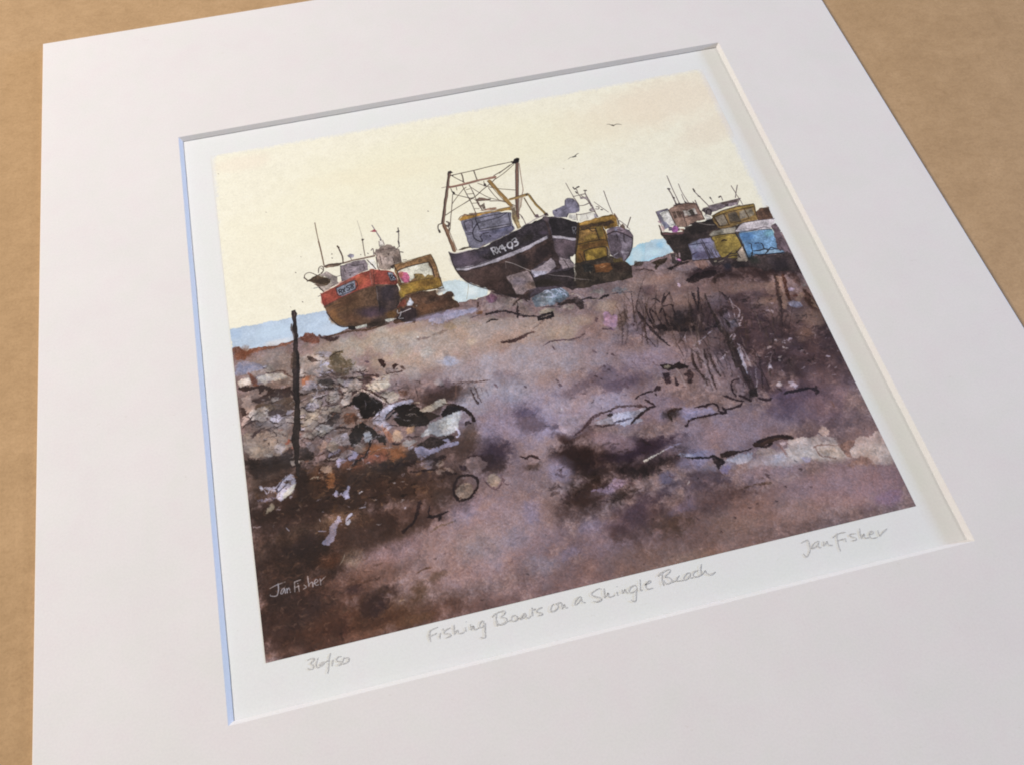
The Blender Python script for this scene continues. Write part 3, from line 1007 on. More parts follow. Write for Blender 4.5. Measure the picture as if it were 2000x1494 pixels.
B 93766c 0.6 0.7 7019 4834 416 -2 -21 132
B 96786e 0.6 0.7 6753 4362 252 -2 -14 97
B 856a62 0.6 0.7 7728 4756 414 31 -32 133
B 8c7266 0.7 0.7 8248 5187 246 19 -25 93
B 876c62 0.6 0.7 8200 4873 410 48 -22 75
B 77605e 0.6 0.7 7319 5642 242 10 -29 142
B 7c625e 0.6 0.7 6833 5617 240 10 -23 124
B 7c6a72 0.6 0.7 7418 6043 239 10 -18 87
B 7a625c 0.5 0.7 8450 5534 200 49 -43 106
B 7e666c 0.5 0.7 8478 6671 139 169 -134 123
B 8a7078 0.6 0.7 8668 6986 80 156 -118 80
B 786a74 0.6 0.7 7510 5351 123 30 -65 178
B 7c6c76 0.5 0.7 7471 4996 156 38 -53 146
B 6c565c 0.5 0.7 8354 6180 165 41 -31 76
B 7a625c 0.5 0.7 8121 5934 210 9 -19 79
B 8c7064 0.7 0.7 8778 5663 86 109 -140 133
B 8a6c60 0.7 0.7 8571 5854 137 67 -68 115
P 7a4c38 0.85,10.17,0.7,0.08,0 13,4067 60,4033 110,4030 163,4073 214,4154 264,4121 365,4115 476,4135 587,4147 687,4157 765,4130 866,4132 942,4135 925,4169 759,4182 657,4195 409,4179 294,4196 212,4206 186,4290 16,4248
P 6e4438 0.9,12.83,0.6,0.08,0 1023,4086 1102,4067 1170,4030 1257,4051 1282,4150 1329,4177 1304,4263 1208,4224 1088,4179 1018,4131
P 3c2a2a 0.85,12.84,0.6,0.08,0 1305,4117 1349,4120 1394,4162 1471,4158 1515,4208 1629,4212 1554,4294 1435,4234 1318,4159
S 4a3528 34,0.8,1,0.5 1429,4186 1649,4163 1853,4167 2104,4198 2407,4163
P 7f8098 0.75,16.63,0.8,0.08,0 36,4298 184,4312 360,4407 473,4510 324,4517 225,4522 99,4550 26,4547
P c0b6b0 0.85,12.32,0.5,0.08,0 30,4636 118,4613 203,4620 229,4728 142,4750 33,4738
P bdb5ac 0.8,16.49,0.7,0.08,0 313,4632 389,4607 535,4628 657,4643 767,4758 618,4766 524,4728 422,4761 329,4709
P 6b3f30 0.8,8.23,0.5,0.08,0 201,4516 255,4589 308,4675 321,4794 249,4777 222,4683
S 4c3632 21,0.8,1,0.4 538,4599 684,4620 806,4739 883,4816
P 332726 0.95,8.14,0.3,0.08,0 20,4749 142,4750 236,4788 371,4778 440,4823 555,4895 674,4924 799,4904 916,4948 1084,4982 1083,5082 995,5104 900,5080 729,5081 583,5074 438,5067 291,5088 177,5017 338,4985 452,4942 412,4860 330,4940 318,4822 120,4846 17,4777
P 4b3a2c 0.85,16.03,0.6,0.08,0 277,5098 434,5109 654,5092 812,5102 778,5376 626,5339 459,5326 265,5334 202,5249
P 2f2424 0.85,15.95,0.4,0.08,0 192,5232 348,5229 518,5228 609,5279 768,5360 775,5404 551,5362 358,5371 230,5326
P 6f5c44 0.7,16.04,0.6,0.08,0 304,5190 431,5136 525,5159 565,5240 418,5260
P a08c86 0.8,16.08,0.5,0.08,0 52,4929 185,4933 220,5070 266,5096 207,5194 133,5218 43,5154
P 3c2b28 0.85,7.99,0.4,0.08,0 26,5079 83,5107 111,5198 193,5219 210,5293 107,5239 44,5266
P ac9692 0.85,11.91,0.4,0.08,0 46,5252 133,5218 190,5246 229,5339 81,5386 19,5412
S 3b2c2c 36,0.95,3,0.3 21,5454 92,5389 241,5342 456,5353 623,5366 775,5404
P 8b8088 0.7,11.88,0.5,0.08,0 258,5402 403,5396 549,5376 738,5408 760,5525 602,5542 439,5502 276,5462
P a89a96 0.75,16.66,0.6,0.08,0 1002,4461 1179,4444 1285,4500 1402,4649 1406,4798 1242,4816 1060,4786 950,4774 975,4574
P 99909c 0.8,12.63,0.5,0.08,0 1208,4421 1406,4440 1475,4487 1431,4536 1317,4538
P 433430 0.9,8.38,0.3,0.08,0 1091,4453 1163,4478 1229,4546 1261,4584 1138,4569 1107,4517
S 433430 13,0.8,1,0.4 1202,4555 1322,4599 1410,4591
S 54463e 17,0.8,1,0.5 1205,4443 1315,4463 1346,4515 1273,4497
S b6b2ca 17,0.8,0,0.5 1287,4576 1261,4674 1278,4737 1240,4831
S aca6c0 25,0.7,1,0.6 1249,4671 1388,4660 1430,4804 1282,4797
P 56472f 0.75,25.08,0.8,0.08,0 1419,4533 1526,4484 1628,4479 1593,4546 1629,4645 1774,4681 1813,4750 1680,4806 1584,4945 1462,4841 1390,4735 1439,4658
S 40342c 21,0.9,1,0.3 1414,4562 1512,4496 1640,4482
P 44332c 0.8,16.5,0.5,0.08,0 1402,4826 1500,4836 1586,4930 1654,4976 1600,5007 1486,4935
P a4603f 0.8,16.44,0.8,0.08,0 969,4823 1060,4786 1154,4824 1129,4920 1026,4953 957,4921
P 2e2a28 0.9,9.85,0.3,0.08,0 1195,4893 1412,4932 1438,5011 1382,5055 1255,4995 1189,4935
P 2b2424 0.85,12.23,0.4,0.08,0 915,4962 1104,5016 1172,5061 1394,5058 1422,5123 1265,5098 1095,5085 975,5070
S c8c4cc 18,0.85,1,0.4 1084,4982 1197,4966 1251,5023 1381,5062
S c4c0d4 15,0.85,1,0.4 1170,4988 1153,5114 1108,5174 1067,5207
S bcb6c8 12,0.8,1,0.4 1066,5121 1153,5200 1187,5222
P 8a7c84 0.75,16.15,0.5,0.08,0 1137,5139 1313,5110 1315,5268 1278,5358 1111,5332 1063,5235
P b4a8a4 0.9,9.72,0.3,0.08,0 1347,5133 1434,5125 1477,5251 1388,5357 1331,5329 1323,5213
P b9aaa4 0.9,9.74,0.3,0.08,0 1490,5081 1590,4990 1665,5066 1686,5173 1627,5316 1587,5420 1479,5408 1481,5309 1560,5271
P b29a8c 0.7,8.19,0.5,0.08,0 1412,5019 1456,4971 1526,5003 1501,5084 1436,5112
S 4e352c 29,0.9,1,0.3 1450,5014 1515,5073 1450,5100
S 4a342e 28,0.9,1,0.3 1470,5134 1519,5218 1475,5350
S 42302e 24,0.9,1,0.3 1317,5169 1304,5351 1408,5390
S 3b2c2c 32,0.9,1,0.3 1217,5358 1336,5380 1433,5382 1287,5473
P 252528 0.85,12.33,0.4,0.08,0 1642,4973 1730,4966 1824,5003 1749,5087 1704,5134 1655,5050
P 453434 0.8,12.28,0.5,0.08,0 1728,4980 1876,4987 2003,5048 1968,5112 1828,5135 1711,5251 1641,5305 1672,5184
P 2c2524 1,8.03,0.2,0.08,0 1676,5314 1810,5247 1896,5325 1991,5420 2086,5514 2021,5611 1916,5656 1788,5694 1726,5623 1708,5506 1634,5432 1583,5447 1445,5470 1512,5430 1587,5420
S c4b6ae 20,0.85,1,0.3 1651,5322 1734,5257 1814,5219 1879,5278 1986,5376 2164,5562
S 3b2c2a 20,0.9,1,0.3 1852,5214 1962,5298 2074,5440 2166,5548
P 3c2b2a 1,6.68,0.2,0.08,0 2125,4767 2199,4778 2234,4868 2198,4934 2157,4879
S 564450 29,0.8,1,0.3 1938,4758 1985,4777
S 40323a 18,0.9,1,0.3 1799,4924 1902,4979 2009,5012 2111,5074
S 40322e 16,0.8,1,0.4 1893,5035 1985,5087 1904,5125
P c0b0a2 0.7,16.38,0.6,0.08,0 1869,5189 2004,5121 2140,5052 2250,5064 2216,5260 2102,5275 1979,5274
P 2c2626 1,7.93,0.2,0.08,0 1150,5496 1259,5494 1324,5468 1394,5486 1441,5581 1353,5601 1328,5692 1216,5720 1073,5712 1095,5635 1192,5631 1213,5567
P 4c3226 0.8,15.88,0.6,0.08,0 1437,5608 1543,5550 1660,5579 1671,5665 1608,5761 1491,5732
P 9c948c 0.85,11.92,0.5,0.08,0 879,5345 1063,5334 1227,5374 1088,5508 1110,5611 1015,5698 850,5671
S 3a2c2c 32,0.95,1,0.3 871,5315 994,5303 1085,5346 1176,5397
P b4a698 0.8,12.01,0.4,0.08,0 1200,5396 1347,5389 1469,5391 1386,5455 1259,5494 1175,5488
P aba4b8 0.7,12.03,0.5,0.08,0 1657,5437 1726,5468 1737,5556 1659,5508
P b5aeba 0.8,11.93,0.5,0.08,0 1683,5585 1747,5642 1716,5690 1675,5638
F b0a4a0,a08f88,c2b6ae,8f8790,9c8474 70 1310 5179 1056 -3 18 434 73 18 0.7
F 3a2c29,2c2322,4c3a30,40302c 110 1139 5314 1123 -1 28 597 96 18 0.8
F 8f5a40,a8674a,7a4c38 40 1215 5851 881 3 19 413 63 23 0.6
P 8e8380 0.6,11.85,0.5,0.08,0 183,5439 355,5399 548,5390 733,5450 745,5550 666,5613 508,5533 385,5558 282,5519
P 9f8c7e 0.8,19.42,0.6,0.12,0 30,5539 163,5517 335,5587 525,5592 640,5634 695,5770 701,5920 552,5978 384,6003 235,5980 87,5930 28,5809
P a59688 0.6,23.15,0.8,0.08,0 105,5748 289,5793 399,5873 387,5977 202,5959 83,5850
P aaa2a8 0.7,15.47,0.7,0.08,0 450,5832 547,5815 610,5885 508,5954 427,5934
S 3b2c2c 39,0.95,1,0.3 146,5636 168,5587 245,5537 319,5507
S 3f302e 28,0.9,1,0.3 339,5546 436,5536 485,5520
P b9553a 0.85,7.77,0.4,0.08,0 593,5827 659,5775 690,5810 674,5847 613,5859
P b26e58 0.8,7.73,0.4,0.08,0 607,5911 702,5907 684,5957 627,5943
P 2b2321 0.85,22.97,0.5,0.08,0 21,5888 116,5991 289,6020 432,6002 588,5973 709,5949 690,6105 536,6120 373,6107 208,6119 71,6098 23,5994
S b6b0b4 16,0.8,1,0.4 548,5390 668,5392 772,5431 764,5499
S ada4a4 13,0.8,1,0.3 657,5583 722,5544
P 2a2422 0.7,15.41,0.5,0.08,0 830,5925 922,5948 974,6095 951,6182 842,6115 786,5995
P 948a94 0.7,15.49,0.5,0.08,0 875,5855 965,5891 1024,5986 966,6066 906,5984
S 322625 31,0.95,1,0.3 967,5878 1072,5808 1216,5803 1342,5765 1448,5777 1516,5808
P 2b2422 0.95,9.48,0.3,0.08,0 1080,5659 1225,5654 1335,5556 1427,5592 1313,5717 1172,5778 1098,5705
P a3989c 0.85,11.68,0.4,0.08,0 1219,5953 1313,5881 1425,5854 1494,5871 1513,5985 1524,6069 1417,6069 1290,6038
P b2aabc 0.8,11.71,0.4,0.08,0 1396,5888 1496,5858 1502,5982 1406,5985
P a7887a 0.7,15.5,0.6,0.08,0 1072,5985 1157,5884 1187,6013 1069,6091
P aba4c4 0.8,15.4,0.6,0.08,0 1169,6142 1281,6103 1386,6115 1318,6179 1234,6185
P aea8cc 0.9,11.51,0.5,0.08,0 1442,6223 1532,6178 1604,6249 1519,6335 1440,6315
P aba5c8 0.85,11.45,0.5,0.08,0 1293,6266 1367,6244 1428,6312 1329,6341 1286,6396 1269,6352
P 83594a 0.6,23.1,0.8,0.08,0 1302,6122 1390,6090 1553,6116 1516,6201 1386,6276 1322,6233
P b0988a 0.75,15.18,0.7,0.08,0 1036,6335 1136,6293 1212,6338 1186,6437 1081,6437
S 3a2826 20,0.9,1,0.3 1023,6345 1028,6398 1081,6437
S 46302a 19,0.9,1,0.4 981,6136 1062,6143 1125,6118
P 2c2220 0.8,11.48,0.5,0.08,0 1083,6254 1150,6191 1232,6198 1174,6276
P a8704a 0.6,22.5,0.9,0.08,0 1071,6513 1198,6440 1199,6596 1151,6687 1059,6677
S bcae9c 15,0.8,1,0.6 879,6466 974,6450 992,6493
P 262322 0.95,15.62,0.3,0.08,0 1549,5830 1728,5763 1834,5858 1912,5973 2042,6060 2019,6190 1890,6104 1802,6056 1691,6001 1624,6120 1534,6084 1510,5929
P b4b2ba 0.8,11.71,0.6,0.08,0 1722,5954 1800,5919 1838,5983 1805,6110 1711,6101
S 2a2528 23,1,3,0.2 1806,6029 1762,6154 1722,6251 1615,6331 1527,6363
P a39286 0.5,15.45,0.7,0.08,0 1613,6036 1720,6117 1726,6226 1627,6255 1539,6206
P 8e5340 0.65,22.99,0.9,0.08,0 1733,6334 1875,6262 1997,6319 2014,6429 1855,6456 1755,6419
P a9a5ba 0.95,8.96,0.3,0.08,0 508,6362 617,6324 669,6375 679,6481 633,6573 544,6640 444,6717 382,6652 416,6558 328,6524 231,6462 312,6456 402,6478
P b4b3a8 0.7,11.17,0.5,0.08,0 504,6592 669,6466 676,6506 592,6627 456,6708
S 37303c 16,0.95,1,0.3 567,6350 491,6409 424,6483 393,6553 478,6522 570,6429
S 3a3440 11,0.9,1,0.3 619,6402 543,6461 440,6551
S 4a4452 10,0.9,1,0.3 332,6486 386,6512 424,6483
P b2b0c4 0.95,5.97,0.2,0.08,0 156,6405 201,6416 229,6474 182,6488
S a9a4bc 11,0.9,0,0.2 207,6468 268,6547 309,6481 232,6449
P 7a7288 0.8,11.09,0.4,0.08,0 88,6617 215,6611 318,6610 382,6652 311,6672 198,6663
S b0abc0 16,0.8,1,0.4 199,6657 237,6616 315,6635
P 9c9284 0.8,11.01,0.5,0.08,0 205,6809 309,6697 348,6757 295,6819
P a6a0bc 0.9,8.92,0.4,0.08,0 1148,6788 1216,6716 1241,6786 1323,6780 1383,6692 1413,6725 1364,6816 1377,6882 1329,6896 1282,6821 1189,6824
S b8b4be 16,0.9,1,0.4 1511,6839 1582,6831
S b0aab4 15,0.9,1,0.4 1675,6974 1740,7003
S b4aebe 22,0.9,1,0.4 1499,7063 1568,7068
P a6a0ba 0.8,10.89,0.5,0.08,0 1091,7187 1192,7125 1234,7148 1201,7214
S b0aac2 33,0.9,1,0.4 1269,7218 1324,7158 1375,7121
P 262222 0.95,9.63,0.2,0.08,0 1641,5336 1791,5244 1920,5362 2024,5473 2072,5555 1990,5676 1839,5709 1743,5699 1729,5556 1652,5424
P bcb0a2 0.7,16.35,0.6,0.08,0 1849,5186 2030,5144 2204,5143 2250,5241 2128,5298 1971,5274
P a0968e 0.85,9.71,0.4,0.08,0 2055,5366 2235,5324 2337,5450 2298,5526 2173,5538 2088,5460
S 3d2c28 24,0.95,1,0.3 1847,5200 1964,5315 2095,5419 2159,5549
S 7f7076 18,0.7,1,0.4 2157,5276 2325,5375 2491,5416
P 5c3c2c 0.6,16.21,0.7,0.08,0 2325,5375 2491,5416 2424,5514 2355,5483
P a9a6bc 0.95,9.56,0.3,0.08,0 1881,5747 2011,5625 2169,5565 2393,5549 2504,5548 2529,5611 2333,5606 2204,5644 2108,5705 2054,5803 2143,5922 2071,5987 1990,5898 1884,5803
P 2b2624 0.97,9.54,0.25,0.08,0 2208,5617 2383,5604 2524,5638 2616,5802 2790,5858 2863,5918 2707,5964 2645,6031 2454,6012 2248,5947 2176,5805 2269,5758
P 4a3a34 0.6,15.93,0.6,0.08,0 2609,5842 2870,5765 2891,5841 2809,5947 2684,5958
S 1f2026 32,0.95,1,0.2 2258,5686 2162,5746 2080,5796
S 8c8898 16,0.8,1,0.4 2265,5715 2206,5771 2297,5807
S 26262c 24,0.8,1,0.3 2227,5650 2119,5708 2073,5766
S 8f8ba6 32,0.7,1,0.4 2061,5833 2110,5900 2169,5914
P aaa096 0.95,9.63,0.3,0.08,0 2575,5763 2757,5710 2918,5650 2989,5667 3007,5757 2881,5768 2760,5823 2650,5817
S 3a2e2c 20,0.9,1,0.3 2926,5730 2996,5754
S b0a49a 24,0.8,1,0.3 2528,5618 2609,5645
P 272325 0.95,9.58,0.3,0.08,0 2866,5905 2990,5781 3131,5816 3187,5900 3030,5945 2902,5970
S 2e2424 48,0.95,3,0.2 2993,5767 3131,5816 3243,5928 3317,6044 3322,6128
P aaa9ae 0.97,9.45,0.3,0.06,0 2674,6011 2827,5979 2983,5934 3138,5902 3188,5956 3098,6087 3065,6189 2993,6240 2867,6264 2760,6251 2678,6176 2515,6205 2551,6145 2635,6084
P bcbab6 0.6,15.78,0.6,0.08,0 2785,6066 2946,5994 3042,6004 2942,6132 2816,6156
P 8a7e88 0.7,15.88,0.5,0.08,0 3132,5928 3284,6022 3282,6091 3148,6085
P 302628 0.9,11.84,0.4,0.08,0 3180,6107 3244,6095 3279,6159 3180,6163
S aca8c0 23,0.9,1,0.3 3047,6157 3071,6273 3023,6329
P 2a2321 0.9,11.66,0.4,0.08,0 2435,6307 2659,6213 2778,6283 2962,6273 2997,6336 2780,6391 2607,6416
S 332a2a 23,0.9,1,0.3 2760,6251 2890,6269 3005,6298
P 9b98b8 0.9,11.6,0.4,0.08,0 2394,6337 2513,6339 2593,6426 2766,6401 2868,6373 2798,6301 2905,6314 2914,6384 3046,6389 3024,6438 2853,6450 2679,6474 2538,6519 2433,6507
P 85809c 0.6,15.35,0.6,0.08,0 2445,6443 2611,6457 2593,6546 2451,6538
P b69a84 0.85,11.71,0.5,0.08,0 2111,6173 2118,6066 2166,5996 2236,6013 2272,6145 2229,6189
P a88668 0.8,11.77,0.6,0.08,0 2322,6007 2457,5999 2451,6094 2342,6094
P a8a2a2 0.8,11.64,0.5,0.08,0 2217,6253 2302,6180 2392,6215 2482,6251 2327,6307 2233,6298
S 2c2224 31,0.95,1,0.3 2099,6171 2149,6230 2222,6227
S 33282a 23,0.85,1,0.4 2296,6151 2425,6169 2497,6173
P aa6438 0.7,23.06,0.9,0.08,0 2042,6291 2143,6262 2201,6343 2246,6421 2134,6447 2036,6463
P c08464 0.6,23.14,0.8,0.08,0 2164,6281 2233,6298 2267,6373 2196,6369
P 8a5242 0.6,22.94,0.9,0.08,0 1731,6375 1919,6314 1975,6408 1893,6467 1755,6446
P 94583a 0.6,15.64,0.8,0.08,0 1971,5866 2055,5941 2118,6066 2132,6192 2065,6162 2020,6002
S 262022 31,0.97,0,0.2 1804,6071 1762,6182 1698,6287 1556,6358 1489,6408
P b6b8c2 0.8,11.71,0.6,0.08,0 1729,5944 1816,5924 1836,6024 1761,6115 1723,6051
P 2f2526 0.8,22.9,0.5,0.08,0 1850,6443 2073,6524 2312,6517 2543,6560 2712,6549 2786,6540 2833,6605 2659,6576 2467,6581 2225,6601 2055,6625 1949,6560
S 2c2222 30,0.95,1,0.3 2257,6688 2417,6720 2590,6743 2626,6739
S 2f2526 27,0.9,1,0.3 2600,6693 2674,6619 2776,6591
P 827682 0.7,15.23,0.5,0.08,0 2403,6605 2538,6586 2643,6598 2584,6715 2450,6669
P 8f7c74 0.7,15.23,0.5,0.08,0 2639,6676 2759,6613 2766,6694 2677,6725
P 947f78 0.7,15.14,0.6,0.08,0 2617,6789 2686,6740 2795,6728 2893,6830 2775,6828 2654,6837
P 332829 0.8,15.11,0.5,0.08,0 2749,6782 2843,6844 2938,6841 2914,6901 2785,6895
P 352a30 0.9,15.16,0.4,0.08,0 2966,6770 3042,6801 3063,6872 2981,6865
P 8e7a7c 0.7,22.79,0.6,0.08,0 3075,6704 3275,6726 3366,6854 3222,6963 3089,6917 3065,6807
S 3a2c2e 19,0.8,1,0.4 3032,6680 3226,6675 3323,6725
S 33292a 41,1,0,0.25 2837,7266 2804,7144 2843,7013 2931,6931 3058,6949 3163,7014 3149,7126 3080,7225 2973,7287 2879,7289 2831,7240
P 8d7a70 0.95,8.92,0.4,0.12,0 2829,7137 2903,7066 3014,7042 3082,7110 3072,7210 3000,7268 2905,7277 2847,7218
S 3b3030 15,0.8,1,0.3 2959,7080 2982,7137
S 6f666c 10,0.8,1,0.4 2921,6980 3030,6968
P 958378 0.9,11.26,0.5,0.08,0 3301,7034 3357,6996 3447,7018 3484,7118 3427,7207 3337,7185 3295,7111
S 6b555c 30,0.7,1,0.4 3267,7078 3315,7180 3393,7250 3483,7170
S 35292a 44,0.97,0,0.3 2309,7182 2254,7319 2185,7439 2014,7556
S 322728 22,0.95,1,0.3 2438,7264 2404,7381 2414,7445
S 302628 44,0.95,2,0.3 2386,7414 2485,7438 2580,7424 2690,7401
S 302628 29,0.9,1,0.3 2578,7436 2504,7517
S 5c4234 21,0.8,1,0.6 2080,8179 2189,8136 2303,8128
S 64503e 22,0.7,1,0.7 2375,7645 2525,7583 2721,7582
F 30241f,2a201e,453329,5a4232 190 1466 6656 1360 119 -12 466 90 23 0.7
F 7a5c48,8d6a50,94786a,6c5040 150 1372 6793 1354 67 5 538 59 15 0.6
F a9a2b4,b6b0b8,9d94a4 26 1302 6776 1210 60 8 688 52 13 0.8
F b0a5a2,a29691,beb2ab,948a90 50 1286 5350 1124 -1 25 596 56 13 0.7
F 332826,2b2322,45352f 80 1347 5453 1197 -0 27 675 72 14 0.75
F 6b5850,5c4a44,7c6860 40 1127 5399 1119 -1 32 676 64 19 0.45
S 5f4a50 19,0.85,1,0.4 3258,7011 3261,7102 3315,7180 3385,7235 3463,7203 3500,7109
S 5f4a50 16,0.8,1,0.4 3515,7035 3511,7151 3556,7213 3621,7216
S 705c60 15,0.7,1,0.4 3320,7000 3394,6992 3447,7018
B 766a6c 0.32 0.8 845 5242 820 -2 29 515
B 665a5c 0.22 0.8 2052 6225 799 116 -38 402
B 75676a 0.3 0.8 639 5710 656 1 27 416
P b0a6a4 0.46,4.08,0.3,0.12,0 920,4971 874,4998 824,4977 808,4949 861,4909 906,4924 915,4986
S 3a2d2a 18,0.84,1,0.3 823,4988 872,5009 914,4996
P a39cac 0.81,4.17,0.3,0.12,0 488,4466 478,4497 448,4504 418,4482 433,4456
S 33292c 25,0.62,1,0.3 417,4492 447,4515 477,4508
P a59a98 0.68,4.04,0.3,0.12,0 601,5059 580,5102 500,5113 489,5096 498,5034 564,5030 612,5060
S 3a2d2a 18,0.82,1,0.3 488,5106 498,5123 579,5112
P a59a98 0.83,3.84,0.3,0.12,0 417,5945 390,5992 336,5997 281,5964 296,5922
S 33292c 11,0.72,1,0.3 280,5974 335,6006 389,6002
P a59a98 0.75,4,0.3,0.12,0 439,5245 379,5288 288,5266 206,5203 255,5162 373,5150
S 3a2d2a 12,0.65,1,0.3 205,5214 287,5276 378,5298
P 94887e 0.46,4.16,0.3,0.12,0 605,4588 541,4608 461,4579 448,4508 490,4451 562,4471
S 33292c 16,0.69,1,0.3 460,4589 540,4619 604,4599
P a59a98 0.79,4.14,0.3,0.12,0 1031,4667 1008,4727 888,4759 855,4733 884,4665 974,4643
S 2f2626 21,0.79,1,0.3 853,4744 887,4769 1007,4737
P 8a7f84 0.78,4.15,0.3,0.12,0 2414,4992 2333,5032 2226,5020 2213,4976 2230,4943
S 33292c 18,0.8,1,0.3 2211,4987 2224,5030 2331,5043
P a39cac 0.77,4.02,0.3,0.12,0 1211,5315 1156,5340 1056,5339 1046,5294 1110,5254 1145,5259
S 3a2d2a 18,0.93,1,0.3 1045,5304 1055,5349 1155,5350
P b0a6a4 0.54,4.13,0.3,0.12,0 1018,4761 982,4797 896,4768 889,4704 925,4684
S 33292c 13,0.77,1,0.3 894,4778 981,4808 1017,4772
P b0a6a4 0.74,3.99,0.3,0.12,0 360,5293 275,5356 182,5346 121,5239 201,5145 302,5221 336,5268
S 2f2626 18,0.63,1,0.3 120,5249 181,5356 274,5366
P a59a98 0.81,3.82,0.3,0.12,0 784,6146 773,6198 666,6214 619,6163 625,6118
S 33292c 13,0.81,1,0.3 617,6172 665,6224 771,6207
P b0a6a4 0.73,3.93,0.3,0.12,0 1310,5737 1239,5800 1153,5811 1085,5732 1132,5641 1228,5669 1298,5733
S 2f2626 23,0.93,1,0.3 1084,5742 1151,5820 1238,5810
P a39cac 0.68,3.86,0.3,0.12,0 2402,6305 2375,6353 2348,6358 2303,6348 2310,6315
S 3a2d2a 22,0.61,1,0.3 2301,6357 2346,6368 2373,6363
P 94887e 0.7,4.03,0.3,0.12,0 1227,5273 1156,5352 1043,5320 1026,5218 1062,5175
S 2f2626 20,0.67,1,0.3 1042,5330 1154,5363 1226,5283
P 94887e 0.7,3.95,0.3,0.12,0 941,5587 934,5615 891,5622 847,5606 875,5567 915,5557 953,5593
S 2f2626 11,0.73,1,0.3 846,5616 890,5632 933,5625
P a59a98 0.52,4.01,0.3,0.12,0 1282,5400 1241,5416 1191,5401 1164,5355 1189,5350 1264,5363 1286,5399
S 33292c 18,0.74,1,0.3 1190,5412 1239,5426 1281,5410
P 94887e 0.75,3.92,0.3,0.12,0 1211,5791 1154,5862 1077,5804 1036,5739 1113,5682
S 33292c 12,0.92,1,0.3 1075,5814 1153,5872 1210,5801
P a39cac 0.57,4.01,0.3,0.12,0 1057,5323 1030,5339 973,5332 944,5297 980,5274 1041,5285
S 2f2626 21,0.95,1,0.3 943,5307 972,5342 1029,5349
P 94887e 0.73,3.95,0.3,0.12,0 853,5586 838,5604 797,5596 792,5567 813,5551 834,5554 853,5582
S 3a2d2a 21,0.73,1,0.3 796,5606 837,5614 852,5596
P 94887e 0.65,3.87,0.3,0.12,0 1342,6038 1335,6098 1242,6134 1158,6064 1198,5981 1281,5946
S 2f2626 19,0.72,1,0.3 1157,6074 1241,6143 1333,6108
P a59a98 0.59,4.08,0.3,0.12,0 1038,5003 1023,5032 974,5049 945,5032 965,4995 1016,4980 1051,4984
S 3a2d2a 20,0.76,1,0.3 944,5042 973,5059 1021,5043
P a59a98 0.51,4.01,0.3,0.12,0 970,5315 886,5338 821,5309 772,5273 828,5231 936,5263
S 33292c 13,0.65,1,0.3 771,5283 820,5319 885,5348
P 7a6c6a 0.73,4.02,0.3,0.12,0 1053,5206 1008,5283 945,5315 893,5274 902,5185
S 2f2626 16,0.94,1,0.3 891,5284 944,5325 1007,5293
P a59a98 0.57,4.15,0.3,0.12,0 1944,4884 1863,4910 1755,4878 1706,4802 1788,4767
S 3a2d2a 20,0.83,1,0.3 1753,4889 1861,4921 1942,4895
P 9a9094 0.7,3.9,0.3,0.12,0 369,5683 356,5703 328,5710 294,5696 304,5678 357,5664
S 3a2d2a 14,0.91,1,0.3 293,5706 327,5720 355,5713
P 94887e 0.59,4.04,0.3,0.12,0 1420,5244 1399,5287 1287,5287 1264,5234 1305,5182
S 3a2d2a 14,0.85,1,0.3 1263,5245 1285,5297 1397,5297
P 94887e 0.68,3.98,0.3,0.12,0 1142,5517 1095,5563 1026,5521 1015,5464 1033,5426 1097,5446
S 3a2d2a 14,0.94,1,0.3 1025,5531 1093,5573 1141,5527
P 9a9094 0.75,4.08,0.3,0.12,0 1498,5090 1475,5107 1421,5112 1406,5099 1429,5079 1468,5071
S 2f2626 17,0.87,1,0.3 1404,5110 1420,5123 1474,5118
P a59a98 0.7,3.93,0.3,0.12,0 1172,5745 1154,5783 1019,5796 977,5743 1059,5689 1124,5686 1186,5749
S 2f2626 14,0.87,1,0.3 976,5753 1018,5806 1153,5793
P 94887e 0.47,4,0.3,0.12,0 1469,5465 1446,5519 1331,5492 1272,5453 1335,5407 1447,5427 1475,5483
S 3a2d2a 15,0.71,1,0.3 1271,5463 1329,5502 1444,5529
P 9a9094 0.7,4.1,0.3,0.12,0 3023,5404 2993,5427 2896,5415 2870,5339 2950,5302
S 2f2626 21,0.61,1,0.3 2894,5426 2991,5438 3020,5414
P a59a98 0.51,3.97,0.3,0.12,0 1264,5511 1230,5616 1147,5615 1105,5584 1127,5491 1209,5467
S 3a2d2a 19,0.8,1,0.3 1103,5594 1146,5625 1228,5626
P 8a7f84 0.7,4.11,0.3,0.12,0 1617,5004 1550,5045 1453,5030 1410,4974 1436,4928
S 33292c 18,0.75,1,0.3 1409,4985 1452,5040 1548,5056
P 8a7f84 0.68,3.85,0.3,0.12,0 1553,6177 1518,6229 1399,6263 1327,6218 1366,6167 1498,6140 1519,6186
S 2f2626 13,0.79,1,0.3 1325,6228 1398,6273 1516,6238
P b0a6a4 0.53,4.11,0.3,0.12,0 1225,4920 1143,4974 1087,4940 1067,4872 1119,4787
S 33292c 20,0.69,1,0.3 1085,4950 1141,4985 1224,4931
P 8a7f84 0.71,4.14,0.3,0.12,0 1313,4771 1279,4805 1217,4784 1167,4732 1216,4723
S 2f2626 14,0.8,1,0.3 1215,4795 1277,4816 1311,4782
P a59a98 0.82,3.91,0.3,0.12,0 1065,5740 1014,5825 947,5838 852,5773 880,5729
S 3a2d2a 19,0.76,1,0.3 851,5783 945,5848 1012,5835
P 9a9094 0.75,3.9,0.3,0.12,0 760,5774 740,5809 706,5808 673,5777 692,5737
S 33292c 18,0.65,1,0.3 672,5787 705,5818 739,5819
P a39cac 0.67,4.01,0.3,0.12,0 1175,5330 1095,5391 1009,5379 943,5331 1018,5251 1103,5255
S 2f2626 21,0.92,1,0.3 942,5341 1008,5390 1094,5401
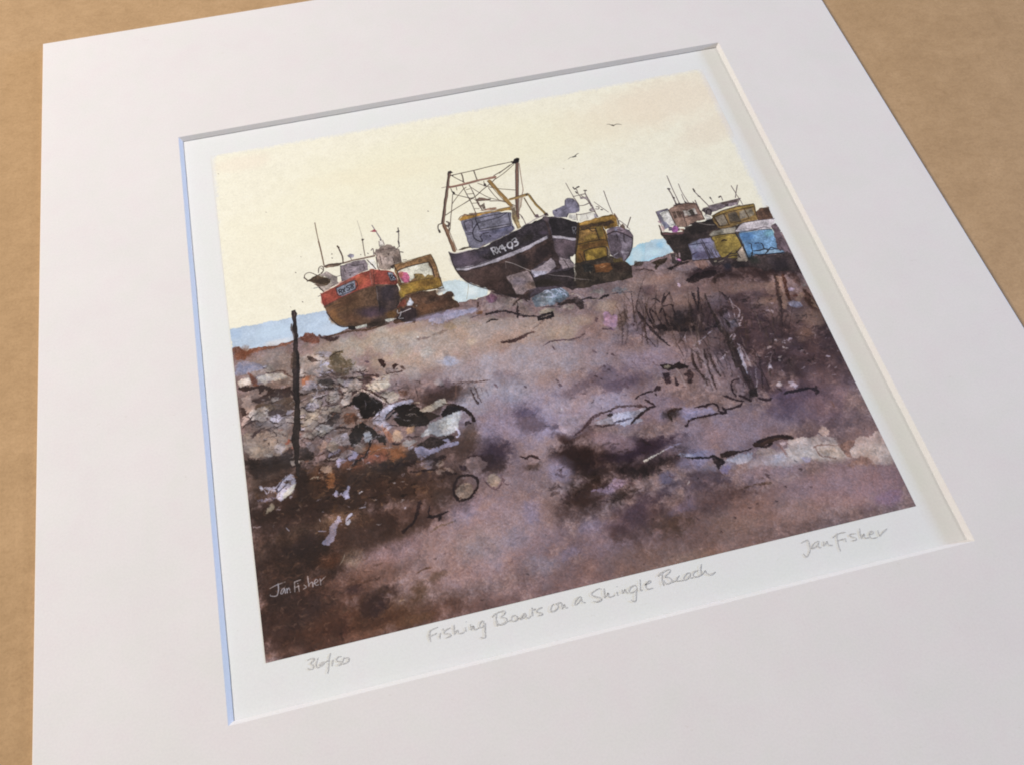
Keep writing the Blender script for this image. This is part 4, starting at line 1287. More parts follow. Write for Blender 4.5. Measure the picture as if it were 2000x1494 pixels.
P b0a6a4 0.83,4.11,0.3,0.12,0 1607,5027 1562,5071 1495,5023 1463,4961 1509,4950
S 3a2d2a 16,0.9,1,0.3 1494,5033 1560,5081 1605,5037
P a59a98 0.48,3.96,0.3,0.12,0 804,5506 759,5519 659,5486 639,5436 701,5418
S 33292c 16,0.94,1,0.3 657,5496 757,5529 802,5516
P a39cac 0.55,3.98,0.3,0.12,0 953,5437 942,5475 891,5481 838,5467 874,5421 940,5418 961,5431
S 3a2d2a 21,0.75,1,0.3 837,5477 890,5491 940,5485
P 94887e 0.47,4.09,0.3,0.12,0 1416,5038 1409,5070 1361,5087 1346,5059 1360,5029 1392,5019
S 33292c 23,0.8,1,0.3 1345,5069 1360,5098 1408,5081
P 94887e 0.75,4.12,0.3,0.12,0 1868,5002 1852,5034 1799,5031 1770,5008 1791,4975
S 3a2d2a 15,0.83,1,0.3 1768,5019 1797,5041 1850,5045
P b0a6a4 0.58,3.98,0.3,0.12,0 434,5272 373,5380 328,5413 247,5360 286,5258 380,5234 418,5291
S 2f2626 13,0.72,1,0.3 246,5370 327,5423 372,5390
P 9a9094 0.68,3.93,0.3,0.12,0 1141,5705 1121,5738 1088,5750 1053,5704 1071,5673 1122,5659
S 3a2d2a 13,0.84,1,0.3 1052,5714 1086,5759 1120,5748
P a39cac 0.72,3.97,0.3,0.12,0 622,5393 545,5475 484,5456 413,5393 456,5340 551,5319 613,5395
S 2f2626 15,0.76,1,0.3 412,5403 483,5466 544,5485
P 7a6c6a 0.79,4.08,0.3,0.12,0 1009,4962 972,5065 848,5088 788,4968 806,4912 914,4885
S 33292c 23,0.9,1,0.3 787,4979 847,5099 971,5076
P 9a9094 0.77,3.96,0.3,0.12,0 928,5545 898,5568 833,5552 817,5533 837,5508
S 2f2626 20,0.85,1,0.3 816,5543 832,5562 897,5578
P a39cac 0.71,4.09,0.3,0.12,0 1150,4912 1174,5007 1021,5048 947,4997 1020,4877
S 2f2626 24,0.8,1,0.3 946,5008 1019,5058 1172,5018
P 9a9094 0.5,4.07,0.3,0.12,0 1111,5065 1038,5089 940,5080 893,5025 966,4962 1058,4975 1085,5032
S 3a2d2a 20,0.76,1,0.3 892,5036 939,5090 1036,5099
P a39cac 0.81,4.1,0.3,0.12,0 1719,5015 1683,5112 1579,5112 1546,5057 1572,5001
S 33292c 20,0.88,1,0.3 1545,5068 1577,5123 1681,5122
P a39cac 0.77,3.93,0.3,0.12,0 914,5643 899,5679 859,5678 838,5659 836,5639 880,5632 919,5652
S 2f2626 16,0.81,1,0.3 836,5669 858,5688 898,5688
P a39cac 0.85,3.99,0.3,0.12,0 796,5336 762,5358 679,5368 663,5343 688,5306 753,5294
S 2f2626 12,0.88,1,0.3 661,5353 678,5378 761,5368
P 8a7f84 0.66,3.95,0.3,0.12,0 304,5440 289,5459 248,5443 220,5400 260,5381 298,5408
S 33292c 17,0.95,1,0.3 247,5453 288,5469 303,5450
P a59a98 0.82,4.09,0.3,0.12,0 1854,5086 1782,5221 1667,5204 1606,5198 1628,5075 1756,5001 1813,5088
S 2f2626 22,0.65,1,0.3 1604,5208 1665,5214 1780,5232
F 2c2424,3a2e2c,332828 90 1420 5471 1273 0 25 675 208 10 0.85
F b8acaa,aaa2b2,a2989c 60 1456 5740 1187 3 24 662 126 9 0.8
S 4c3630 16,0.85,1,0.4 3155,5434 3313,5458 3554,5503 3701,5525
S 6e544c 28,0.7,1,0.6 3199,5460 3159,5594 3089,5748
S 75605c 18,0.7,1,0.6 3271,5477 3224,5639
S 3c2c2a 24,0.9,1,0.6 3384,5592 3413,5742 3442,5891
S 4a3836 20,0.85,1,0.6 3452,5565 3461,5697 3490,5846
S 62545a 16,0.7,1,0.6 3533,5599 3553,5734
S 6a5c64 16,0.6,1,0.6 3601,5631 3606,5775
S 62484c 33,0.6,1,0.6 3748,5594 3779,5674
P 3b2b2a 1,6.68,0.2,0.08,0 2129,4770 2198,4772 2238,4871 2208,4938 2155,4880
P 3d2c2c 1,6.66,0.2,0.08,0 2326,4981 2324,4922 2367,4888 2424,4924 2381,4951 2348,4994
S 564440 50,0.9,1,0.4 2442,4965 2497,5009
S 4c3a3a 21,0.95,1,0.3 2289,5046 2388,5056 2478,5041
S 564450 33,0.9,1,0.3 1937,4752 1982,4785
S 4c3836 25,0.8,1,0.4 1874,4988 1969,5019 2115,5040
P 9290aa 0.85,17.45,0.6,0.08,0 3060,4200 3221,4177 3433,4165 3636,4199 3814,4227 3722,4284 3538,4286 3318,4342 3058,4341 2992,4278
S 4a4048 17,0.8,1,0.4 3626,4363 3734,4350 3831,4327
P 3a3230 0.95,6.94,0.3,0.08,0 3837,4533 3948,4450 4057,4485 4052,4508 3965,4486
P 7b6048 0.1,5.34,0.25,0.08,0 3519,3816 3562,3989
S 362a2c 35,0.95,1,0.4 3890,4357 4025,4343 4153,4359 4286,4407 4442,4525
P 332a2c 0.9,13.11,0.4,0.08,0 3890,4357 4107,4331 4096,4376 3910,4386
S 302829 26,0.95,1,0.3 4434,4236 4390,4417 4369,4554
P 6a4a34 0.8,13.12,0.5,0.08,0 3760,4294 3870,4273 3853,4348 3778,4330
S 44302c 44,0.8,1,0.5 3829,4103 3808,4194
P 8a7c7c 0.6,26.45,0.7,0.08,0 3846,4203 4017,4149 4264,4114 4404,4197 4453,4321 4239,4332 3982,4301
P 6a4b60 0.85,17.73,0.6,0.08,0 3966,4024 4102,4009 4160,4104 4085,4198 3976,4155
P 9c7088 0.6,17.72,0.6,0.08,0 4038,4058 4101,4073 4070,4146 4020,4134
P a08a6c 0.5,25.89,0.9,0.08,0 3176,4401 3361,4384 3472,4474 3281,4520 3188,4467
P a88c70 0.5,26,0.9,0.08,0 3401,4379 3572,4374 3577,4469 3414,4444
S 4d3c3c 47,0.9,1,0.5 4017,4932 4138,4916 4225,4930 4348,4906
S 6d5a58 34,0.6,1,0.7 2760,4546 2886,4562 2977,4554
S 68564e 43,0.5,1,0.8 2995,4527 3152,4519 3262,4485
S 4a3838 51,0.9,0,0.5 4024,4920 4190,4930 4311,4914 4423,4880
S 54403e 39,0.85,1,0.5 4346,4877 4467,4860 4573,4856
S 6a5450 22,0.6,1,0.6 4487,4834 4672,4725 4762,4684
S 54424a 26,0.85,1,0.5 4620,5128 4761,5086 4915,5094 5090,5121 5237,5112
S 4e3e46 21,0.85,1,0.4 4754,5161 4772,5241
S 4e3e40 26,0.8,1,0.4 5229,5094 5302,5066
P 63707e 0.9,17.76,0.5,0.12,0 4662,4246 4836,4143 5016,4122 5172,4144 5240,4242 5223,4352 5073,4411 4882,4428 4699,4415
P 7f95a8 0.6,26.63,0.7,0.08,0 4738,4264 4908,4225 5130,4199 5152,4318 4948,4380
S aab4d0 14,0.9,1,0.4 4825,4237 4997,4296 5189,4279 5225,4344
S aab4d0 14,0.9,1,0.4 4857,4164 4953,4155 5026,4287 5118,4196 5223,4303
S aab4d0 14,0.9,1,0.4 5067,4134 5143,4251 5130,4150
S aab4d0 14,0.9,1,0.4 4864,4084 4968,4102 5033,4159 5145,4145 5223,4254
S aab4d0 14,0.9,1,0.4 4862,4198 4975,4177 4989,4326
S aab4d0 14,0.9,1,0.4 4913,4308 5059,4263
S b0a094 13,0.8,1,0.4 5265,4297 5361,4337 5432,4419
P 302828 0.85,17.63,0.4,0.08,0 5019,4414 5215,4382 5378,4374 5440,4486 5423,4594 5340,4605 5290,4497 5136,4475 5049,4501
P 9b8f88 0.7,17.57,0.5,0.08,0 5037,4546 5132,4490 5286,4512 5240,4580
S 3f3638 26,0.8,1,0.5 4786,4437 4978,4468 5074,4508
P 958a7a 0.8,13.13,0.5,0.08,0 4701,4511 4870,4473 4987,4534 4896,4575 4714,4562
P 2a2426 0.97,8.71,0.3,0.08,0 4657,4579 4793,4565 4929,4551 4926,4662 4819,4667 4659,4674
S 9c8c84 16,0.8,1,0.3 4715,4610 4835,4607 4888,4605
S 322a2c 26,0.95,1,0.3 4434,4254 4396,4436 4373,4557
S 332a2e 39,0.95,1,0.4 4156,4361 4336,4437 4495,4540 4657,4579
P 7d716c 0.5,26.41,0.7,0.08,0 4224,4186 4368,4141 4429,4220 4557,4348 4626,4493 4412,4503 4432,4317 4249,4304
S 342a28 35,0.8,1,0.5 4344,4296 4454,4227 4537,4215 4597,4294
P 8d837c 0.8,8.84,0.4,0.08,0 4441,4223 4508,4224 4518,4291
P 86837c 0.6,26.75,0.7,0.08,0 5614,4302 5800,4315 5823,4419 5688,4418 5597,4363
P 73777f 0.7,26.78,0.7,0.08,0 5904,4373 6079,4335 6220,4451 6100,4487 5916,4425
S 2f2829 27,0.95,1,0.3 5411,4446 5545,4447 5692,4499 5810,4464 5877,4464
P 2c2627 0.9,8.86,0.3,0.08,0 5525,4426 5604,4429 5562,4484
P 2a2425 0.95,8.88,0.3,0.08,0 5785,4458 5879,4457 5811,4505
S 44404a 18,0.8,1,0.4 5919,4459 6025,4468 6130,4478 6286,4500
S b09a8c 18,0.7,1,0.4 5572,4494 5721,4491
P 9a7c96 0.9,13.03,0.4,0.08,0 5660,4811 5713,4745 5778,4753 5791,4843 5878,4864 5871,4973 5787,5077 5680,5035 5628,4944
S ae8cac 35,0.7,1,0.4 5683,4801 5729,4780 5745,4863 5678,4910
P 4c3b30 0.6,26.01,0.8,0.08,0 5920,4812 6106,4905 5957,5041 5844,5107 5850,4999
S 55424a 34,0.8,1,0.4 5585,5043 5655,5076
S 544058 34,0.8,1,0.4 5672,5064 5766,5103
P a38d86 0.5,17.62,0.6,0.08,0 5453,4489 5557,4499 5552,4610 5465,4636
S 4c3c44 39,0.7,1,0.6 5521,4855 5548,4901
S 4c3c44 39,0.7,1,0.6 5542,4829 5569,4875
S 4c3c44 38,0.7,1,0.6 5326,5392 5353,5437
S 4c3c44 37,0.7,1,0.6 4662,5748 4689,5791
S 4c3c44 37,0.7,1,0.6 4679,5825 4706,5867
S 4c3c44 37,0.7,1,0.6 5410,5682 5436,5726
S 4c3c44 37,0.7,1,0.6 5466,5755 5492,5798
S 4c3c44 37,0.7,1,0.6 5242,5818 5268,5860
S 4c3c44 37,0.7,1,0.6 5314,5879 5340,5922
S 4c3c44 37,0.7,1,0.6 5639,6075 5664,6117
S 4c3c44 37,0.7,1,0.6 4173,5729 4200,5772
S 4c3c44 38,0.7,1,0.6 5605,5506 5631,5550
S 4c3c44 39,0.7,1,0.6 6056,5065 6081,5111
S 4c3c44 39,0.7,1,0.6 6106,5031 6132,5076
P 2f2526 0.9,13.56,0.4,0.08,0 7119,4494 7306,4391 7488,4386 7647,4408 7720,4477 7601,4497 7458,4512 7279,4550 7141,4549
P 3a2c28 0.8,13.54,0.5,0.08,0 7530,4579 7688,4486 7796,4495 7743,4565 7617,4568 7566,4670
S 3a2e2c 27,0.8,1,0.6 6408,4103 6592,4131 6692,4206
P 30271f 0.9,10.99,0.4,0.08,0 6696,4022 6802,3998 6997,3995 6915,4076 6804,4117 6741,4185 6730,4132 6763,4073
P 2c2424 0.9,13.72,0.4,0.08,0 6904,4192 7120,4127 7331,4162 7268,4181 7130,4180 6963,4223
P 42372c 0.7,13.74,0.6,0.08,0 6462,3931 6586,3978 6535,4050 6428,4040
P c487a8 0.95,7.35,0.2,0.08,0 7122,4060 7177,4039 7200,4096 7156,4144 7122,4119
S a894a6 31,0.9,1,0.2 7000,4522 7001,4580
S 30272a 43,0.9,1,0.4 6204,4756 6223,4951 6283,5138 6347,5309 6408,5447 6493,5590
S 30272a 31,0.9,1,0.4 6354,4793 6344,4949 6346,5107
S 30272a 30,0.9,1,0.4 6397,4867 6392,5008 6394,5166
S 30272a 26,0.9,1,0.4 6414,4856 6476,4998 6493,5190
S 30272a 35,0.9,1,0.4 6727,4643 6653,4786 6579,4928 6530,4995
S 30272a 27,0.9,1,0.4 6825,4635 6710,4736 6611,4872
S 30272a 30,0.9,1,0.4 6621,4922 6598,5075 6582,5243
S 30272a 22,0.9,1,0.4 6611,4872 6758,4876 6776,4945
S 30272a 26,0.9,1,0.4 6783,4883 6758,5036 6724,5216
S 30272a 28,0.9,1,0.4 7152,4716 7140,4907 7121,5078
S 30272a 37,0.9,1,0.4 7278,4649 7211,4860 7149,5037 7130,5206 7137,5302
S 30272a 25,0.9,1,0.4 7155,4749 7149,4844
S 30272a 18,0.9,1,0.4 6474,4710 6555,4714 6618,4810
S 30272a 26,0.9,1,0.4 7232,4993 7178,5107 7162,5230
S 30272a 20,0.9,1,0.4 7561,4800 7621,4896 7675,4974
S 30272a 30,0.9,1,0.4 6921,5420 7069,5456 7241,5421 7320,5425
P 2b2324 0.9,17.21,0.4,0.08,0 6323,5055 6419,5172 6515,5164 6592,5292 6818,5333 6976,5340 6995,5438 6848,5402 6619,5330 6472,5294 6363,5220
P 2f2829 0.8,25.97,0.5,0.08,0 6664,5076 6818,5019 6912,5137 6877,5316 6759,5349 6626,5270
P 3a2f2c 0.7,26.13,0.6,0.08,0 6985,4964 7093,4927 7067,5080 6976,5340 6877,5316
P 3a302e 0.95,12.89,0.4,0.08,0 7336,4777 7347,4861 7336,5083 7362,5310 7416,5495 7463,5692 7472,5952 7459,6232 7327,6199 7351,5922 7351,5634 7311,5376 7299,5073 7312,4884
P 2a2422 0.8,17.24,0.4,0.08,0 7471,5306 7521,5428 7535,5571 7477,5510
P 302829 0.75,17.44,0.5,0.08,0 7411,5212 7542,5149 7646,5127 7482,5277 7411,5323
P 6b6470 0.8,12.95,0.5,0.08,0 7512,5379 7676,5372 7697,5424 7623,5515 7537,5494
S a79aa6 16,0.85,1,0.3 7687,4977 7692,5075 7667,5180
S a79aa6 16,0.85,1,0.3 7699,5092 7740,5166 7761,5235 7716,5319 7639,5363 7534,5392
S a79aa6 14,0.85,1,0.3 7658,5257 7638,5347
S a79aa6 13,0.85,1,0.3 7578,5237 7563,5313
S a79aa6 16,0.85,1,0.3 7769,5340 7710,5427 7630,5532
S a79aa6 14,0.85,1,0.3 7530,5585 7461,5645 7416,5711
S a79aa6 14,0.85,1,0.3 7524,5599 7516,5659 7408,5770
S a79aa6 27,0.85,1,0.3 7510,5780 7512,5917 7486,6090 7471,6235
S a79aa6 15,0.85,1,0.3 7307,5881 7229,5967 7167,6012
S a79aa6 14,0.85,1,0.3 6818,5410 6772,5506 6750,5608
S a79aa6 22,0.85,1,0.3 7094,5555 6989,5606 6940,5670
S a79aa6 13,0.85,1,0.3 6960,5614 6833,5674
S a79aa6 14,0.85,1,0.3 7206,5482 7110,5528
S 473836 42,0.75,1,0.7 6792,5755 6747,5923 6752,6058
S 473836 42,0.75,1,0.7 6860,5786 6845,5977 6824,6076
S 473836 42,0.75,1,0.7 6984,5771 6973,5949 6956,6108
S 473836 42,0.75,1,0.7 7025,5767 7033,5964 7016,6123
S 87787a 33,0.7,1,0.5 6962,5721 6927,5893 6884,6090
S 857270 29,0.7,1,0.6 7034,5889 7016,6123
P 9a8a94 0.9,8.73,0.3,0.08,0 8140,5329 8229,5311 8271,5377 8267,5423 8206,5369
S 948490 26,0.8,1,0.4 8239,5217 8329,5232
S a2969c 30,0.8,1,0.5 8075,5873 8130,5902
S 9c8c9a 38,0.85,1,0.4 8270,5921 8335,5891
S a2949a 38,0.8,1,0.5 7928,5974 7994,5975
S a89ca0 21,0.8,1,0.4 8152,6014 8192,6046 8231,6048
S a09296 27,0.85,1,0.4 8091,6164 8027,6193 8017,6251
S a094a8 29,0.85,1,0.4 7833,6250 7848,6313
F 342a2b,2c2424,433434 170 7919 5598 1032 504 -321 573 112 22 0.65
F 8a7276,7c686c,937c78 110 7996 5616 1031 503 -368 652 69 17 0.5
F a498a6,9c8e98 22 8319 6264 607 294 -278 471 50 17 0.8
F 3a2c30,4a3a40 60 5388 6091 1487 7 -44 421 81 16 0.4
S 3f302c 62,0.9,0,0.4 8544,4746 8521,4873 8468,5040 8440,5179 8414,5348
S 4a3026 54,0.9,0,0.5 8664,4760 8635,4934 8601,5089 8585,5230
P 8f7468 0.7,13.35,0.5,0.08,0 8556,4750 8639,4787 8597,4925 8546,5189 8488,5367 8420,5366 8482,5108 8534,4909
P 90766c 0.6,17.85,0.6,0.08,0 8288,4865 8488,4816 8454,4971 8425,5078 8294,5062
P 4a342e 0.7,18,0.6,0.08,0 8727,4775 8861,4791 8893,4916 8844,5035 8812,4945 8754,4881
P 46322a 0.8,17.64,0.5,0.08,0 8870,5074 8921,5217 8903,5293 8911,5503 8874,5462 8798,5315
P 86705f 0.7,17.61,0.7,0.08,0 8915,5166 8947,5352 8955,5529 8910,5407
P 928ca0 0.95,8.79,0.2,0.08,0 8529,5265 8629,5257 8735,5300 8737,5396 8625,5400 8550,5350
P 93869c 0.95,8.92,0.2,0.08,0 8637,5033 8693,4998 8744,5043 8710,5092 8647,5076
P 8c8484 0.9,8.95,0.3,0.08,0 8888,4996 8948,4987 8939,5058 8892,5055
P 90786c 0.7,13.28,0.5,0.08,0 8739,5156 8827,5145 8821,5208 8735,5300 8679,5270
S 5a2e22 44,0.7,1,0.6 8671,5187 8746,5173
S 352a2b 13,0.7,2,0.35 6967,5517 7035,5156 7021,4754
S 352a2b 20,0.84,2,0.35 6337,5275 6387,5123 6375,4954
S 352a2b 11,0.69,2,0.35 8203,5917 8274,5636 8423,5370
S 443634 17,0.71,2,0.35 7817,5601 7912,5332 7996,5045
S 74625e 14,0.46,2,0.35 7041,5352 7252,4992 7500,4629
S 4e3f38 15,0.45,2,0.35 7337,5318 7389,5174 7418,5023
S 3a2e2e 17,0.58,2,0.35 6299,5571 6392,5337 6548,5114
S 3a2e2e 12,0.64,2,0.35 6731,5090 6797,4869 6773,4612
S 443634 15,0.85,2,0.35 7023,5616 6937,5413 6731,5188
S 352a2b 14,0.61,2,0.35 5798,5400 5902,5033 5931,4636
S 4e3f38 10,0.6,2,0.35 7933,5841 8003,5705 8112,5577
S 3a2e2e 18,0.83,2,0.35 6102,5053 6168,4764 6229,4458
S 443634 20,0.75,2,0.35 7037,5553 7144,5202 7235,4847
S 574845 18,0.47,2,0.35 8251,5631 8397,5264 8520,4890
S 352a2b 17,0.84,2,0.35 8294,5670 8392,5362 8520,5063
S 352a2b 18,0.53,2,0.35 6179,5256 6325,4981 6590,4729
S 4e3f38 17,0.51,2,0.35 5945,5053 6049,4824 6084,4574
S 352a2b 18,0.46,2,0.35 7006,5382 7089,5071 7163,4739
S 574845 11,0.48,2,0.35 8056,5909 8229,5557 8438,5204
S 74625e 19,0.59,2,0.35 7007,5402 7028,5271 7118,5156
S 3a2e2e 21,0.6,2,0.35 6082,5222 6171,5099 6314,4988
S 74625e 12,0.58,2,0.35 7271,5639 7215,5472 7086,5295
S 352a2b 19,0.64,2,0.35 8117,5924 8119,5666 8110,5411
S 352a2b 18,0.6,2,0.35 6395,5452 6466,5211 6577,4974
S 574845 16,0.55,2,0.35 6199,5347 6248,5089 6306,4828
S 443634 21,0.58,2,0.35 7358,5784 7410,5462 7432,5125
S 4e3f38 21,0.82,2,0.35 6199,5270 6313,4938 6488,4603
S 74625e 14,0.63,2,0.35 7934,5669 7976,5407 7965,5127
S 352a2b 15,0.71,2,0.35 6136,4944 6309,4609 6512,4261
S 4e3f38 13,0.7,2,0.35 6929,5266 7023,4945 7115,4605
S 74625e 13,0.74,2,0.35 6936,5557 7074,5283 7176,4993
S 443634 14,0.66,2,0.35 7710,5709 7634,5556 7489,5385
S 3a2e2e 15,0.63,2,0.35 7322,5747 7426,5534 7489,5316
S 352a2b 17,0.83,2,0.35 6274,5546 6220,5409 6074,5249
S 74625e 21,0.61,2,0.35 6976,5586 6989,5407 6979,5220
S 4e3f38 14,0.65,2,0.35 6121,5126 6153,4731 6039,4278
S 443634 20,0.52,2,0.35 5985,5111 6001,4871 6067,4630
S 443634 22,0.72,2,0.35 6633,5577 6782,5452 6964,5333
S 574845 17,0.71,2,0.35 6869,5702 6907,5425 6951,5155
S 4e3f38 18,0.69,2,0.35 7079,5735 7109,5465 7055,5170
S 574845 17,0.46,2,0.35 6688,5168 6753,4898 6812,4622
S 352a2b 12,0.82,2,0.35 8242,5840 8346,5625 8486,5425
S 574845 12,0.81,2,0.35 6905,5739 6970,5412 7037,5077
S 352a2b 11,0.84,2,0.35 7078,5390 7127,5227 7218,5063
S 443634 18,0.5,2,0.35 6021,4994 6004,4862 6025,4739
S 352a2b 21,0.78,2,0.35 7174,5375 7266,5213 7460,5073
S 443634 21,0.54,2,0.35 7370,5616 7456,5269 7520,4907
S 4e3f38 18,0.76,2,0.35 7620,5858 7742,5515 7789,5144
S 574845 12,0.77,2,0.35 6423,5064 6555,4710 6639,4344
S 3a2e2e 12,0.78,2,0.35 6193,5211 6288,4913 6362,4602
S 443634 20,0.75,2,0.35 6708,5549 6705,5240 6567,4902
S 443634 12,0.85,2,0.35 7283,5832 7468,5621 7818,5446
S 3a2e2e 14,0.62,2,0.35 8237,5559 8321,5433 8429,5312
S 443634 13,0.61,2,0.35 7449,5287 7527,4980 7607,4665
S 74625e 21,0.68,2,0.35 6408,5109 6592,4879 6834,4658
S 4e3f38 14,0.51,2,0.35 6319,5357 6360,5155 6450,4953
S 574845 20,0.48,2,0.35 8242,5590 8269,5371 8266,5142
S 4e3f38 22,0.56,2,0.35 6710,5396 6745,5270 6677,5126
S 3a2e2e 15,0.73,2,0.35 8272,5704 8324,5532 8318,5334
S 352a2b 11,0.65,2,0.35 7633,5974 7664,5850 7715,5739
S 4e3f38 17,0.68,2,0.35 7702,5774 7730,5657 7781,5544
S 3a2e2e 17,0.6,2,0.35 8275,5925 8433,5617 8637,5303
S 352a2b 11,0.66,2,0.35 8197,5743 8381,5389 8535,5006
S 74625e 14,0.75,2,0.35 7363,5499 7393,5303 7353,5086
S 74625e 15,0.47,2,0.35 5882,5364 5934,5089 5940,4797
S 443634 15,0.55,2,0.35 8187,6101 8193,5962 8200,5820
S 443634 18,0.63,2,0.35 7058,5795 7011,5461 6902,5103
S 3a2e2e 15,0.69,2,0.35 6455,5042 6530,4784 6639,4528
S 443634 22,0.5,2,0.35 7399,5719 7469,5506 7475,5284
S 4e3f38 14,0.73,2,0.35 7990,5949 8009,5648 7954,5333
S 74625e 22,0.47,2,0.35 6377,5179 6482,5010 6542,4826
S 3a2e2e 13,0.82,2,0.35 6547,5317 6601,5029 6664,4737
S 4e3f38 15,0.48,2,0.35 6312,5124 6385,4738 6425,4322
S 443634 16,0.51,2,0.35 6102,5447 6189,5171 6232,4879
S 443634 15,0.8,2,0.35 6179,5485 6226,5210 6213,4914
S 574845 21,0.45,2,0.35 6140,4984 6274,4720 6501,4484
S 74625e 14,0.71,2,0.35 6548,5632 6622,5365 6607,5060
S 574845 17,0.82,2,0.35 6586,5642 6613,5439 6582,5210
S 74625e 21,0.6,2,0.35 6877,5656 6898,5452 6905,5241
S 443634 19,0.51,2,0.35 6779,5365 6871,5145 6985,4936
S 3a2e2e 13,0.57,2,0.35 7390,5380 7323,5217 7182,5024
S 352a2b 17,0.48,2,0.35 5853,5405 5945,5188 5979,4944
S 74625e 20,0.65,2,0.35 7593,5908 7604,5769 7618,5620
S 4e3f38 15,0.65,2,0.35 8135,5689 8211,5455 8233,5204
S 74625e 15,0.49,2,0.35 7142,5674 7250,5375 7403,5088
S 4e3f38 19,0.62,2,0.35 7000,5515 7018,5395 6969,5247
S 443634 15,0.8,2,0.35 6181,5428 6263,5044 6300,4637
S 443634 20,0.63,2,0.35 6975,5633 7036,5438 7079,5245
S 443634 17,0.65,2,0.35 7215,5815 7267,5696 7311,5573
S 4e3f38 18,0.79,2,0.35 6874,5712 6965,5497 7032,5282
S 342a2c 13,0.59,2,0.4 7212,6204 7227,5940 7205,5661
S 988a90 18,0.82,2,0.4 6495,6336 6480,6098 6420,5844
S 988a90 17,0.68,2,0.4 7500,6619 7542,6531 7595,6435
S 988a90 10,0.63,2,0.4 6888,6088 6895,5840 6858,5567
S 54464a 13,0.52,2,0.4 6796,6392 6751,6201 6646,5992
S 463a38 17,0.53,2,0.4 7389,6101 7313,5952 7176,5787
S 2c2426 14,0.7,2,0.4 6846,6297 6797,6185 6714,6054
S 342a2c 16,0.68,2,0.4 6637,5804 6630,5681 6603,5542
S 54464a 12,0.53,2,0.4 6604,5972 6685,5807 6783,5643
S 54464a 9,0.56,2,0.4 6955,6150 6953,5928 6921,5696
S 988a90 8,0.65,2,0.4 7390,6485 7424,6266 7437,6038
S 988a90 16,0.84,2,0.4 7558,6216 7565,6023 7536,5819
S 2c2426 16,0.88,2,0.4 7609,6610 7676,6374 7738,6131
S 463a38 10,0.79,2,0.4 7531,6456 7562,6354 7578,6249
S 988a90 9,0.56,2,0.4 6876,6484 6886,6297 6867,6101
S 463a38 10,0.51,2,0.4 6622,6178 6617,5957 6575,5723
S 988a90 12,0.53,2,0.4 7108,6397 7182,6307 7279,6221
S 463a38 16,0.83,2,0.4 7791,6456 7826,6282 7848,6102
S 54464a 18,0.82,2,0.4 7094,6102 7135,5945 7161,5783
S 54464a 10,0.62,2,0.4 7391,6440 7381,6337 7346,6237
S 342a2c 14,0.56,2,0.4 7115,6290 7098,6158 7055,6009
S 54464a 14,0.71,2,0.4 7465,6691 7501,6512 7531,6329
S 463a38 14,0.51,2,0.4 7382,6118 7475,5870 7566,5626
S 988a90 14,0.78,2,0.4 7351,6547 7347,6429 7310,6311
S 463a38 11,0.73,2,0.4 6879,6475 6863,6319 6827,6146
S 463a38 18,0.9,2,0.4 7380,6015 7427,5754 7449,5491
S 54464a 11,0.73,2,0.4 7604,6519 7608,6402 7595,6289
S 342a2c 13,0.66,2,0.4 7733,6250 7727,6054 7690,5847
S 988a90 14,0.76,2,0.4 7480,6712 7560,6463 7635,6207
S 342a2c 10,0.65,2,0.4 7649,6192 7700,6038 7744,5879
S 54464a 9,0.81,2,0.4 7381,6099 7395,5907 7384,5715
S 988a90 14,0.69,2,0.4 7433,6585 7482,6435 7525,6281
S 988a90 17,0.69,2,0.4 7058,6313 7087,6100 7090,5888
S 342a2c 14,0.86,2,0.4 7700,6624 7691,6377 7626,6122
S 342a2c 11,0.75,2,0.4 7237,6311 7266,6144 7285,5982
S 54464a 17,0.85,2,0.4 7146,6161 7136,6011 7091,5841
S 988a90 15,0.71,2,0.4 6780,6371 6839,6250 6891,6126
S 463a38 17,0.9,2,0.4 6900,6008 6849,5828 6745,5633
S 463a38 10,0.8,2,0.4 7426,6646 7398,6486 7325,6314
S 463a38 9,0.72,2,0.4 7201,6581 7179,6469 7126,6347
S 342a2c 13,0.68,2,0.4 7945,6191 7935,6049 7902,5899
S 463a38 9,0.51,2,0.4 7341,6052 7392,5849 7431,5631
S 988a90 17,0.58,2,0.4 7794,6366 7882,6203 7994,6045
S 54464a 16,0.64,2,0.4 7637,6599 7591,6489 7507,6368
S 463a38 10,0.85,2,0.4 7253,6049 7311,5801 7355,5545
S 54464a 18,0.61,2,0.4 6697,5772 6719,5542 6715,5310
S 33262a 32,0.95,1,0.3 5706,6344 5798,6295 5905,6279 6022,6272
S 33262a 49,0.9,1,0.3 6022,6272 6101,6226 6107,6285
S 33262a 24,0.8,1,0.3 6029,6309 6041,6369
S 33262a 28,0.9,1,0.3 5669,6462 5814,6484 5841,6518
S 33262a 48,0.95,1,0.3 5608,6657 5718,6586 5832,6544 5966,6521
S 33262a 40,0.9,1,0.3 5966,6521 5913,6451 5847,6379
S 33262a 32,0.95,1,0.3 6508,6682 6609,6686 6698,6687 6791,6674 6845,6737 6841,6820
S 33262a 40,0.8,1,0.3 6560,6681 6716,6705
S 33262a 48,0.95,1,0.3 6829,6817 6878,6857 6929,6856 6911,6767
S 33262a 36,0.95,1,0.3 6944,6817 7070,6820 7178,6805 7221,6759
S 33262a 32,0.95,1,0.3 6873,6870 6752,6854 6626,6851 6450,6850 6367,6871 6294,6936
S 33262a 47,0.9,1,0.3 6283,6933 6322,6929
S 33262a 40,0.95,1,0.3 6987,6594 7069,6650 7172,6718 7249,6751
S 33262a 28,0.95,1,0.3 7336,6385 7231,6388 7171,6446 7155,6557 7168,6660
S 33262a 48,0.9,1,0.3 7213,6643 7286,6689 7362,6793
S 33262a 40,0.9,1,0.3 7493,6754 7565,6801 7662,6817
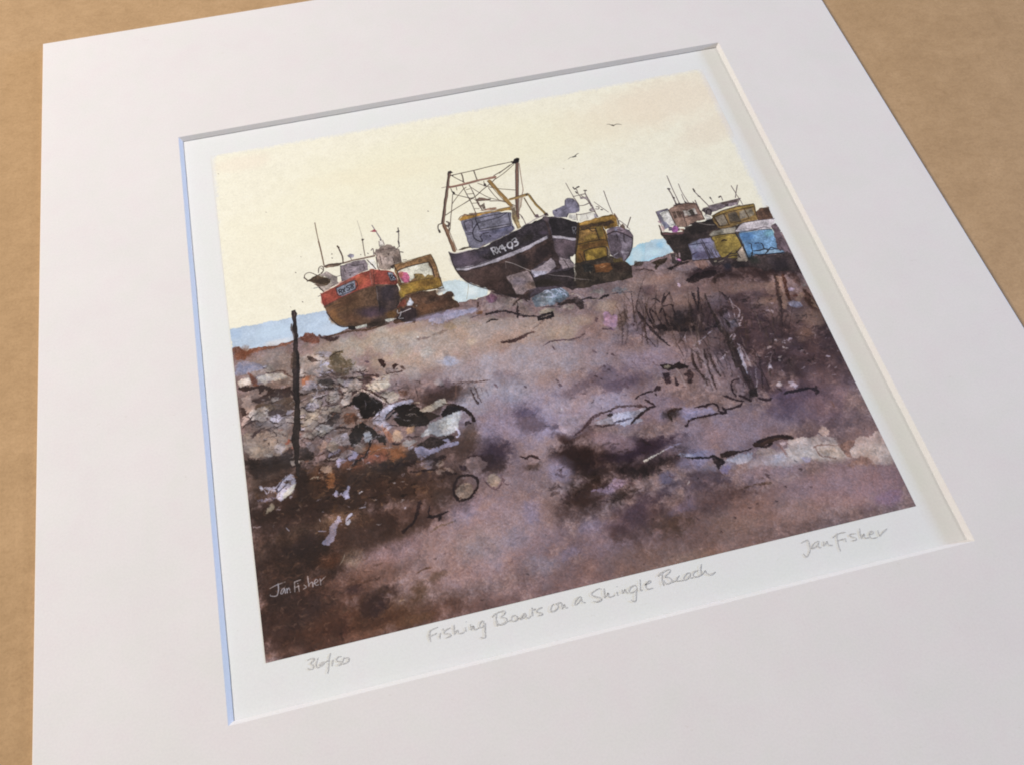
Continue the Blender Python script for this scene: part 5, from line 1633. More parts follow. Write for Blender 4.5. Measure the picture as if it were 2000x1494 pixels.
S 33262a 32,0.9,1,0.3 7855,6786 7994,6763 8105,6776
B 2f2622 0.85 0.7 6162 6695 102 -53 36 102
S 3a2a26 56,0.85,1,0.8 6092,6678 6191,6646 6340,6655
S 30261f 55,0.85,1,0.7 6099,6694 6123,6811
P 8a84a4 0.7,15.89,0.7,0.08,0 6273,6778 6364,6731 6593,6731 6754,6743 6801,6824 6636,6826 6436,6818 6325,6847
P 8f7c84 0.6,16.25,0.6,0.08,0 7206,6454 7321,6425 7340,6545 7289,6647 7195,6624
P 2e2424 0.95,12.44,0.4,0.08,0 6240,5880 6345,5876 6449,5917 6523,5890 6648,5981 6632,6028 6462,5994 6352,6011 6265,5960
P 857a6c 0.9,8.29,0.3,0.08,0 6283,5906 6398,5912 6382,5960 6286,5936
P 35282e 0.9,12.3,0.4,0.08,0 6243,6028 6343,6038 6308,6219 6221,6212
P 352a30 0.9,12.27,0.4,0.08,0 6397,6110 6427,6249 6354,6274
P 33272a 0.85,16.42,0.5,0.08,0 6530,6099 6637,6052 6702,6127 6617,6295 6553,6294 6574,6197
S 3d302e 41,0.85,1,0.7 6768,5786 6752,6021 6810,6226 6829,6391
S 3d302e 41,0.85,1,0.7 6981,5778 6929,6035 6929,6256 6933,6459
S 3d302e 41,0.85,1,0.7 7029,5866 7028,6089 7072,6291
S 8d7c84 33,0.75,1,0.5 6945,5769 6908,6059 6895,6349
S 8f7c80 33,0.75,1,0.5 6980,5929 6982,6181 7000,6418
P 3a2f30 0.92,16.49,0.4,0.08,0 7416,5855 7387,6073 7373,6321 7408,6504 7383,6670 7489,6696 7491,6524 7475,6361 7482,6067 7477,5870
P 2a2322 0.85,16.18,0.5,0.08,0 7413,6592 7518,6589 7484,6710 7363,6723
S 9a94a4 25,0.85,1,0.4 7489,5873 7472,6094 7468,6241 7469,6344
P a098a4 0.9,9.78,0.4,0.08,0 7799,6600 7892,6565 7901,6640 7831,6651
P 948a9c 0.85,12.23,0.5,0.08,0 7998,6591 8076,6625 8120,6708 8020,6698
S a4909a 25,0.8,1,0.5 7820,6284 7840,6333
S 33292c 32,0.8,1,0.5 7814,6662 7859,6744
P 9b98aa 0.95,9.5,0.4,0.08,0 5006,6569 5138,6546 5277,6497 5429,6492 5620,6525 5777,6508 5836,6522 5725,6593 5592,6616 5731,6692 5633,6723 5537,6713 5409,6723 5351,6668 5186,6634 5068,6612
S 47404e 28,0.85,1,0.5 5285,6638 5386,6635 5487,6632 5565,6623
P 8a8aa0 0.8,7.91,0.5,0.08,0 5048,6510 5137,6504 5087,6548
S 46353a 47,0.85,1,0.7 4670,6706 4799,6642 4921,6562 5005,6486 5156,6439 5316,6451
P 33292a 0.9,7.94,0.4,0.08,0 5231,6486 5301,6461 5314,6520 5240,6537
S 4a3a3c 32,0.85,1,0.6 5242,6446 5430,6408 5625,6428 5844,6496
S 42353a 35,0.8,1,0.6 4995,6608 5130,6655 5304,6656
S 382c30 40,0.95,1,0.4 5521,6723 5666,6620 5784,6565 5966,6512
S 38292a 31,0.95,1,0.4 3834,6824 3906,6875 3992,6869 4056,6905 4093,6947
P a0909a 0.6,23.63,0.8,0.08,0 4488,6470 4492,6594 4578,6684 4696,6658 4863,6548 4977,6409 4763,6371 4581,6354
S b0a698 19,0.95,1,0.3 5527,7332 5624,7296 5716,7279
P 8d7a92 0.75,22.35,0.8,0.08,0 4634,7567 4820,7587 4953,7542 5072,7468 5158,7541 5125,7610 4984,7640 4877,7677 4728,7615
S b5ada4 20,0.95,2,0.3 5526,7327 5648,7291 5753,7270 5890,7230
S 8d849c 19,0.7,1,0.5 5863,7237 5986,7201 6168,7178
P 88869c 0.95,6.12,0.2,0.08,0 6005,7340 6083,7326 6134,7358 6218,7366 6274,7419 6181,7436 6065,7381
P 8683a0 0.6,15.33,0.7,0.08,0 6210,7390 6391,7368 6482,7390 6387,7447 6267,7438
S 282327 34,0.95,1,0.4 6117,7407 6261,7456 6436,7486 6513,7478 6575,7546 6632,7626 6566,7636
P 2a2327 0.85,15.2,0.5,0.08,0 6478,7469 6535,7483 6570,7558 6643,7629 6587,7648 6489,7748 6501,7647
P 3b2e2c 0.95,11.49,0.3,0.08,0 6615,7470 6753,7464 6870,7486 6852,7534 6720,7555 6627,7539
S 3a2d2e 23,0.95,1,0.3 6863,7504 6995,7516 7101,7502
P 3e2f28 0.95,11.61,0.3,0.08,0 7119,7453 7217,7396 7357,7390 7533,7392 7709,7456 7715,7505 7568,7462 7413,7471 7382,7518 7296,7483 7265,7529 7139,7498
S 3a2a2a 31,0.9,1,0.3 7568,7462 7717,7498
P a3a2b4 0.9,15.25,0.6,0.08,0 6645,7590 6792,7560 6897,7546 7082,7551 7049,7636 6938,7701 6820,7685 6697,7616
P 807cae 0.6,22.66,0.9,0.08,0 6549,7684 6657,7658 6680,7730 6604,7802 6545,7762
P a19eb4 0.85,15.21,0.5,0.08,0 7167,7718 7321,7736 7405,7776 7295,7802 7189,7789
P 9d8f8f 0.7,15.35,0.6,0.08,0 7107,7584 7158,7516 7327,7531 7425,7662 7247,7671
P a898a2 0.8,11.59,0.5,0.08,0 7489,7503 7620,7522 7549,7572
B b3a7a6 0.75 0.35 7703 7761 527 28 -29 123
B b7aaa4 0.75 0.35 8278 7877 441 65 -39 113
B b5a69e 0.8 0.3 8862 7979 280 132 -92 140
B a7a0b0 0.6 0.4 7172 7730 379 -7 -12 84
S 7b5c58 31,0.7,1,0.6 7456,7522 7507,7615 7531,7741
P b8acab 0.5,23.05,0.5,0.05,0 7546,7611 7726,7507 7896,7495 8080,7540 8276,7615 8358,7689 8258,7919 8094,7892 7936,7880 7795,7858 7674,7849 7596,7796 7541,7717
P b8acab 0.5,23.05,0.5,0.05,0 7574,7622 7720,7510 7890,7497 8051,7537 8076,7597 8259,7642 8336,7728 8299,7813 8320,7938 8202,7949 8099,7897 7912,7865 7758,7814 7648,7840 7577,7769
P b8a6a2 0.65,23.05,0.45,0.05,0 8436,7847 8603,7727 8860,7695 8940,7660 8969,7708 8967,8150 8962,8214 8719,8141 8575,8014 8434,7993
P a08c88 0.85,15.6,0.5,0.08,0 8116,7471 8200,7423 8265,7480 8251,7572 8160,7577 8107,7524
P af9c92 0.7,15.33,0.4,0.08,0 8018,7704 8166,7741 8305,7828 8320,7938 8149,7896 8017,7824 7974,7747
S 7f6660 20,0.85,1,0.3 7962,7717 7989,7684 8108,7700 8311,7756
S 7d625c 27,0.75,1,0.4 7978,7708 7988,7804 8059,7874 8193,7940
P 836760 0.95,11.53,0.3,0.08,0 8314,7750 8483,7711 8575,7733 8497,7822 8436,7847 8416,7975 8354,7946 8334,7849
P 8a6c62 0.6,22.78,0.7,0.08,0 8322,8018 8454,8004 8575,8014 8695,8083 8708,8165 8522,8133 8319,8083
P 9791b0 0.75,15.23,0.6,0.08,0 7719,7817 7791,7795 7861,7839 7797,7902 7729,7886
S 2f2526 39,0.95,0,0.3 7212,7426 7409,7406 7591,7424 7719,7483
S 2c2323 39,0.9,1,0.4 7189,7487 7287,7525 7414,7489
S 2e272f 49,0.95,1,0.4 7874,6783 8034,6772 8192,6768 8331,6810 8386,6866
S 32292e 36,0.9,1,0.4 8377,6763 8362,6860 8328,6909
S 34292e 40,0.9,1,0.4 7472,6756 7556,6805 7667,6818
P a59ca8 0.9,8.15,0.3,0.08,0 7802,6607 7889,6585 7908,6634 7839,6645
P a096ac 0.9,9.78,0.4,0.08,0 8001,6598 8072,6616 8128,6702 8065,6730 8027,6663
S a49aa6 28,0.8,1,0.4 7833,6264 7841,6310 7857,6336
S 6a5048 20,0.7,1,0.5 8496,7064 8504,7165
S 4e3a32 34,0.7,1,0.8 6715,8061 6834,8039 6954,8043 7093,8064
S 54423a 30,0.7,1,0.7 7021,8059 7169,8057
S 4a3a3c 30,0.7,1,0.5 6887,8154 6909,8175
S 4a3a3c 30,0.7,1,0.5 7314,8157 7336,8177
S 4a3a3c 30,0.7,1,0.5 7133,7932 7155,7953
S 4a3a3c 30,0.7,1,0.5 7141,7973 7164,7994
S 4a3a3c 29,0.7,1,0.5 6469,8428 6492,8448
S 4a3a3c 29,0.7,1,0.5 6224,8576 6247,8596
S 4a3a3c 29,0.7,1,0.5 5972,8318 5994,8339
S 4a3a3c 29,0.7,1,0.5 6719,8340 6741,8360
S 4a3a3c 29,0.7,1,0.5 6840,8307 6863,8327
S 4a3a3c 29,0.7,1,0.5 7119,8337 7142,8358
S 4a3a3c 30,0.7,1,0.5 7666,8256 7688,8276
S 4a3a3c 30,0.7,1,0.5 7628,7962 7650,7983
S bcb0b0 22,0.9,1,0.3 6019,7801 6049,7783
P 9d97b2 0.8,14.37,0.6,0.08,0 933,7483 979,7398 1036,7314 1084,7216 1187,7130 1217,7162 1179,7264 1110,7345 1095,7450 1009,7502
S 948ea6 18,0.8,1,0.4 884,7265 993,7298
P b2aebe 0.95,7.25,0.3,0.08,0 1265,7223 1327,7189 1355,7233 1323,7287 1270,7262
S b0aabc 29,0.9,1,0.3 1319,7163 1371,7126
S a6a0ae 15,0.8,1,0.3 1484,7066 1563,7073
P b0aabc 0.9,4.4,0.2,0.08,0 1528,7077 1555,7052 1572,7088
S 9a8c94 12,0.9,1,0.3 24,7000 135,7015
P a09280 0.75,11,0.5,0.08,0 199,6839 263,6767 336,6722 341,6786 291,6824
S c0b4a4 13,0.5,1,0.8 1098,7820 1165,7742 1197,7679
S a89480 14,0.7,1,0.4 1796,8485 1861,8495
S a29a9e 13,0.92,0,0.15 156,7914 252,7886 362,7873
S a29a9e 13,0.92,0,0.15 270,7868 266,7953 235,8031 161,8018 152,7999
S a29a9e 13,0.92,0,0.15 345,7951 314,7964 289,8013 315,8019 346,7961 351,8026
S a29a9e 13,0.92,0,0.15 374,7963 375,8027
S a29a9e 13,0.92,0,0.15 375,7991 404,7964 416,8030
S a29a9e 13,0.92,0,0.15 484,7908 474,8038
S a29a9e 13,0.92,0,0.15 485,7903 574,7890
S a29a9e 13,0.92,0,0.15 481,7977 536,7973
S a29a9e 13,0.92,0,0.15 527,7961 532,8046
S a29a9e 13,0.92,0,0.15 524,7930 527,7936
S a29a9e 13,0.92,0,0.15 602,7972 631,8007 590,8026
S a29a9e 13,0.92,0,0.15 665,7866 664,8004
S a29a9e 13,0.92,0,0.15 667,7982 714,7959 716,8028
S a29a9e 13,0.92,0,0.15 732,7986 790,7966 772,7933 740,7971 761,8016 794,8013
S a29a9e 13,0.92,0,0.15 821,7939 820,8025
S a29a9e 13,0.92,0,0.15 822,7974 900,7923
F 2e2322,3a2b2a,48363a 120 5079 7380 1043 -42 -23 457 106 30 0.5
F 6a5250,7c6468,584442 90 5866 7972 1403 3 -51 440 89 22 0.4
F 4a372e,3c2c28,5c4438 150 768 8073 1003 -34 87 755 96 27 0.45
F 80604e,8c6c5c,76564a 130 891 8174 1068 -35 83 750 61 15 0.4
F a08884,ac9490,8c7880 120 3085 7983 1336 -22 5 569 71 17 0.3
F 6a5258,5c464c 110 3222 8312 1818 -24 2 556 63 15 0.35
M post
P 2e2425 1,6.7,0.15,0.08,0 967,3564 1033,3556 1036,3700 1019,3853 1017,3977 982,4275 974,4484 938,4653 902,4966 883,5148 861,5411 836,5673 766,5656 807,5257 821,4946 843,4660 901,4346 937,4111 949,3882 970,3778 961,3681
P 6f6060 0.9,6.88,0.3,0.08,0 929,3815 948,3820 955,4023 957,4116 926,4109 919,3953
S 5a4a48 18,0.9,1,0.3 1004,3573 1004,3676
P 4c3b32 0.7,12.55,0.6,0.08,0 867,4337 931,4323 915,4559 880,4639 835,4599
S 1f1a1c 41,0.8,0,0.3 956,4329 951,4568 904,4850 864,5271 827,5666
P 2b2220 0.97,7.79,0.2,0.08,0 828,5149 889,5164 867,5441 801,5972 753,6226 734,6417 692,6342 716,6005 701,5894 718,5653 762,5554
M red_boat
P 5c4232 1,5.27,0.15,0.1,0 1464,3614 1742,3502 2172,3388 2320,3388 2491,3430 2659,3490 2675,3732 2607,3860 2603,3966 2534,4108 2344,4115 2338,4148 2069,4117 1884,4106 1814,4089 1639,4011 1531,3861 1494,3710
P 3b3036 0.75,8.86,0.4,0.1,0 2331,3409 2644,3487 2660,3728 2584,3908 2426,3976 2306,3911 2299,3693
B 39303a 0.8 0.4 2481 3575 110 27 -33 193
B 6e4a30 0.6 0.6 1832 3686 346 -65 29 212
B 443448 0.8 0.5 2147 3907 233 57 -22 132
B 5a3a28 0.7 0.6 1791 3568 201 -61 24 115
B 6a4430 0.6 0.6 1879 3947 232 57 -17 113
B 3a2c28 0.8 0.5 2291 4084 236 17 -4 76
B 8a5a34 0.8 0.5 1585 3786 78 -15 22 153
B 8d6238 0.7 0.5 1649 3943 122 90 -27 57
B 7a5228 0.8 0.5 2476 4024 93 23 -13 75
S 8f6038 14,0.6,1,0.6 1498,3783 1625,3707 1745,3683
S 8f6038 14,0.6,1,0.6 1519,3841 1674,3772 1793,3748
S 8f6038 14,0.6,1,0.6 1568,3906 1720,3855
S 8f6038 14,0.6,1,0.6 1619,3953 1768,3920
S 8f6038 14,0.6,1,0.6 1482,3690 1609,3614 1744,3593
S 6b4a34 11,0.5,1,0.5 1861,3783 1967,3755 2087,3731
S 8a7a78 13,0.6,1,0.6 2332,3447 2317,3625 2309,3804
S 2a2224 26,0.8,1,0.4 2313,3697 2321,3825 2289,3924
S 33272a 21,0.9,1,0.3 1492,3728 1568,3906 1664,4035 1800,4086
P 241e1e 1,3.45,0.1,0.08,0 1775,4062 1886,4089 1876,4157 1779,4133
P 3a2b24 0.9,8.66,0.3,0.08,0 2075,4083 2261,4094 2350,4081 2366,4155 2188,4181 2061,4167
P d6d8d0 0.98,4.32,0.1,0.08,0 1892,4100 2073,4092 2073,4136 1892,4143
P cfd2cc 0.98,4.35,0.1,0.08,0 2350,4081 2552,4087 2539,4119 2398,4137
P a0453a 1,5.4,0.15,0.12,0 1455,3358 1531,3340 1781,3237 1877,3186 2066,3121 2249,3091 2313,3070 2425,3116 2538,3153 2660,3230 2679,3458 2644,3487 2492,3421 2320,3388 2229,3403 1985,3452 1741,3511 1479,3608 1462,3523
B a84a38 0.7 0.4 1606 3432 110 27 -17 117
B a54e36 0.7 0.4 2135 3250 119 29 -20 128
B b86a5c 0.7 0.4 1872 3222 110 -34 10 49
B a2463c 0.8 0.4 2458 3274 111 27 -20 119
B b05c38 0.6 0.4 2063 3232 48 12 -15 99
B a23a30 0.8 0.4 1481 3492 39 10 -11 77
B 90402e 0.6 0.5 1933 3403 238 -46 6 49
P 8a4a3c 0.6,9.07,0.4,0.08,0 2270,3059 2373,3066 2331,3409 2257,3410
S b0827a 11,0.7,1,0.4 2278,3099 2267,3394
S 5a2c28 14,0.8,0,0.4 2342,3077 2303,3402
S 6e2c2a 14,0.9,0,0.2 1456,3349 1462,3523 1479,3608
S 5a3a34 11,0.8,0,0.3 1479,3608 1741,3511 1985,3452 2230,3394 2321,3385 2644,3487
S b8a0a0 13,0.7,1,0.4 1488,3330 1628,3273 1877,3186 2097,3110
P 8f97ac 1,3.59,0.1,0.04,0 1704,3310 2012,3229 2008,3394 1733,3463
S 2a2530 13,0.9,0,0.2 1704,3310 2012,3229 2008,3394 1733,3463 1704,3310
P 8a90a6 0.9,4.47,0.2,0.08,0 1749,3458 1994,3391 1982,3424 1773,3491
S 2a2530 12,0.8,0,0.2 1740,3465 1999,3410
S 1f1d28 17,0.97,0,0.1 1742,3356 1747,3421
S 1f1d28 17,0.97,0,0.1 1742,3356 1780,3347 1782,3384 1747,3390
S 1f1d28 17,0.97,0,0.1 1767,3386 1789,3432
S 1f1d28 17,0.97,0,0.1 1801,3352 1836,3416
S 1f1d28 17,0.97,0,0.1 1841,3334 1806,3417
S 1f1d28 17,0.97,0,0.1 1874,3311 1932,3296
S 1f1d28 17,0.97,0,0.1 1874,3311 1872,3342 1901,3344 1912,3370 1897,3398 1868,3396
S 1f1d28 17,0.97,0,0.1 1983,3290 1951,3290 1944,3314 1970,3335 1972,3365 1944,3373 1933,3348 1969,3324 1983,3290
P 9aa0b4 1,3.63,0.1,0.08,0 2547,3193 2631,3223 2656,3379 2574,3377 2558,3299
S 2a2530 13,0.9,0,0.2 2547,3193 2565,3300 2573,3386 2655,3387
S 1f1d28 17,0.95,0,0.1 2580,3257 2593,3354
S 1f1d28 17,0.95,0,0.1 2580,3257 2629,3279 2608,3311
S 1f1d28 17,0.95,0,0.1 2593,3311 2638,3355
S 1f1d28 17,0.95,0,0.1 2636,3281 2652,3340
P 94848e 1,4.57,0.15,0.06,0 1833,2885 2108,2848 2241,2862 2273,2946 2252,3073 2097,3110 1877,3186 1816,3199 1807,3057
S 35292e 11,0.8,0,0.3 1833,2885 1816,3199
P a093a0 0.5,9.16,0.3,0.08,0 1921,2897 2221,2895 2215,3026 1928,3050
S 3a2e34 12,0.9,0,0.3 1884,2945 1899,3043
S 3a2e34 17,0.9,1,0.3 1980,2902 2064,2936 2214,2941
S 3a2e34 14,0.9,0,0.3 2198,2947 2205,3043
S 4a3c42 12,0.8,1,0.3 1898,3052 2073,3076
P 33292c 0.9,3.64,0.2,0.08,0 1935,3098 1974,3089 1961,3123
P 5a4634 1,7.23,0.3,0.1,0 1275,3056 1446,2987 1639,3091 1639,3202 1562,3220 1384,3120
B 3f3026 0.8 0.4 1491 3091 111 27 -8 60
S 3b2e2a 12,0.9,0,0.3 1272,3074 1446,2987 1544,3030
P a0908e 0.95,7.25,0.3,0.08,0 1492,2979 1617,2935 1693,3029 1757,3101 1755,3212 1662,3244 1646,3148 1599,3062
P b5a49c 0.95,7.19,0.3,0.08,0 1382,3138 1561,3229 1641,3184 1691,3251 1502,3333 1429,3224
P 7a5c4c 0.8,9.01,0.4,0.08,0 1353,3131 1441,3134 1548,3216 1417,3202
S 453836 15,0.9,0,0.3 1239,2992 1262,2923 1339,2904 1446,2987
S 3a2e2c 22,0.9,0,0.3 1240,2983 1283,3049
S 453836 14,0.9,0,0.3 1475,2938 1495,2849 1543,2823 1564,2885 1523,2968 1477,2976
S 453836 12,0.8,0,0.3 1523,2856 1559,2921 1510,2956
S 33292a 18,0.9,0,0.3 1444,3227 1504,3325
S 453836 11,0.8,0,0.3 1631,3255 1693,3234
S 6b7078 14,0.9,1,0.3 1349,3222 1429,3224
S 6b6060 14,0.9,1,0.3 1398,3399 1452,3385
S 5a4c50 15,0.8,0,0.3 1744,3088 1812,3077
P 7e6555 0.95,5.51,0.2,0.08,0 1586,2833 1695,2803 1868,2846 1803,2887 1596,2874
S 4e3c36 31,0.9,0,0.25 1585,2843 1721,2829 1899,2844 2066,2829 2262,2829 2398,2825
S 9a8478 17,0.8,0,0.3 1900,2835 2068,2819 2263,2820 2416,2810
S 6a5446 15,0.95,0,0.2 1552,1910 1556,2169 1571,2505 1581,2813
S 6a5446 20,0.9,0,0.2 1560,2308 1571,2505 1581,2813
S 493832 22,0.95,0,0.2 1847,2476 1875,2599 1895,2719 1887,2841
S 493832 28,0.9,0,0.2 1843,2485 1864,2519
P 8f8aa0 0.95,4.63,0.2,0.08,0 1971,2710 2028,2685 2090,2720 2067,2772 2002,2755
S 4c4048 13,0.9,0,0.2 2017,2759 2027,2809
S a6a096 10,0.8,0,0.3 2242,2040 2260,2264 2266,2423
S 54443e 14,0.95,0,0.2 2264,2433 2255,2635 2253,2789
P 3c3030 0.95,3.76,0.1,0.08,0 2245,2438 2293,2446 2264,2486
S 5b5354 17,0.85,0,0.2 1734,2613 1741,2624
S 5b5354 17,0.85,0,0.2 2185,2739 2193,2751
S 5b5354 17,0.85,0,0.2 2303,2743 2310,2755
S 5b5354 17,0.85,0,0.2 3419,2113 3426,2125
S 5b5354 16,0.85,0,0.2 1153,3438 1160,3449
S 5b5354 16,0.85,0,0.2 1116,2846 1124,2857
S 5b5354 17,0.85,0,0.2 1725,2697 1732,2708
P 9d8980 1,6.47,0.2,0.06,0 2425,2984 2424,2850 2475,2728 2517,2661 2627,2640 2697,2676 2732,2734 2813,2792 2806,3002 2803,3058 2671,3082 2598,3159 2471,3109 2431,3080
P 8a7670 0.9,6.52,0.3,0.08,0 2449,2702 2750,2719 2758,2759 2495,2791 2419,2791
P a3918c 0.8,9.23,0.4,0.08,0 2471,2843 2523,2894 2645,2886 2700,2918 2663,3042 2498,3040
P 7a665e 0.7,9.23,0.4,0.08,0 2689,2896 2792,2826 2806,3002 2803,3058 2692,3050
P 574644 0.9,4.64,0.2,0.08,0 2609,2829 2655,2830 2623,2880
S 4a3a38 15,0.9,0,0.2 2424,2850 2417,3076 2439,3120
S 4a3a38 13,0.8,0,0.3 2485,2846 2487,3018
S 4a3a3a 15,0.85,0,0.3 2810,2811 2803,3058
S 55443f 13,0.7,0,0.3 2468,2726 2609,2742 2732,2734
S 4e3e3c 11,0.8,0,0.3 2531,2934 2555,2882 2585,2880
S 4a3c3a 18,0.8,0,0.3 2682,2933 2692,3050
P d6cdc6 0.9,4.69,0.2,0.08,0 2521,2545 2569,2528 2595,2603 2594,2651 2509,2659
S 6b5a5c 12,0.8,0,0.2 2521,2545 2509,2659
S 6b5a5c 12,0.8,0,0.2 2583,2541 2596,2642
S 6a606a 17,0.9,0,0.2 2464,2191 2504,2324 2558,2505
P 3a3036 0.95,3.76,0.1,0.08,0 2535,2506 2578,2520 2552,2543
P c45a68 0.95,5.7,0.2,0.08,0 2406,2310 2473,2277 2526,2330 2493,2342
S 4e4245 15,0.95,0,0.2 2873,2346 2859,2491 2833,2622 2826,2737
P 433a40 0.95,3.8,0.1,0.08,0 2818,2422 2876,2397 2886,2429 2837,2443
S 433a3c 23,0.9,0,0.1 2829,2621 2832,2671
S 4e4245 14,0.9,0,0.2 2828,2728 2771,2772
S 433a3c 20,0.9,0,0.1 2827,2844 2864,2863
S 54464a 14,0.9,0,0.2 2366,2701 2401,2671 2396,2795
S 5a4a48 13,0.9,0,0.2 2403,2749 2442,2835
P e2dfd4 0.85,5.51,0.2,0.08,0 2289,2893 2388,2889 2398,3053 2370,3084 2294,3046 2274,2984
S 4a3c40 15,0.9,0,0.2 2270,2869 2339,3000 2378,3085
P 352a2e 0.9,3.67,0.1,0.08,0 2321,2977 2351,2975 2352,3013
P 3a2c2a 0.9,5.49,0.2,0.08,0 2610,3086 2681,3066 2658,3155 2618,3126
M yellow_machine
P 946b44 1,5.43,0.15,0.1,0 2671,3082 2886,3060 3291,3007 3327,3130 3338,3379 3352,3680 3274,3697 2948,3690 2734,3728 2675,3732 2680,3495
P 8d6a28 0.95,8.97,0.3,0.12,0 2680,3495 2931,3465 3316,3486 3348,3697 3157,3687 2741,3693 2676,3723
P 9a7a2c 0.9,5.35,0.2,0.08,0 2665,3620 2771,3610 2734,3728 2682,3733
B 7a5624 0.7 0.6 3092 3560 244 -4 -1 60
B a58432 0.7 0.5 2851 3574 130 -2 -1 60
P dfdccb 1,4.55,0.1,0.02,0 2706,3223 2802,3190 3019,3159 3215,3160 3241,3336 3248,3450 3116,3436 3087,3354 2971,3335 2948,3414 2825,3476 2725,3451
P d0668e 1,7.25,0.2,0.08,0 2716,3253 2780,3232 2846,3276 2887,3380 2867,3449 2796,3469 2731,3416
B d4705c 0.8 0.3 2747 3289 40 10 -11 60
P 8a6f3c 0.95,6.35,0.25,0.08,0 2955,3340 3088,3351 3102,3433 3184,3397 3252,3433 3256,3489 2963,3454
S 4a3a24 12,0.8,0,0.3 2962,3342 2963,3417 3008,3372
S 3a2c26 20,0.9,0,0.3 2708,3214 2804,3181 3019,3159 3231,3154
S 35292a 16,0.9,0,0.3 2706,3223 2712,3355 2719,3487 2680,3495
S 35292a 24,0.9,0,0.3 3237,3165 3259,3284 3263,3454
S 3c2e26 18,0.9,0,0.3 2671,3082 2706,3223
S 40321e 15,0.9,0,0.25 3296,3018 3334,3246 3345,3493 3361,3709
S 4a3a24 15,0.8,0,0.3 2680,3075 2965,3041 3291,3007
S 33282a 23,0.9,0,0.2 3272,3706 3361,3709
S 3a2c24 14,0.8,0,0.3 2739,3702 2950,3681 3274,3697
S 5a4020 13,0.7,0,0.4 2722,3469 2990,3470 3259,3472
S 4a3c3a 15,0.9,0,0.2 2833,3018 2893,3023
S 40323a 18,0.9,0,0.2 3334,3472 3356,3514
S bcae8c 9,0.5,0,0.4 2701,3501 2690,3645
P 553a2c 1,8.83,0.3,0.12,0 2675,3732 2948,3690 3224,3722 3260,3840 3476,3802 3493,3861 3451,3923 3521,4013 3545,4109 3268,4165 2826,4181 2800,4244 2477,4183 2581,3925
B 5e4636 0.7 0.5 3143 3756 243 -3 -1 49
B 5a3a2a 0.7 0.6 3215 3991 242 -18 1 77
B 8a5a3c 0.6 0.8 3005 4011 159 -29 11 114
B 40291f 0.8 0.5 3341 3950 145 -11 1 58
B 32262a 0.9 0.4 2741 4089 124 31 -24 131
P 33262a 0.9,8.74,0.25,0.08,0 2623,3935 2787,3922 2865,3977 2820,4214 2633,4203 2548,4112
P 8a3c30 0.7,8.83,0.4,0.08,0 2617,3808 2725,3780 2737,3874 2598,3911
P 3a2a24 0.6,13.31,0.6,0.08,0 3000,3884 3483,3840 3500,3899 3046,3950
P b9bfd0 0.95,6.19,0.2,0.08,0 2753,3868 2816,3767 2856,3867 2818,3912 2745,3911
P c8c4be 0.9,4.41,0.2,0.08,0 2866,3932 2895,3931 2882,3963
P d8d2c4 0.9,4.45,0.3,0.08,0 3253,3802 3345,3788 3304,3842 3260,3840
S c0b8bc 13,0.95,0,0.2 2577,3950 2587,4015 2784,3975
S b0acb4 15,0.95,0,0.2 2627,3998 2599,4071 2570,4109 2640,4126
S d4d0cc 23,0.8,1,0.2 2542,4102 2360,4110
S a89ca8 26,0.85,1,0.4 2637,4222 2775,4221
B 8a8098 0.7 0.6 3118 4182 400 -21 0 48
B 9a8074 0.5 0.6 2729 4314 475 -24 1 57
M trawler
P 4a3f4a 1,4.61,0.12,0.1,0 3588,3035 3697,3094 3928,3087 4160,3079 4442,2971 4724,2876 4980,2791 5232,2728 5267,2694 5366,2719 5535,2778 5646,2855 5757,2933 5793,2992 5758,3116 5653,3351 5570,3556 5481,3598 5476,3661 5500,3761 5476,3802 5427,4024 5351,4160 4915,4144 4589,4245 4447,4165 4417,4187 4258,4073 4143,4029 4072,3905 3920,3807 3767,3707 3670,3575 3624,3439 3604,3293
P 473430 0.95,9.1,0.25,0.12,0 3630,3441 3798,3451 4088,3397 4453,3360 4856,3284 5211,3161 5292,3197 5200,3545 4988,3619 4775,3708 4723,3912 4589,4245 4435,4162 4261,4058 4138,3998 3985,3853 3767,3707 3670,3575
P 2c262b 0.85,14.09,0.4,0.1,0 4032,3080 4215,3061 4442,2971 4724,2876 4980,2791 5243,2739 5272,2929 5243,3087 4879,3192 4495,3291 4177,3340 4039,3274
P 2a2529 0.95,7.61,0.2,0.1,0 5329,2760 5533,2785 5679,2880 5785,2973 5746,3113 5666,3257 5479,3178 5308,3087
B 2c2426 0.85 0.5 4604 3524 250 -67 16 157
B 2f2427 0.85 0.5 4998 3431 220 -41 5 161
B 57403c 0.6 0.6 4034 3634 329 9 -13 159
B 3c2a26 0.7 0.6 4235 3854 250 122 -57 146
B 5a4440 0.5 0.6 4499 3593 112 28 -33 138
B 625468 0.8 0.5 3744 3233 165 11 -14 143
B 5e5060 0.7 0.5 3919 3244 167 -3 -4 92
B 2a2422 0.8 0.5 4869 3076 170 -47 8 81
B 2c2220 0.8 0.4 4379 3981 126 31 -32 134
B 54423e 0.7 0.5 3782 3525 108 83 -38 69
B 3e3848 0.8 0.5 4139 3171 185 -19 0 82
B 4c3e50 0.8 0.5 5182 3023 73 18 -13 51
P 574850 0.9,11.15,0.3,0.1,0 5288,3212 5463,3239 5637,3315 5570,3556 5481,3598 5404,3643 5296,3568 5244,3476
B 6a5862 0.7 0.5 5421 3391 145 36 -33 120
P 40302f 0.85,7.49,0.3,0.1,0 5259,2726 5325,2725 5290,2934 5304,3151 5276,3355 5292,3583 5252,3779 5157,3802 5196,3560 5231,3280 5259,2976
P 6b5a62 0.9,7.67,0.3,0.08,0 5214,2748 5292,2701 5362,2735 5309,2839 5255,2792
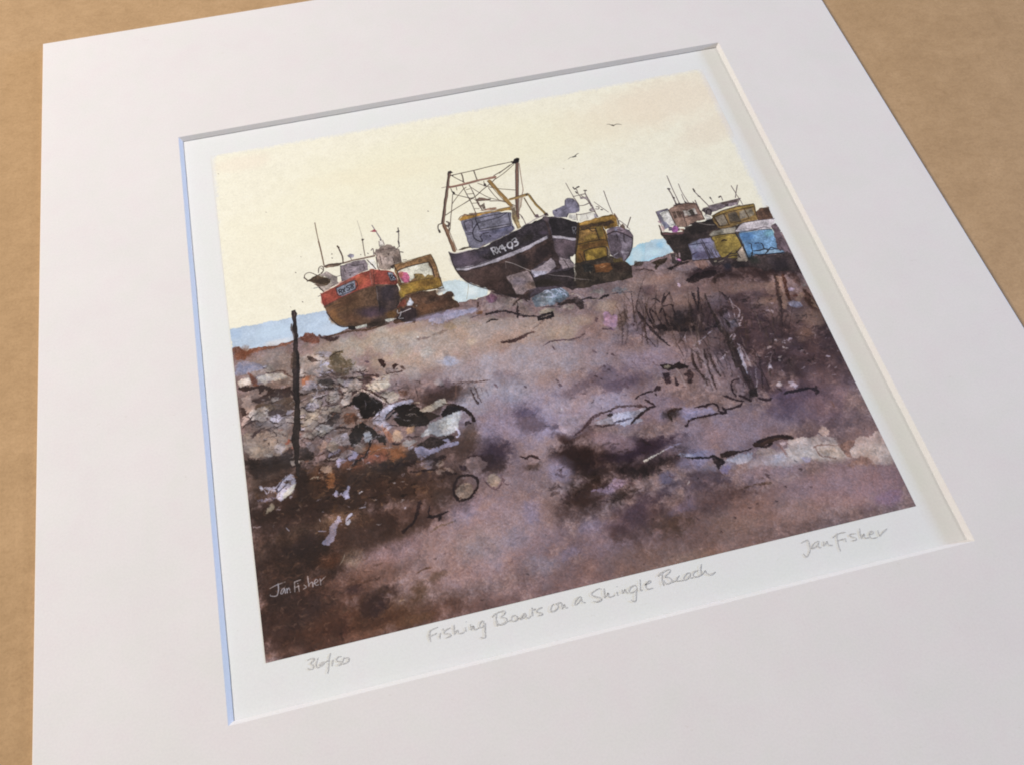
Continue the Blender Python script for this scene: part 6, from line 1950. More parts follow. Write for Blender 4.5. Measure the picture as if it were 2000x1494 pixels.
P b0a8b6 1,4.62,0.12,0.04,0 3626,3369 3746,3399 3961,3397 4225,3352 4495,3291 4875,3208 5048,3137 5223,3090 5211,3161 5029,3213 4744,3320 4473,3381 4208,3427 3975,3448 3794,3466 3637,3435
P b0a8b4 1,4.7,0.12,0.04,0 5304,3102 5433,3158 5654,3254 5659,3304 5615,3301 5467,3224 5300,3166
S 2a2228 17,0.75,0,0.3 3613,3374 3806,3414 4090,3389 4495,3291 4877,3200 5225,3082
S 2a2228 15,0.8,1,0.3 3630,3441 3792,3478 3972,3463 4287,3414
S a69aa2 15,0.85,0,0.3 3593,3044 3697,3094 3878,3082 3980,3083
S 8a7f88 11,0.6,1,0.3 4028,3095 4146,3140
S a09692 12,0.7,1,0.5 4167,3049 4442,2971 4526,2943 4724,2876 4907,2822
S 2e2528 16,0.9,0,0.25 3588,3035 3604,3293 3630,3441 3691,3596 3788,3728 3981,3868 4093,3926
S 28222a 23,0.9,0,0.2 5797,2976 5729,3174 5638,3380 5570,3556
S b4b2bc 24,0.97,0,0.12 4270,3131 4290,3264
S b4b2bc 24,0.97,0,0.12 4270,3131 4324,3120 4328,3185 4281,3193
S b4b2bc 24,0.97,0,0.12 4301,3191 4344,3253
S b4b2bc 24,0.97,0,0.12 4354,3127 4397,3243
S b4b2bc 24,0.97,0,0.12 4426,3121 4345,3246
S b4b2bc 24,0.97,0,0.12 4456,3104 4489,3233
S b4b2bc 24,0.97,0,0.12 4456,3104 4432,3179 4500,3163
S b4b2bc 24,0.97,0,0.12 4564,3082 4537,3140 4563,3195 4611,3183 4625,3097 4598,3074 4552,3104
S b4b2bc 24,0.97,0,0.12 4636,3051 4696,3017 4709,3069 4665,3091 4720,3105 4707,3158 4657,3178
S b4b2bc 24,0.97,0,0.12 4591,3186 4601,3221
S 85838c 12,0.85,0,0.2 5665,3026 5653,3164
S 85838c 12,0.85,0,0.2 5665,3026 5716,3031 5707,3086 5666,3093
S 85838c 12,0.85,0,0.2 5672,3094 5684,3171
S 85838c 12,0.85,0,0.2 5707,3136 5710,3194
P 9a8588 1,5.4,0.2,0.08,0 4368,3740 4581,3722 4727,3696 4760,3767 4786,3913 4790,4067 4659,4065 4540,4142 4449,4105 4424,3900
B 9c7a6c 0.7 0.5 4701 3999 79 19 -19 77
B 9488a0 0.5 0.5 4545 3869 127 31 -19 77
P a696a0 1,5.47,0.2,0.06,0 4786,3711 4977,3664 5176,3539 5196,3655 5200,3735 5065,3811 4994,3840 4868,3840 4801,3854 4784,3772
P a9a6bc 0.9,5.45,0.2,0.08,0 4786,3711 4890,3752 5045,3790 4994,3840 4801,3854
P a29098 1,5.51,0.2,0.08,0 5296,3568 5384,3622 5464,3658 5496,3776 5474,3810 5284,3802 5276,3690
S 40353a 15,0.9,0,0.3 5356,3631 5396,3814
S b4a8a8 13,0.9,0,0.25 4433,3443 4544,3510 4690,3640 4783,3725
S 8a7a78 11,0.7,0,0.4 4433,3443 4415,3572
S 2a2224 16,0.9,0,0.3 4767,3737 4790,3898 4794,4053
S aaa0a6 14,0.9,1,0.3 4994,3840 5066,3858 5221,3943 5429,4017
S 8a8084 11,0.7,1,0.4 5429,4017 5567,4067
S 3c3440 12,0.8,0,0.3 4804,3793 4820,3828
P 2f2628 0.95,9.01,0.3,0.1,0 4801,3854 5034,3834 5173,3837 5467,3832 5411,4082 5561,4088 5520,4232 5331,4231 5237,4162 5056,4087 4871,4072 4800,4054
P 352b28 0.7,13.59,0.4,0.08,0 5492,3791 5648,3782 5528,4203 5355,4191
B 2c241c 0.8 0.5 5000 4012 237 58 -20 77
P 332524 0.8,8.93,0.3,0.1,0 4072,3905 4261,4058 4420,4173 4621,4268 4657,4171 4781,4080 4714,4094 4587,4154 4449,4105 4393,3923 4357,3760 4255,3766 4184,3963
S c0a8a0 27,0.5,1,0.5 4042,3928 4133,3966
S a6a08e 11,0.7,0,0.3 3761,3737 3711,3908 3672,4004
P 747184 1,4.75,0.12,0.06,0 3897,2450 3920,2406 4157,2397 4523,2403 4755,2478 4724,2821 4701,2865 4443,2966 4085,3072 3960,3057 3930,3017 3915,2671
P 7f7c90 0.6,11.5,0.35,0.08,0 4175,2435 4668,2456 4665,2690 4161,2732
P 64607c 0.7,14.17,0.4,0.08,0 4154,2763 4723,2771 4707,2867 4471,2956 4203,3004 4143,2924
P 857c94 0.5,9.53,0.3,0.08,0 3959,2466 4086,2480 4062,2707 3954,2730
B 54587a 0.6 0.5 4549 2794 154 -17 -1 53
P a87c38 1,4.82,0.15,0.1,0 3878,2421 3955,2364 4086,2363 4242,2368 4530,2371 4782,2366 4792,2436 4523,2403 4231,2416 4016,2446 3897,2450
B c08a34 0.8 0.4 3971 2410 68 1 -3 43
B 8f7440 0.8 0.4 4659 2386 121 -3 -2 33
S 5a4030 14,0.8,0,0.3 3879,2413 3944,2353 4088,2355 4322,2362 4784,2357
P 9a7458 0.95,4.82,0.2,0.08,0 3943,2361 3990,2322 4049,2354 4054,2389
P 8f7464 0.95,4.83,0.2,0.08,0 4081,2328 4196,2339 4185,2387 4083,2379
P 96705c 0.95,4.85,0.2,0.08,0 4253,2319 4444,2290 4545,2307 4544,2341 4406,2340
S 2c2834 13,0.9,0,0.2 3954,2490 4086,2480 4064,2642
S 2c2834 13,0.9,0,0.2 3954,2490 3952,2680
S 2c2834 15,0.9,0,0.2 4155,2464 4405,2459 4693,2462
S 2c2834 18,0.9,0,0.2 4152,2480 4164,2600 4174,2702
S 2c2834 16,0.9,0,0.2 4677,2475 4546,2527 4358,2548 4199,2559 4136,2610
S 2c2834 15,0.9,0,0.2 4714,2484 4694,2731
S 2c2834 15,0.9,0,0.2 4168,2700 4349,2704 4686,2712
S 2c2834 15,0.9,0,0.2 4171,2742 4362,2757 4690,2747
S 2c2834 21,0.9,0,0.2 4159,2565 4062,2707 4047,2835 4093,2920 4163,2953 4149,2844
S 2c2834 13,0.9,0,0.2 3942,2727 4043,2735
S 2c2834 13,0.9,0,0.2 3947,2761 4050,2762
S 2c2834 15,0.9,0,0.2 4211,2794 4301,2799
S 2c2834 19,0.9,0,0.2 4307,2858 4318,2894
S 2c2834 11,0.9,0,0.2 4157,2862 4196,2806 4301,2799
S 2c2834 12,0.9,0,0.2 4662,2756 4703,2750 4718,2820
S 2c2834 15,0.9,0,0.2 4152,2480 4185,2387
P 5a4c3c 0.95,5.59,0.2,0.08,0 3735,3033 3830,3009 3946,3005 3951,3039 3808,3051
S a69c98 11,0.5,1,0.4 4164,2716 4345,2719 4682,2728
P 8a6858 0.4,5.6,0.25,0.08,0 4085,3072 4203,3004 4149,3071
S 5e4a40 51,1,0,0.1 3935,1388 3838,1700 3706,2116 3611,2421
S a08a80 10,0.7,0,0.2 3942,1407 3846,1702 3716,2119 3632,2402
S 33282a 13,0.9,0,0.2 3920,1384 3821,1696 3691,2112 3600,2410
P 2a2224 1,5.04,0.1,0.08,0 3910,1346 3972,1343 4003,1386 3959,1402 3918,1374
S 7a5e4c 57,1,0,0.15 3622,2466 3644,2670 3667,2871 3683,3037
S 43332c 12,0.9,0,0.2 3606,2445 3626,2665 3645,2882 3653,3029
S 5c463c 12,0.8,0,0.2 3676,2579 3698,2781 3723,3031
S 3a2e2c 17,0.95,0,0.2 3596,2434 3535,2444 3513,2522 3524,2599
P 352a2a 1,4.74,0.1,0.08,0 3507,2553 3541,2545 3542,2603 3514,2613
S 3f3230 29,0.9,0,0.3 3678,2413 3708,2454 3689,2516 3661,2492
S 3f3230 15,0.9,0,0.2 3689,2516 3688,2615
S 765c50 53,1,0,0.1 5126,1394 5033,1784 4930,2196 4865,2488 4842,2634
S 3c2e2e 14,0.9,0,0.2 5098,1424 5003,1812 4919,2176 4874,2371 4831,2598
S 44363a 13,0.9,0,0.2 5143,1435 5048,1823 4955,2202 4856,2604
S 7c6058 13,0.85,0,0.2 5152,1455 5099,1836 5075,2041 5038,2136 4985,2296 4872,2540
P 241e20 1,6.12,0.1,0.08,0 5087,1330 5137,1321 5180,1344 5146,1426 5088,1439 5039,1445 5038,1391
S 241e20 31,0.95,0,0.1 5058,1423 5032,1389
S 86655a 44,1,0,0.12 3873,1691 4100,1686 4373,1665 4676,1660
S b08c7c 11,0.7,0,0.2 3889,1677 4103,1674 4374,1657 4644,1652
S 54403a 10,0.9,0,0.2 3743,1676 3891,1669
S 6a5048 11,0.7,0,0.2 3882,1711 4109,1706 4394,1688
S 4a3c36 17,0.92,0,0.15 3944,1443 4154,1433 4372,1424 4648,1403 5045,1392
S 4a3c36 14,0.92,0,0.15 3963,1448 4038,1538 4126,1630 4141,1652
S 4a3c36 20,0.92,0,0.15 4136,1455 4141,1528 4130,1640
S 4a3c36 20,0.92,0,0.15 4356,1438 4361,1565 4365,1637
S 4a3c36 15,0.92,0,0.15 5049,1430 4846,1542 4665,1622
S 4a3c36 14,0.92,0,0.15 5056,1459 4842,1612 4673,1704
S 4a3c36 13,0.92,0,0.15 4990,1451 4766,1593
S 4a3c36 15,0.92,0,0.15 4675,1695 4575,1777 4418,1878 4259,1996 4096,2076 3833,2199 3693,2274
S 4a3c36 15,0.92,0,0.15 3891,1730 3919,1851 4045,1943 4151,2003 4210,2035
S 4a3c36 12,0.92,0,0.15 3898,1854 3812,2176 3766,2334 3701,2585
S 4a3c36 12,0.92,0,0.15 4090,1797 3954,1937 3849,2058
S 4a3c36 14,0.92,0,0.15 4095,1711 4128,1928 4164,2127 4189,2371
S 4a3c36 14,0.92,0,0.15 4213,1722 4245,1940 4264,2152 4306,2316
S 4a3c36 12,0.92,0,0.15 4227,1779 4340,1929 4490,2087 4701,2208
S 4a3c36 14,0.92,0,0.15 4359,1723 4496,1828 4687,1928 4952,2025
S 4a3c36 12,0.92,0,0.15 4514,1867 4568,2037 4629,2174
S 4a3c36 11,0.92,0,0.15 4221,2047 4275,2103 4404,2118
S 4a3c36 16,0.92,0,0.15 4475,2153 4626,2190 4743,2253 4865,2352
S 4a3c36 12,0.92,0,0.15 4131,1912 4234,1929
S 4a3c36 12,0.92,0,0.15 4139,1818 4207,1809
S 4a3c36 12,0.92,0,0.15 4148,2020 4243,2009
S 4a3c36 12,0.92,0,0.15 4176,2130 4291,2150
S 4a3c36 12,0.92,0,0.15 3987,1719 3985,1789
S 4a3c36 12,0.92,0,0.15 4472,1698 4463,1767
S 4a3c36 11,0.92,0,0.15 4189,2253 4264,2271
S 4a3c36 14,0.92,0,0.15 4090,1797 4151,1760
P 2e2628 1,4.94,0.1,0.08,0 3893,1783 3939,1821 3936,1864 3903,1864
P 3a302c 1,4.02,0.1,0.08,0 3946,1435 3990,1446 3972,1468
P 3b302e 0.95,4.97,0.1,0.08,0 4455,1747 4489,1773 4490,1826 4446,1815
P 6a5248 0.95,5.88,0.2,0.08,0 4225,2091 4315,2044 4487,2104 4467,2133 4311,2120
P 3a2e2c 1,3.92,0.1,0.08,0 4455,2096 4495,2097 4493,2131
P 4f4038 0.8,6.81,0.3,0.08,0 4307,2197 4364,2177 4363,2296 4322,2303 4302,2247
S 5c4840 19,0.9,0,0.2 4271,2119 4282,2190 4301,2280
S 5c4840 16,0.9,0,0.2 4364,2177 4357,2294
S 927448 61,1,0,0.12 4561,1721 4637,1915 4720,2127 4799,2353
S 5a4634 14,0.85,0,0.2 4529,1713 4613,1961 4687,2153 4765,2327
S 6a5236 12,0.8,0,0.2 4589,1718 4680,1961 4766,2156
S 957a50 45,1,0,0.12 4809,2201 4959,2186 5124,2166
S 564432 13,0.9,0,0.2 4811,2193 4965,2162 5130,2142
P 4a3a2c 0.9,5.91,0.2,0.08,0 5092,2132 5155,2148 5143,2197 5092,2185
S 8f7646 31,1,0,0.12 5141,2179 5189,2381 5256,2534 5314,2667
S 4c3c2c 13,0.9,0,0.2 5159,2184 5214,2387 5273,2521 5331,2654
S 6a5640 19,0.95,0,0.2 5049,2226 5086,2424 5137,2640
S 43352e 10,0.8,0,0.2 5043,2224 5077,2404 5124,2636
P a08860 1,5.77,0.15,0.08,0 4803,2388 4857,2384 4827,2563 4855,2821 4786,2837 4763,2715 4756,2529
S 5a4632 13,0.85,0,0.2 4795,2369 4777,2551 4786,2837
P 9c8a7c 0.6,9.69,0.4,0.08,0 4774,2346 4867,2344 4822,2528 4765,2548
P a09080 0.6,7.8,0.3,0.08,0 4971,2189 5030,2169 4940,2422 4872,2540
S 4a3a40 13,0.9,0,0.2 4876,2524 4918,2619 4940,2792
P 55464c 0.9,5.77,0.2,0.08,0 4901,2581 4936,2624 4906,2667
P 6a5058 0.9,5.78,0.2,0.08,0 5128,2621 5180,2625 5182,2668 5139,2682
P 3a2a2e 0.95,5.78,0.2,0.08,0 5298,2629 5351,2625 5353,2693 5293,2695
S 5a4a52 19,0.8,0,0.3 5120,2652 5190,2686 5289,2660
S 847480 19,0.6,1,0.4 4912,2801 5059,2738 5219,2677
M tractor
P 7f7a90 1,4.85,0.12,0.05,0 5436,2604 5487,2599 5675,2536 5699,2450 5753,2408 5831,2437 5890,2534 5899,2628 5871,2730 5801,2749 5680,2728 5632,2797 5436,2740
S 4a4450 13,0.8,0,0.2 5675,2536 5710,2434 5766,2411 5845,2440
S 4a4450 11,0.7,0,0.2 5845,2440 5899,2555 5895,2645
P 3c3848 0.9,4.84,0.2,0.08,0 5470,2613 5514,2605 5509,2650
S 35303a 19,0.9,0,0.2 5632,2797 5677,2736
S 55484a 13,0.92,0,0.15 5815,2078 5833,2223 5859,2388
S 55484a 14,0.92,0,0.15 5954,2253 5960,2385 5986,2447
S 55484a 16,0.92,0,0.15 5857,2397 5974,2389 6075,2386
S 55484a 18,0.92,0,0.15 6073,2395 6096,2567 6113,2754 6138,2914
S 55484a 15,0.92,0,0.15 5987,2392 6065,2522 6093,2676
S 55484a 15,0.92,0,0.15 5898,2609 5980,2621 6073,2598
S 55484a 16,0.92,0,0.15 5805,2786 5930,2799 6133,2786
S 55484a 14,0.92,0,0.15 5810,2769 5786,2907
S 55484a 13,0.92,0,0.15 5965,2826 5967,2916
S 55484a 16,0.92,0,0.15 6145,2743 6198,2757 6211,2714 6171,2704
S 55484a 13,0.92,0,0.15 6390,2399 6388,2694 6394,2914
S 55484a 11,0.92,0,0.15 6167,2593 6240,2712 6338,2864
S 55484a 14,0.92,0,0.15 6089,2315 6069,2384
S 55484a 14,0.92,0,0.15 5857,2397 5878,2476 5898,2609
S 3a3234 26,0.95,0,0.1 5905,2194 5920,2245 5945,2233
S 3a3234 26,0.95,0,0.1 5971,2220 6009,2211
S 3a3234 26,0.95,0,0.1 5926,2302 5943,2344
S 3a3234 26,0.95,0,0.1 6075,2311 6109,2320
S 3a3234 25,0.95,0,0.1 6234,2780 6253,2788
P 7a6a72 0.9,4.9,0.2,0.08,0 5959,2441 6031,2440 6022,2475 5963,2478
P 9a8890 0.8,7.79,0.3,0.08,0 6022,2475 6087,2546 6106,2679 6047,2737 6064,2778 6135,2777 6128,2703 6099,2604 6077,2433
P ddd8d4 0.85,5.77,0.2,0.08,0 5690,2740 5792,2783 5772,2904 5652,2829
P dcd8d2 0.7,7.69,0.3,0.08,0 5858,2799 6094,2821 6078,2926 5807,2930
P 8f8898 0.9,5.77,0.2,0.08,0 6094,2821 6124,2865 6151,2917 6078,2926
P 4a3824 1,4.67,0.2,0.08,0 5557,3602 5671,3216 5783,2942 5838,2974 5738,3476 5682,3769 5514,3779
P 7b5a26 1,5.64,0.15,0.1,0 5798,2964 6091,2929 6394,2914 6437,2961 6411,3187 6181,3201 6174,3128 6168,3338 6137,3677 6105,3738 5794,3763 5673,3750 5527,3782 5572,3572 5701,3258 5761,3097
P a67c38 0.95,5.75,0.2,0.08,0 5798,2964 6089,2937 6416,2937 6414,2991 6067,3013 5797,3017
P 3c2c22 0.9,9.53,0.3,0.1,0 5779,3031 6062,3029 6346,3028 6392,3111 6201,3135 6043,3096 5795,3123
P 8c6838 0.85,9.42,0.3,0.12,0 5769,3117 6028,3145 6033,3323 6032,3375 5862,3333 5687,3359
P 6e5a2a 0.9,7.57,0.25,0.08,0 6043,3096 6140,3102 6116,3326 6041,3342
P 977734 0.9,9.41,0.3,0.08,0 5793,3281 5890,3235 6008,3264 6028,3339 5813,3356
P 6a4824 0.9,9.34,0.3,0.1,0 5660,3405 5895,3411 6123,3397 6120,3501 5837,3517 5646,3505
P 97782e 0.95,7.41,0.2,0.1,0 5728,3559 5806,3527 6077,3551 6053,3725 5712,3760
P 7a5228 0.9,9.23,0.3,0.08,0 5633,3501 5715,3556 5686,3754 5544,3769
P 8a7c74 0.9,5.56,0.2,0.08,0 6111,3533 6137,3677 6105,3738 6062,3744
S 2e2420 19,0.9,0,0.2 6033,3129 6028,3339 6032,3375
S 2e2420 15,0.9,0,0.2 5756,3113 5923,3119 6031,3137
S 2e2420 17,0.9,0,0.2 5665,3388 5848,3382 6097,3391
S 2e2420 17,0.9,0,0.2 5715,3556 5806,3527 6080,3543 6066,3728
S 2e2420 17,0.9,0,0.2 5710,3572 5712,3760 5936,3747 6079,3732
S 2e2420 15,0.9,0,0.2 6156,3141 6149,3404 6137,3677
S 2e2420 15,0.9,0,0.2 5923,3119 5961,3182 6019,3178
S 2e2420 19,0.9,0,0.2 5789,2997 5701,3258 5572,3572
S 2e2420 14,0.9,0,0.2 5641,3572 5661,3747
S 2e2420 14,0.9,0,0.2 6416,2937 6438,3051 6411,3187
P 3c2c24 0.8,9.55,0.3,0.08,0 6261,3025 6359,3031 6280,3154 6227,3141
M grey_boat
P 6f6372 1,5.62,0.15,0.08,0 6189,3220 6314,3181 6448,3205 6570,3315 6587,3442 6518,3617 6425,3783 6308,3890 6223,3852 6123,3725 6143,3472
P 4c4048 0.75,11.2,0.35,0.08,0 6178,3306 6335,3345 6328,3552 6266,3846 6136,3728 6146,3507
P 807482 0.7,11.19,0.3,0.08,0 6391,3393 6558,3487 6490,3661 6318,3859 6310,3703 6338,3520
P 7c6a76 0.95,6.62,0.2,0.08,0 6184,3237 6325,3192 6477,3248 6584,3406 6570,3473 6445,3354 6324,3289 6173,3322
P 8c8aa6 0.9,5.69,0.2,0.08,0 6335,3204 6380,3197 6386,3269 6329,3273
S 33282e 25,0.9,0,0.2 6178,3306 6329,3273 6445,3354 6508,3423 6567,3481
S 2e262c 17,0.9,0,0.2 6565,3489 6497,3663 6407,3795 6308,3890
S 3a2e34 19,0.9,0,0.2 6335,3345 6319,3446
S 3a2e34 19,0.9,0,0.2 6441,3388 6413,3504 6432,3534
S a8a2b0 16,0.9,0,0.2 6166,3744 6238,3711
S a8a2b0 16,0.85,0,0.2 6295,3708 6421,3748
S 4a3c44 15,0.8,0,0.2 6292,3716 6286,3851
S 3c2e34 17,0.8,1,0.3 6365,3246 6478,3292
P 5a4438 0.9,6.66,0.2,0.08,0 6437,3193 6505,3157 6525,3233 6491,3295
S 4c3c38 16,0.95,0,0.2 6663,3052 6596,3161 6539,3254
S 5a4a48 12,0.8,0,0.2 6446,3071 6448,3160 6490,3206
S 6a5246 23,0.9,0,0.2 6421,2920 6443,3034
S 55454a 12,0.8,0,0.2 6460,3074 6527,3180 6575,3298
M tractor
P 3a2f27 1,9.09,0.3,0.1,0 5519,3763 5686,3754 6118,3741 6261,3862 6321,3893 6382,4010 6316,4244 6117,4245 5824,4222 5600,4248 5414,4235 5445,4029
P 5a4a24 0.8,9.19,0.3,0.08,0 6142,3798 6250,3808 6290,3903 6127,3896
P 7b4a26 0.95,7.3,0.25,0.1,0 5797,3848 6067,3865 6055,3996 5990,4030 5781,3996
S b08a68 15,0.7,1,0.4 5877,3902 5911,3927 5972,3908
P 3a2a24 0.6,13.7,0.4,0.08,0 6088,3887 6278,3900 6377,4025 6353,4103 6062,4065
S 8a8478 14,0.7,1,0.4 5706,3877 5775,3877
S 9a8c7c 14,0.8,0,0.3 5701,3942 5700,3992
P 1f2326 0.6,10.95,0.4,0.08,0 5613,3820 5754,3804 5739,3952 5603,3952
S 9c8e92 12,0.75,1,0.3 5032,3844 5152,3907 5326,3967 5442,4037 5688,4130
M dark_boat
P 44362f 1,4.71,0.2,0.08,0 7403,3511 7981,3388 8007,3611 8318,3638 8452,3605 8298,3782 8289,3894 8248,4350 7368,4149 7391,3835
P 8a8078 0.8,4.83,0.3,0.08,0 7981,3388 8309,3301 8474,3222 8518,3250 8420,3294 8132,3341 8005,3394
P 392e2d 1,6.58,0.2,0.1,0 7066,3329 7070,3478 7412,3563 7468,3478 7950,3397 8001,3593 7828,3666 7789,3738 7828,3813 7408,3807 7378,4120 7219,4128 7134,3916 7092,3729 7033,3551
P 2e2624 0.8,9.5,0.3,0.08,0 7449,3456 7945,3413 7987,3556 7858,3657 7524,3623
P 302724 0.7,13.94,0.4,0.08,0 7106,3569 7449,3687 7354,4114 7147,4110 7127,3898
P 86585e 0.8,7.55,0.3,0.08,0 7065,3493 7415,3555 7390,3590 7074,3545
S 3a2a2c 17,0.9,0,0.2 7066,3329 7064,3477 7097,3714 7134,3916
S 5c3c3c 14,0.8,0,0.3 7060,3509 7415,3555
P 8a8398 1,4.8,0.15,0.08,0 7096,3051 7315,3021 7329,3058 7157,3092 7190,3276 7223,3417 7127,3426 7116,3258
P dfdbd8 1,4.79,0.12,0.08,0 7167,3103 7308,3061 7336,3395 7215,3399 7177,3273
P 8c8ca6 0.9,5.71,0.2,0.08,0 7135,3279 7190,3276 7223,3417 7109,3439
S 54474e 11,0.85,0,0.2 7103,3053 7106,3205 7114,3423
S 54474e 12,0.8,0,0.2 7105,3045 7315,3021
S b0a6a4 10,0.6,1,0.3 7252,3208 7313,3306
P a2788c 0.7,5.73,0.2,0.08,0 7072,3230 7126,3227 7113,3307 7080,3266
P c8a0a0 0.6,7.59,0.3,0.08,0 7078,3332 7137,3396 7106,3487 7060,3427
P a35ba0 1,5.69,0.15,0.08,0 7242,3438 7297,3394 7353,3424 7359,3484 7305,3528 7243,3513
P 4c3a5c 0.8,5.69,0.2,0.08,0 7198,3411 7250,3415 7244,3472 7190,3475
P 5a3a42 0.9,4.74,0.2,0.08,0 7335,3478 7377,3472 7367,3519 7328,3517
P 8a5e50 0.9,4.74,0.2,0.08,0 7378,3489 7438,3487 7422,3533 7374,3520
P 8a6c60 1,5.77,0.15,0.08,0 7317,3055 7442,3001 7683,3009 7813,3025 7827,3062 7845,3203 7840,3387 7665,3410 7473,3462 7345,3447 7336,3395 7326,3226
P 6a5044 0.9,6.8,0.2,0.08,0 7435,2982 7688,2994 7800,3021 7771,3066 7457,3039
P c9c0ba 0.9,3.86,0.1,0.08,0 7535,3126 7602,3126 7602,3244 7547,3247
P d2cac4 0.9,3.86,0.1,0.08,0 7609,3144 7752,3120 7761,3250 7718,3256 7596,3259
P 4a4038 0.9,4.82,0.15,0.08,0 7634,3151 7707,3135 7718,3256 7649,3264
P 4e3c34 0.9,4.81,0.2,0.08,0 7363,3117 7418,3114 7413,3248 7358,3251
P 5c463c 0.9,4.81,0.2,0.08,0 7430,3117 7488,3106 7492,3250 7435,3261
S 9a8478 12,0.7,0,0.3 7427,3108 7420,3266
S 3f302e 14,0.88,0,0.2 7317,3055 7326,3226 7334,3403
S 3f302e 15,0.88,0,0.2 7542,3145 7510,3355
S 3f302e 14,0.88,0,0.2 7807,3040 7820,3197 7840,3387
S 3f302e 12,0.88,0,0.2 7536,3278 7805,3277
S 3f302e 15,0.88,0,0.2 7596,3259 7758,3257
S 3f302e 13,0.88,0,0.2 7522,3358 7503,3453
S 3f302e 18,0.88,0,0.2 7430,2998 7583,2985 7788,3018
S 3f302e 13,0.88,0,0.2 7507,3128 7512,3272
S 55464a 13,0.92,0,0.15 7533,2336 7531,2574 7537,2801 7545,2976
S 55464a 20,0.92,0,0.15 7461,2612 7478,2735 7483,2840 7487,2970
S 55464a 12,0.92,0,0.15 7665,2554 7664,2746 7698,3005
S 55464a 12,0.92,0,0.15 7644,2785 7640,2896 7651,2984
S 55464a 19,0.92,0,0.15 7820,2966 7821,3078
S 55464a 13,0.92,0,0.15 7774,2981 7788,3018
S 55464a 16,0.92,0,0.15 7869,2714 7878,2799 7913,2895 7954,3008 7995,3121
S 55464a 12,0.92,0,0.15 8086,2981 8099,3096
S 55464a 12,0.92,0,0.15 8232,2991 8270,2983 8269,3078
S 55464a 13,0.92,0,0.15 8518,2810 8530,2926 8537,2980
S 55464a 15,0.92,0,0.15 8625,2819 8556,2950 8496,3073
S 55464a 11,0.92,0,0.15 8531,2996 8553,3122 8561,3244
S 55464a 18,0.92,0,0.15 7990,3137 8212,3123 8571,3109
S 55464a 13,0.92,0,0.15 8559,3106 8474,3222
S 3a3032 28,0.95,0,0.1 7454,2611 7481,2623
S 3a3032 27,0.95,0,0.1 7485,2814 7496,2834
S 3a3032 27,0.95,0,0.1 7483,2960 7503,2982
S 3a3032 27,0.95,0,0.1 7536,2965 7561,2988
S 3a3032 27,0.95,0,0.1 7646,2958 7660,2978
S 3a3032 28,0.95,0,0.1 7870,2724 7871,2780
S 3a3032 27,0.95,0,0.1 7900,2891 7927,2912
S 3a3032 27,0.95,0,0.1 8086,2963 8093,2991
S 3a3032 27,0.95,0,0.1 8230,2999 8254,2988
P 8d7c86 1,5.82,0.15,0.08,0 7997,3155 8237,3129 8528,3116 8474,3222 8307,3232 8050,3270 7977,3286
P 52403c 0.8,7.8,0.3,0.08,0 8212,3123 8543,3111 8510,3163 8250,3167
P 3a2e30 0.9,5.83,0.2,0.08,0 8262,3170 8330,3170 8307,3232 8263,3204
P 9c8c94 0.6,7.74,0.2,0.08,0 8003,3174 8170,3164 8136,3258 8007,3277
P 57464c 0.8,9.65,0.3,0.08,0 7899,3165 7991,3171 8000,3258 7960,3333 7904,3302 7852,3221
S 352a30 23,0.9,0,0.2 7892,3299 7932,3224 7980,3202 8006,3243 7984,3305
P ddd8d4 0.9,5.76,0.2,0.08,0 7867,3293 7942,3345 7950,3397 7853,3407
P 3c3034 0.9,5.79,0.2,0.08,0 7863,3190 7936,3174 7890,3265 7859,3240
S 3a2e30 29,0.9,0,0.3 7580,3423 7696,3435
S a89a96 12,0.8,0,0.3 7721,3441 7833,3502 7953,3540
P 302628 0.8,7.63,0.3,0.08,0 7563,3435 7658,3392 7708,3438 7631,3468
M yellow_boat
P 86683a 1,5.75,0.15,0.08,0 7979,3354 8149,3295 8432,3263 8741,3272 8736,3356 8703,3600 8648,3620 8336,3626 8246,3654 8039,3635 8007,3611 7965,3468
P 9a7c3c 0.9,5.79,0.2,0.08,0 7979,3354 8149,3295 8432,3263 8741,3272 8736,3321 8421,3328 8157,3348 7993,3391
P 968878 0.95,4.78,0.15,0.08,0 8018,3397 8194,3357 8182,3571 8018,3581
P 5c5044 0.95,5.76,0.2,0.08,0 8249,3354 8397,3356 8421,3580 8230,3550
P 8f8478 0.9,5.77,0.2,0.08,0 8446,3369 8545,3359 8536,3525 8413,3529
P 948672 0.95,4.82,0.15,0.08,0 8557,3362 8699,3346 8670,3491 8548,3528
P a88650 0.8,5.8,0.2,0.08,0 8668,3322 8742,3340 8713,3451 8669,3424
S 3c2c1f 19,0.9,0,0.2 7979,3354 8164,3290 8432,3263 8741,3272
S 3c2c1f 15,0.9,0,0.2 7981,3388 8169,3351 8433,3331 8717,3334
S 3c2c1f 16,0.9,0,0.2 7993,3391 8028,3591
S 3c2c1f 17,0.9,0,0.2 8182,3354 8189,3590
S 3c2c1f 15,0.9,0,0.2 8551,3344 8561,3531
S 3c2c1f 15,0.9,0,0.2 8748,3290 8718,3402 8697,3615
S 3c2c1f 16,0.9,0,0.2 8018,3581 8198,3600
S 3c2c1f 14,0.9,0,0.2 8225,3565 8396,3574 8555,3547
S 3c2c1f 13,0.9,0,0.2 8012,3413 8036,3569
P 5a3f30 1,6.73,0.2,0.12,0 8713,3451 8817,3393 8966,3395 8943,3626 8906,3650 8697,3632
P 46322a 0.6,11.54,0.4,0.08,0 8756,3445 8954,3460 8906,3617 8734,3608
P cdb89c 0.6,4.85,0.3,0.08,0 8928,3352 8960,3377 8929,3420
M sheds
P 8480a0 1,5.58,0.15,0.06,0 7403,3821 7633,3765 7802,3774 7831,3879 7826,4183 7618,4179 7373,4134
B 8f96b4 0.8 0.4 7506 3863 81 20 -28 79
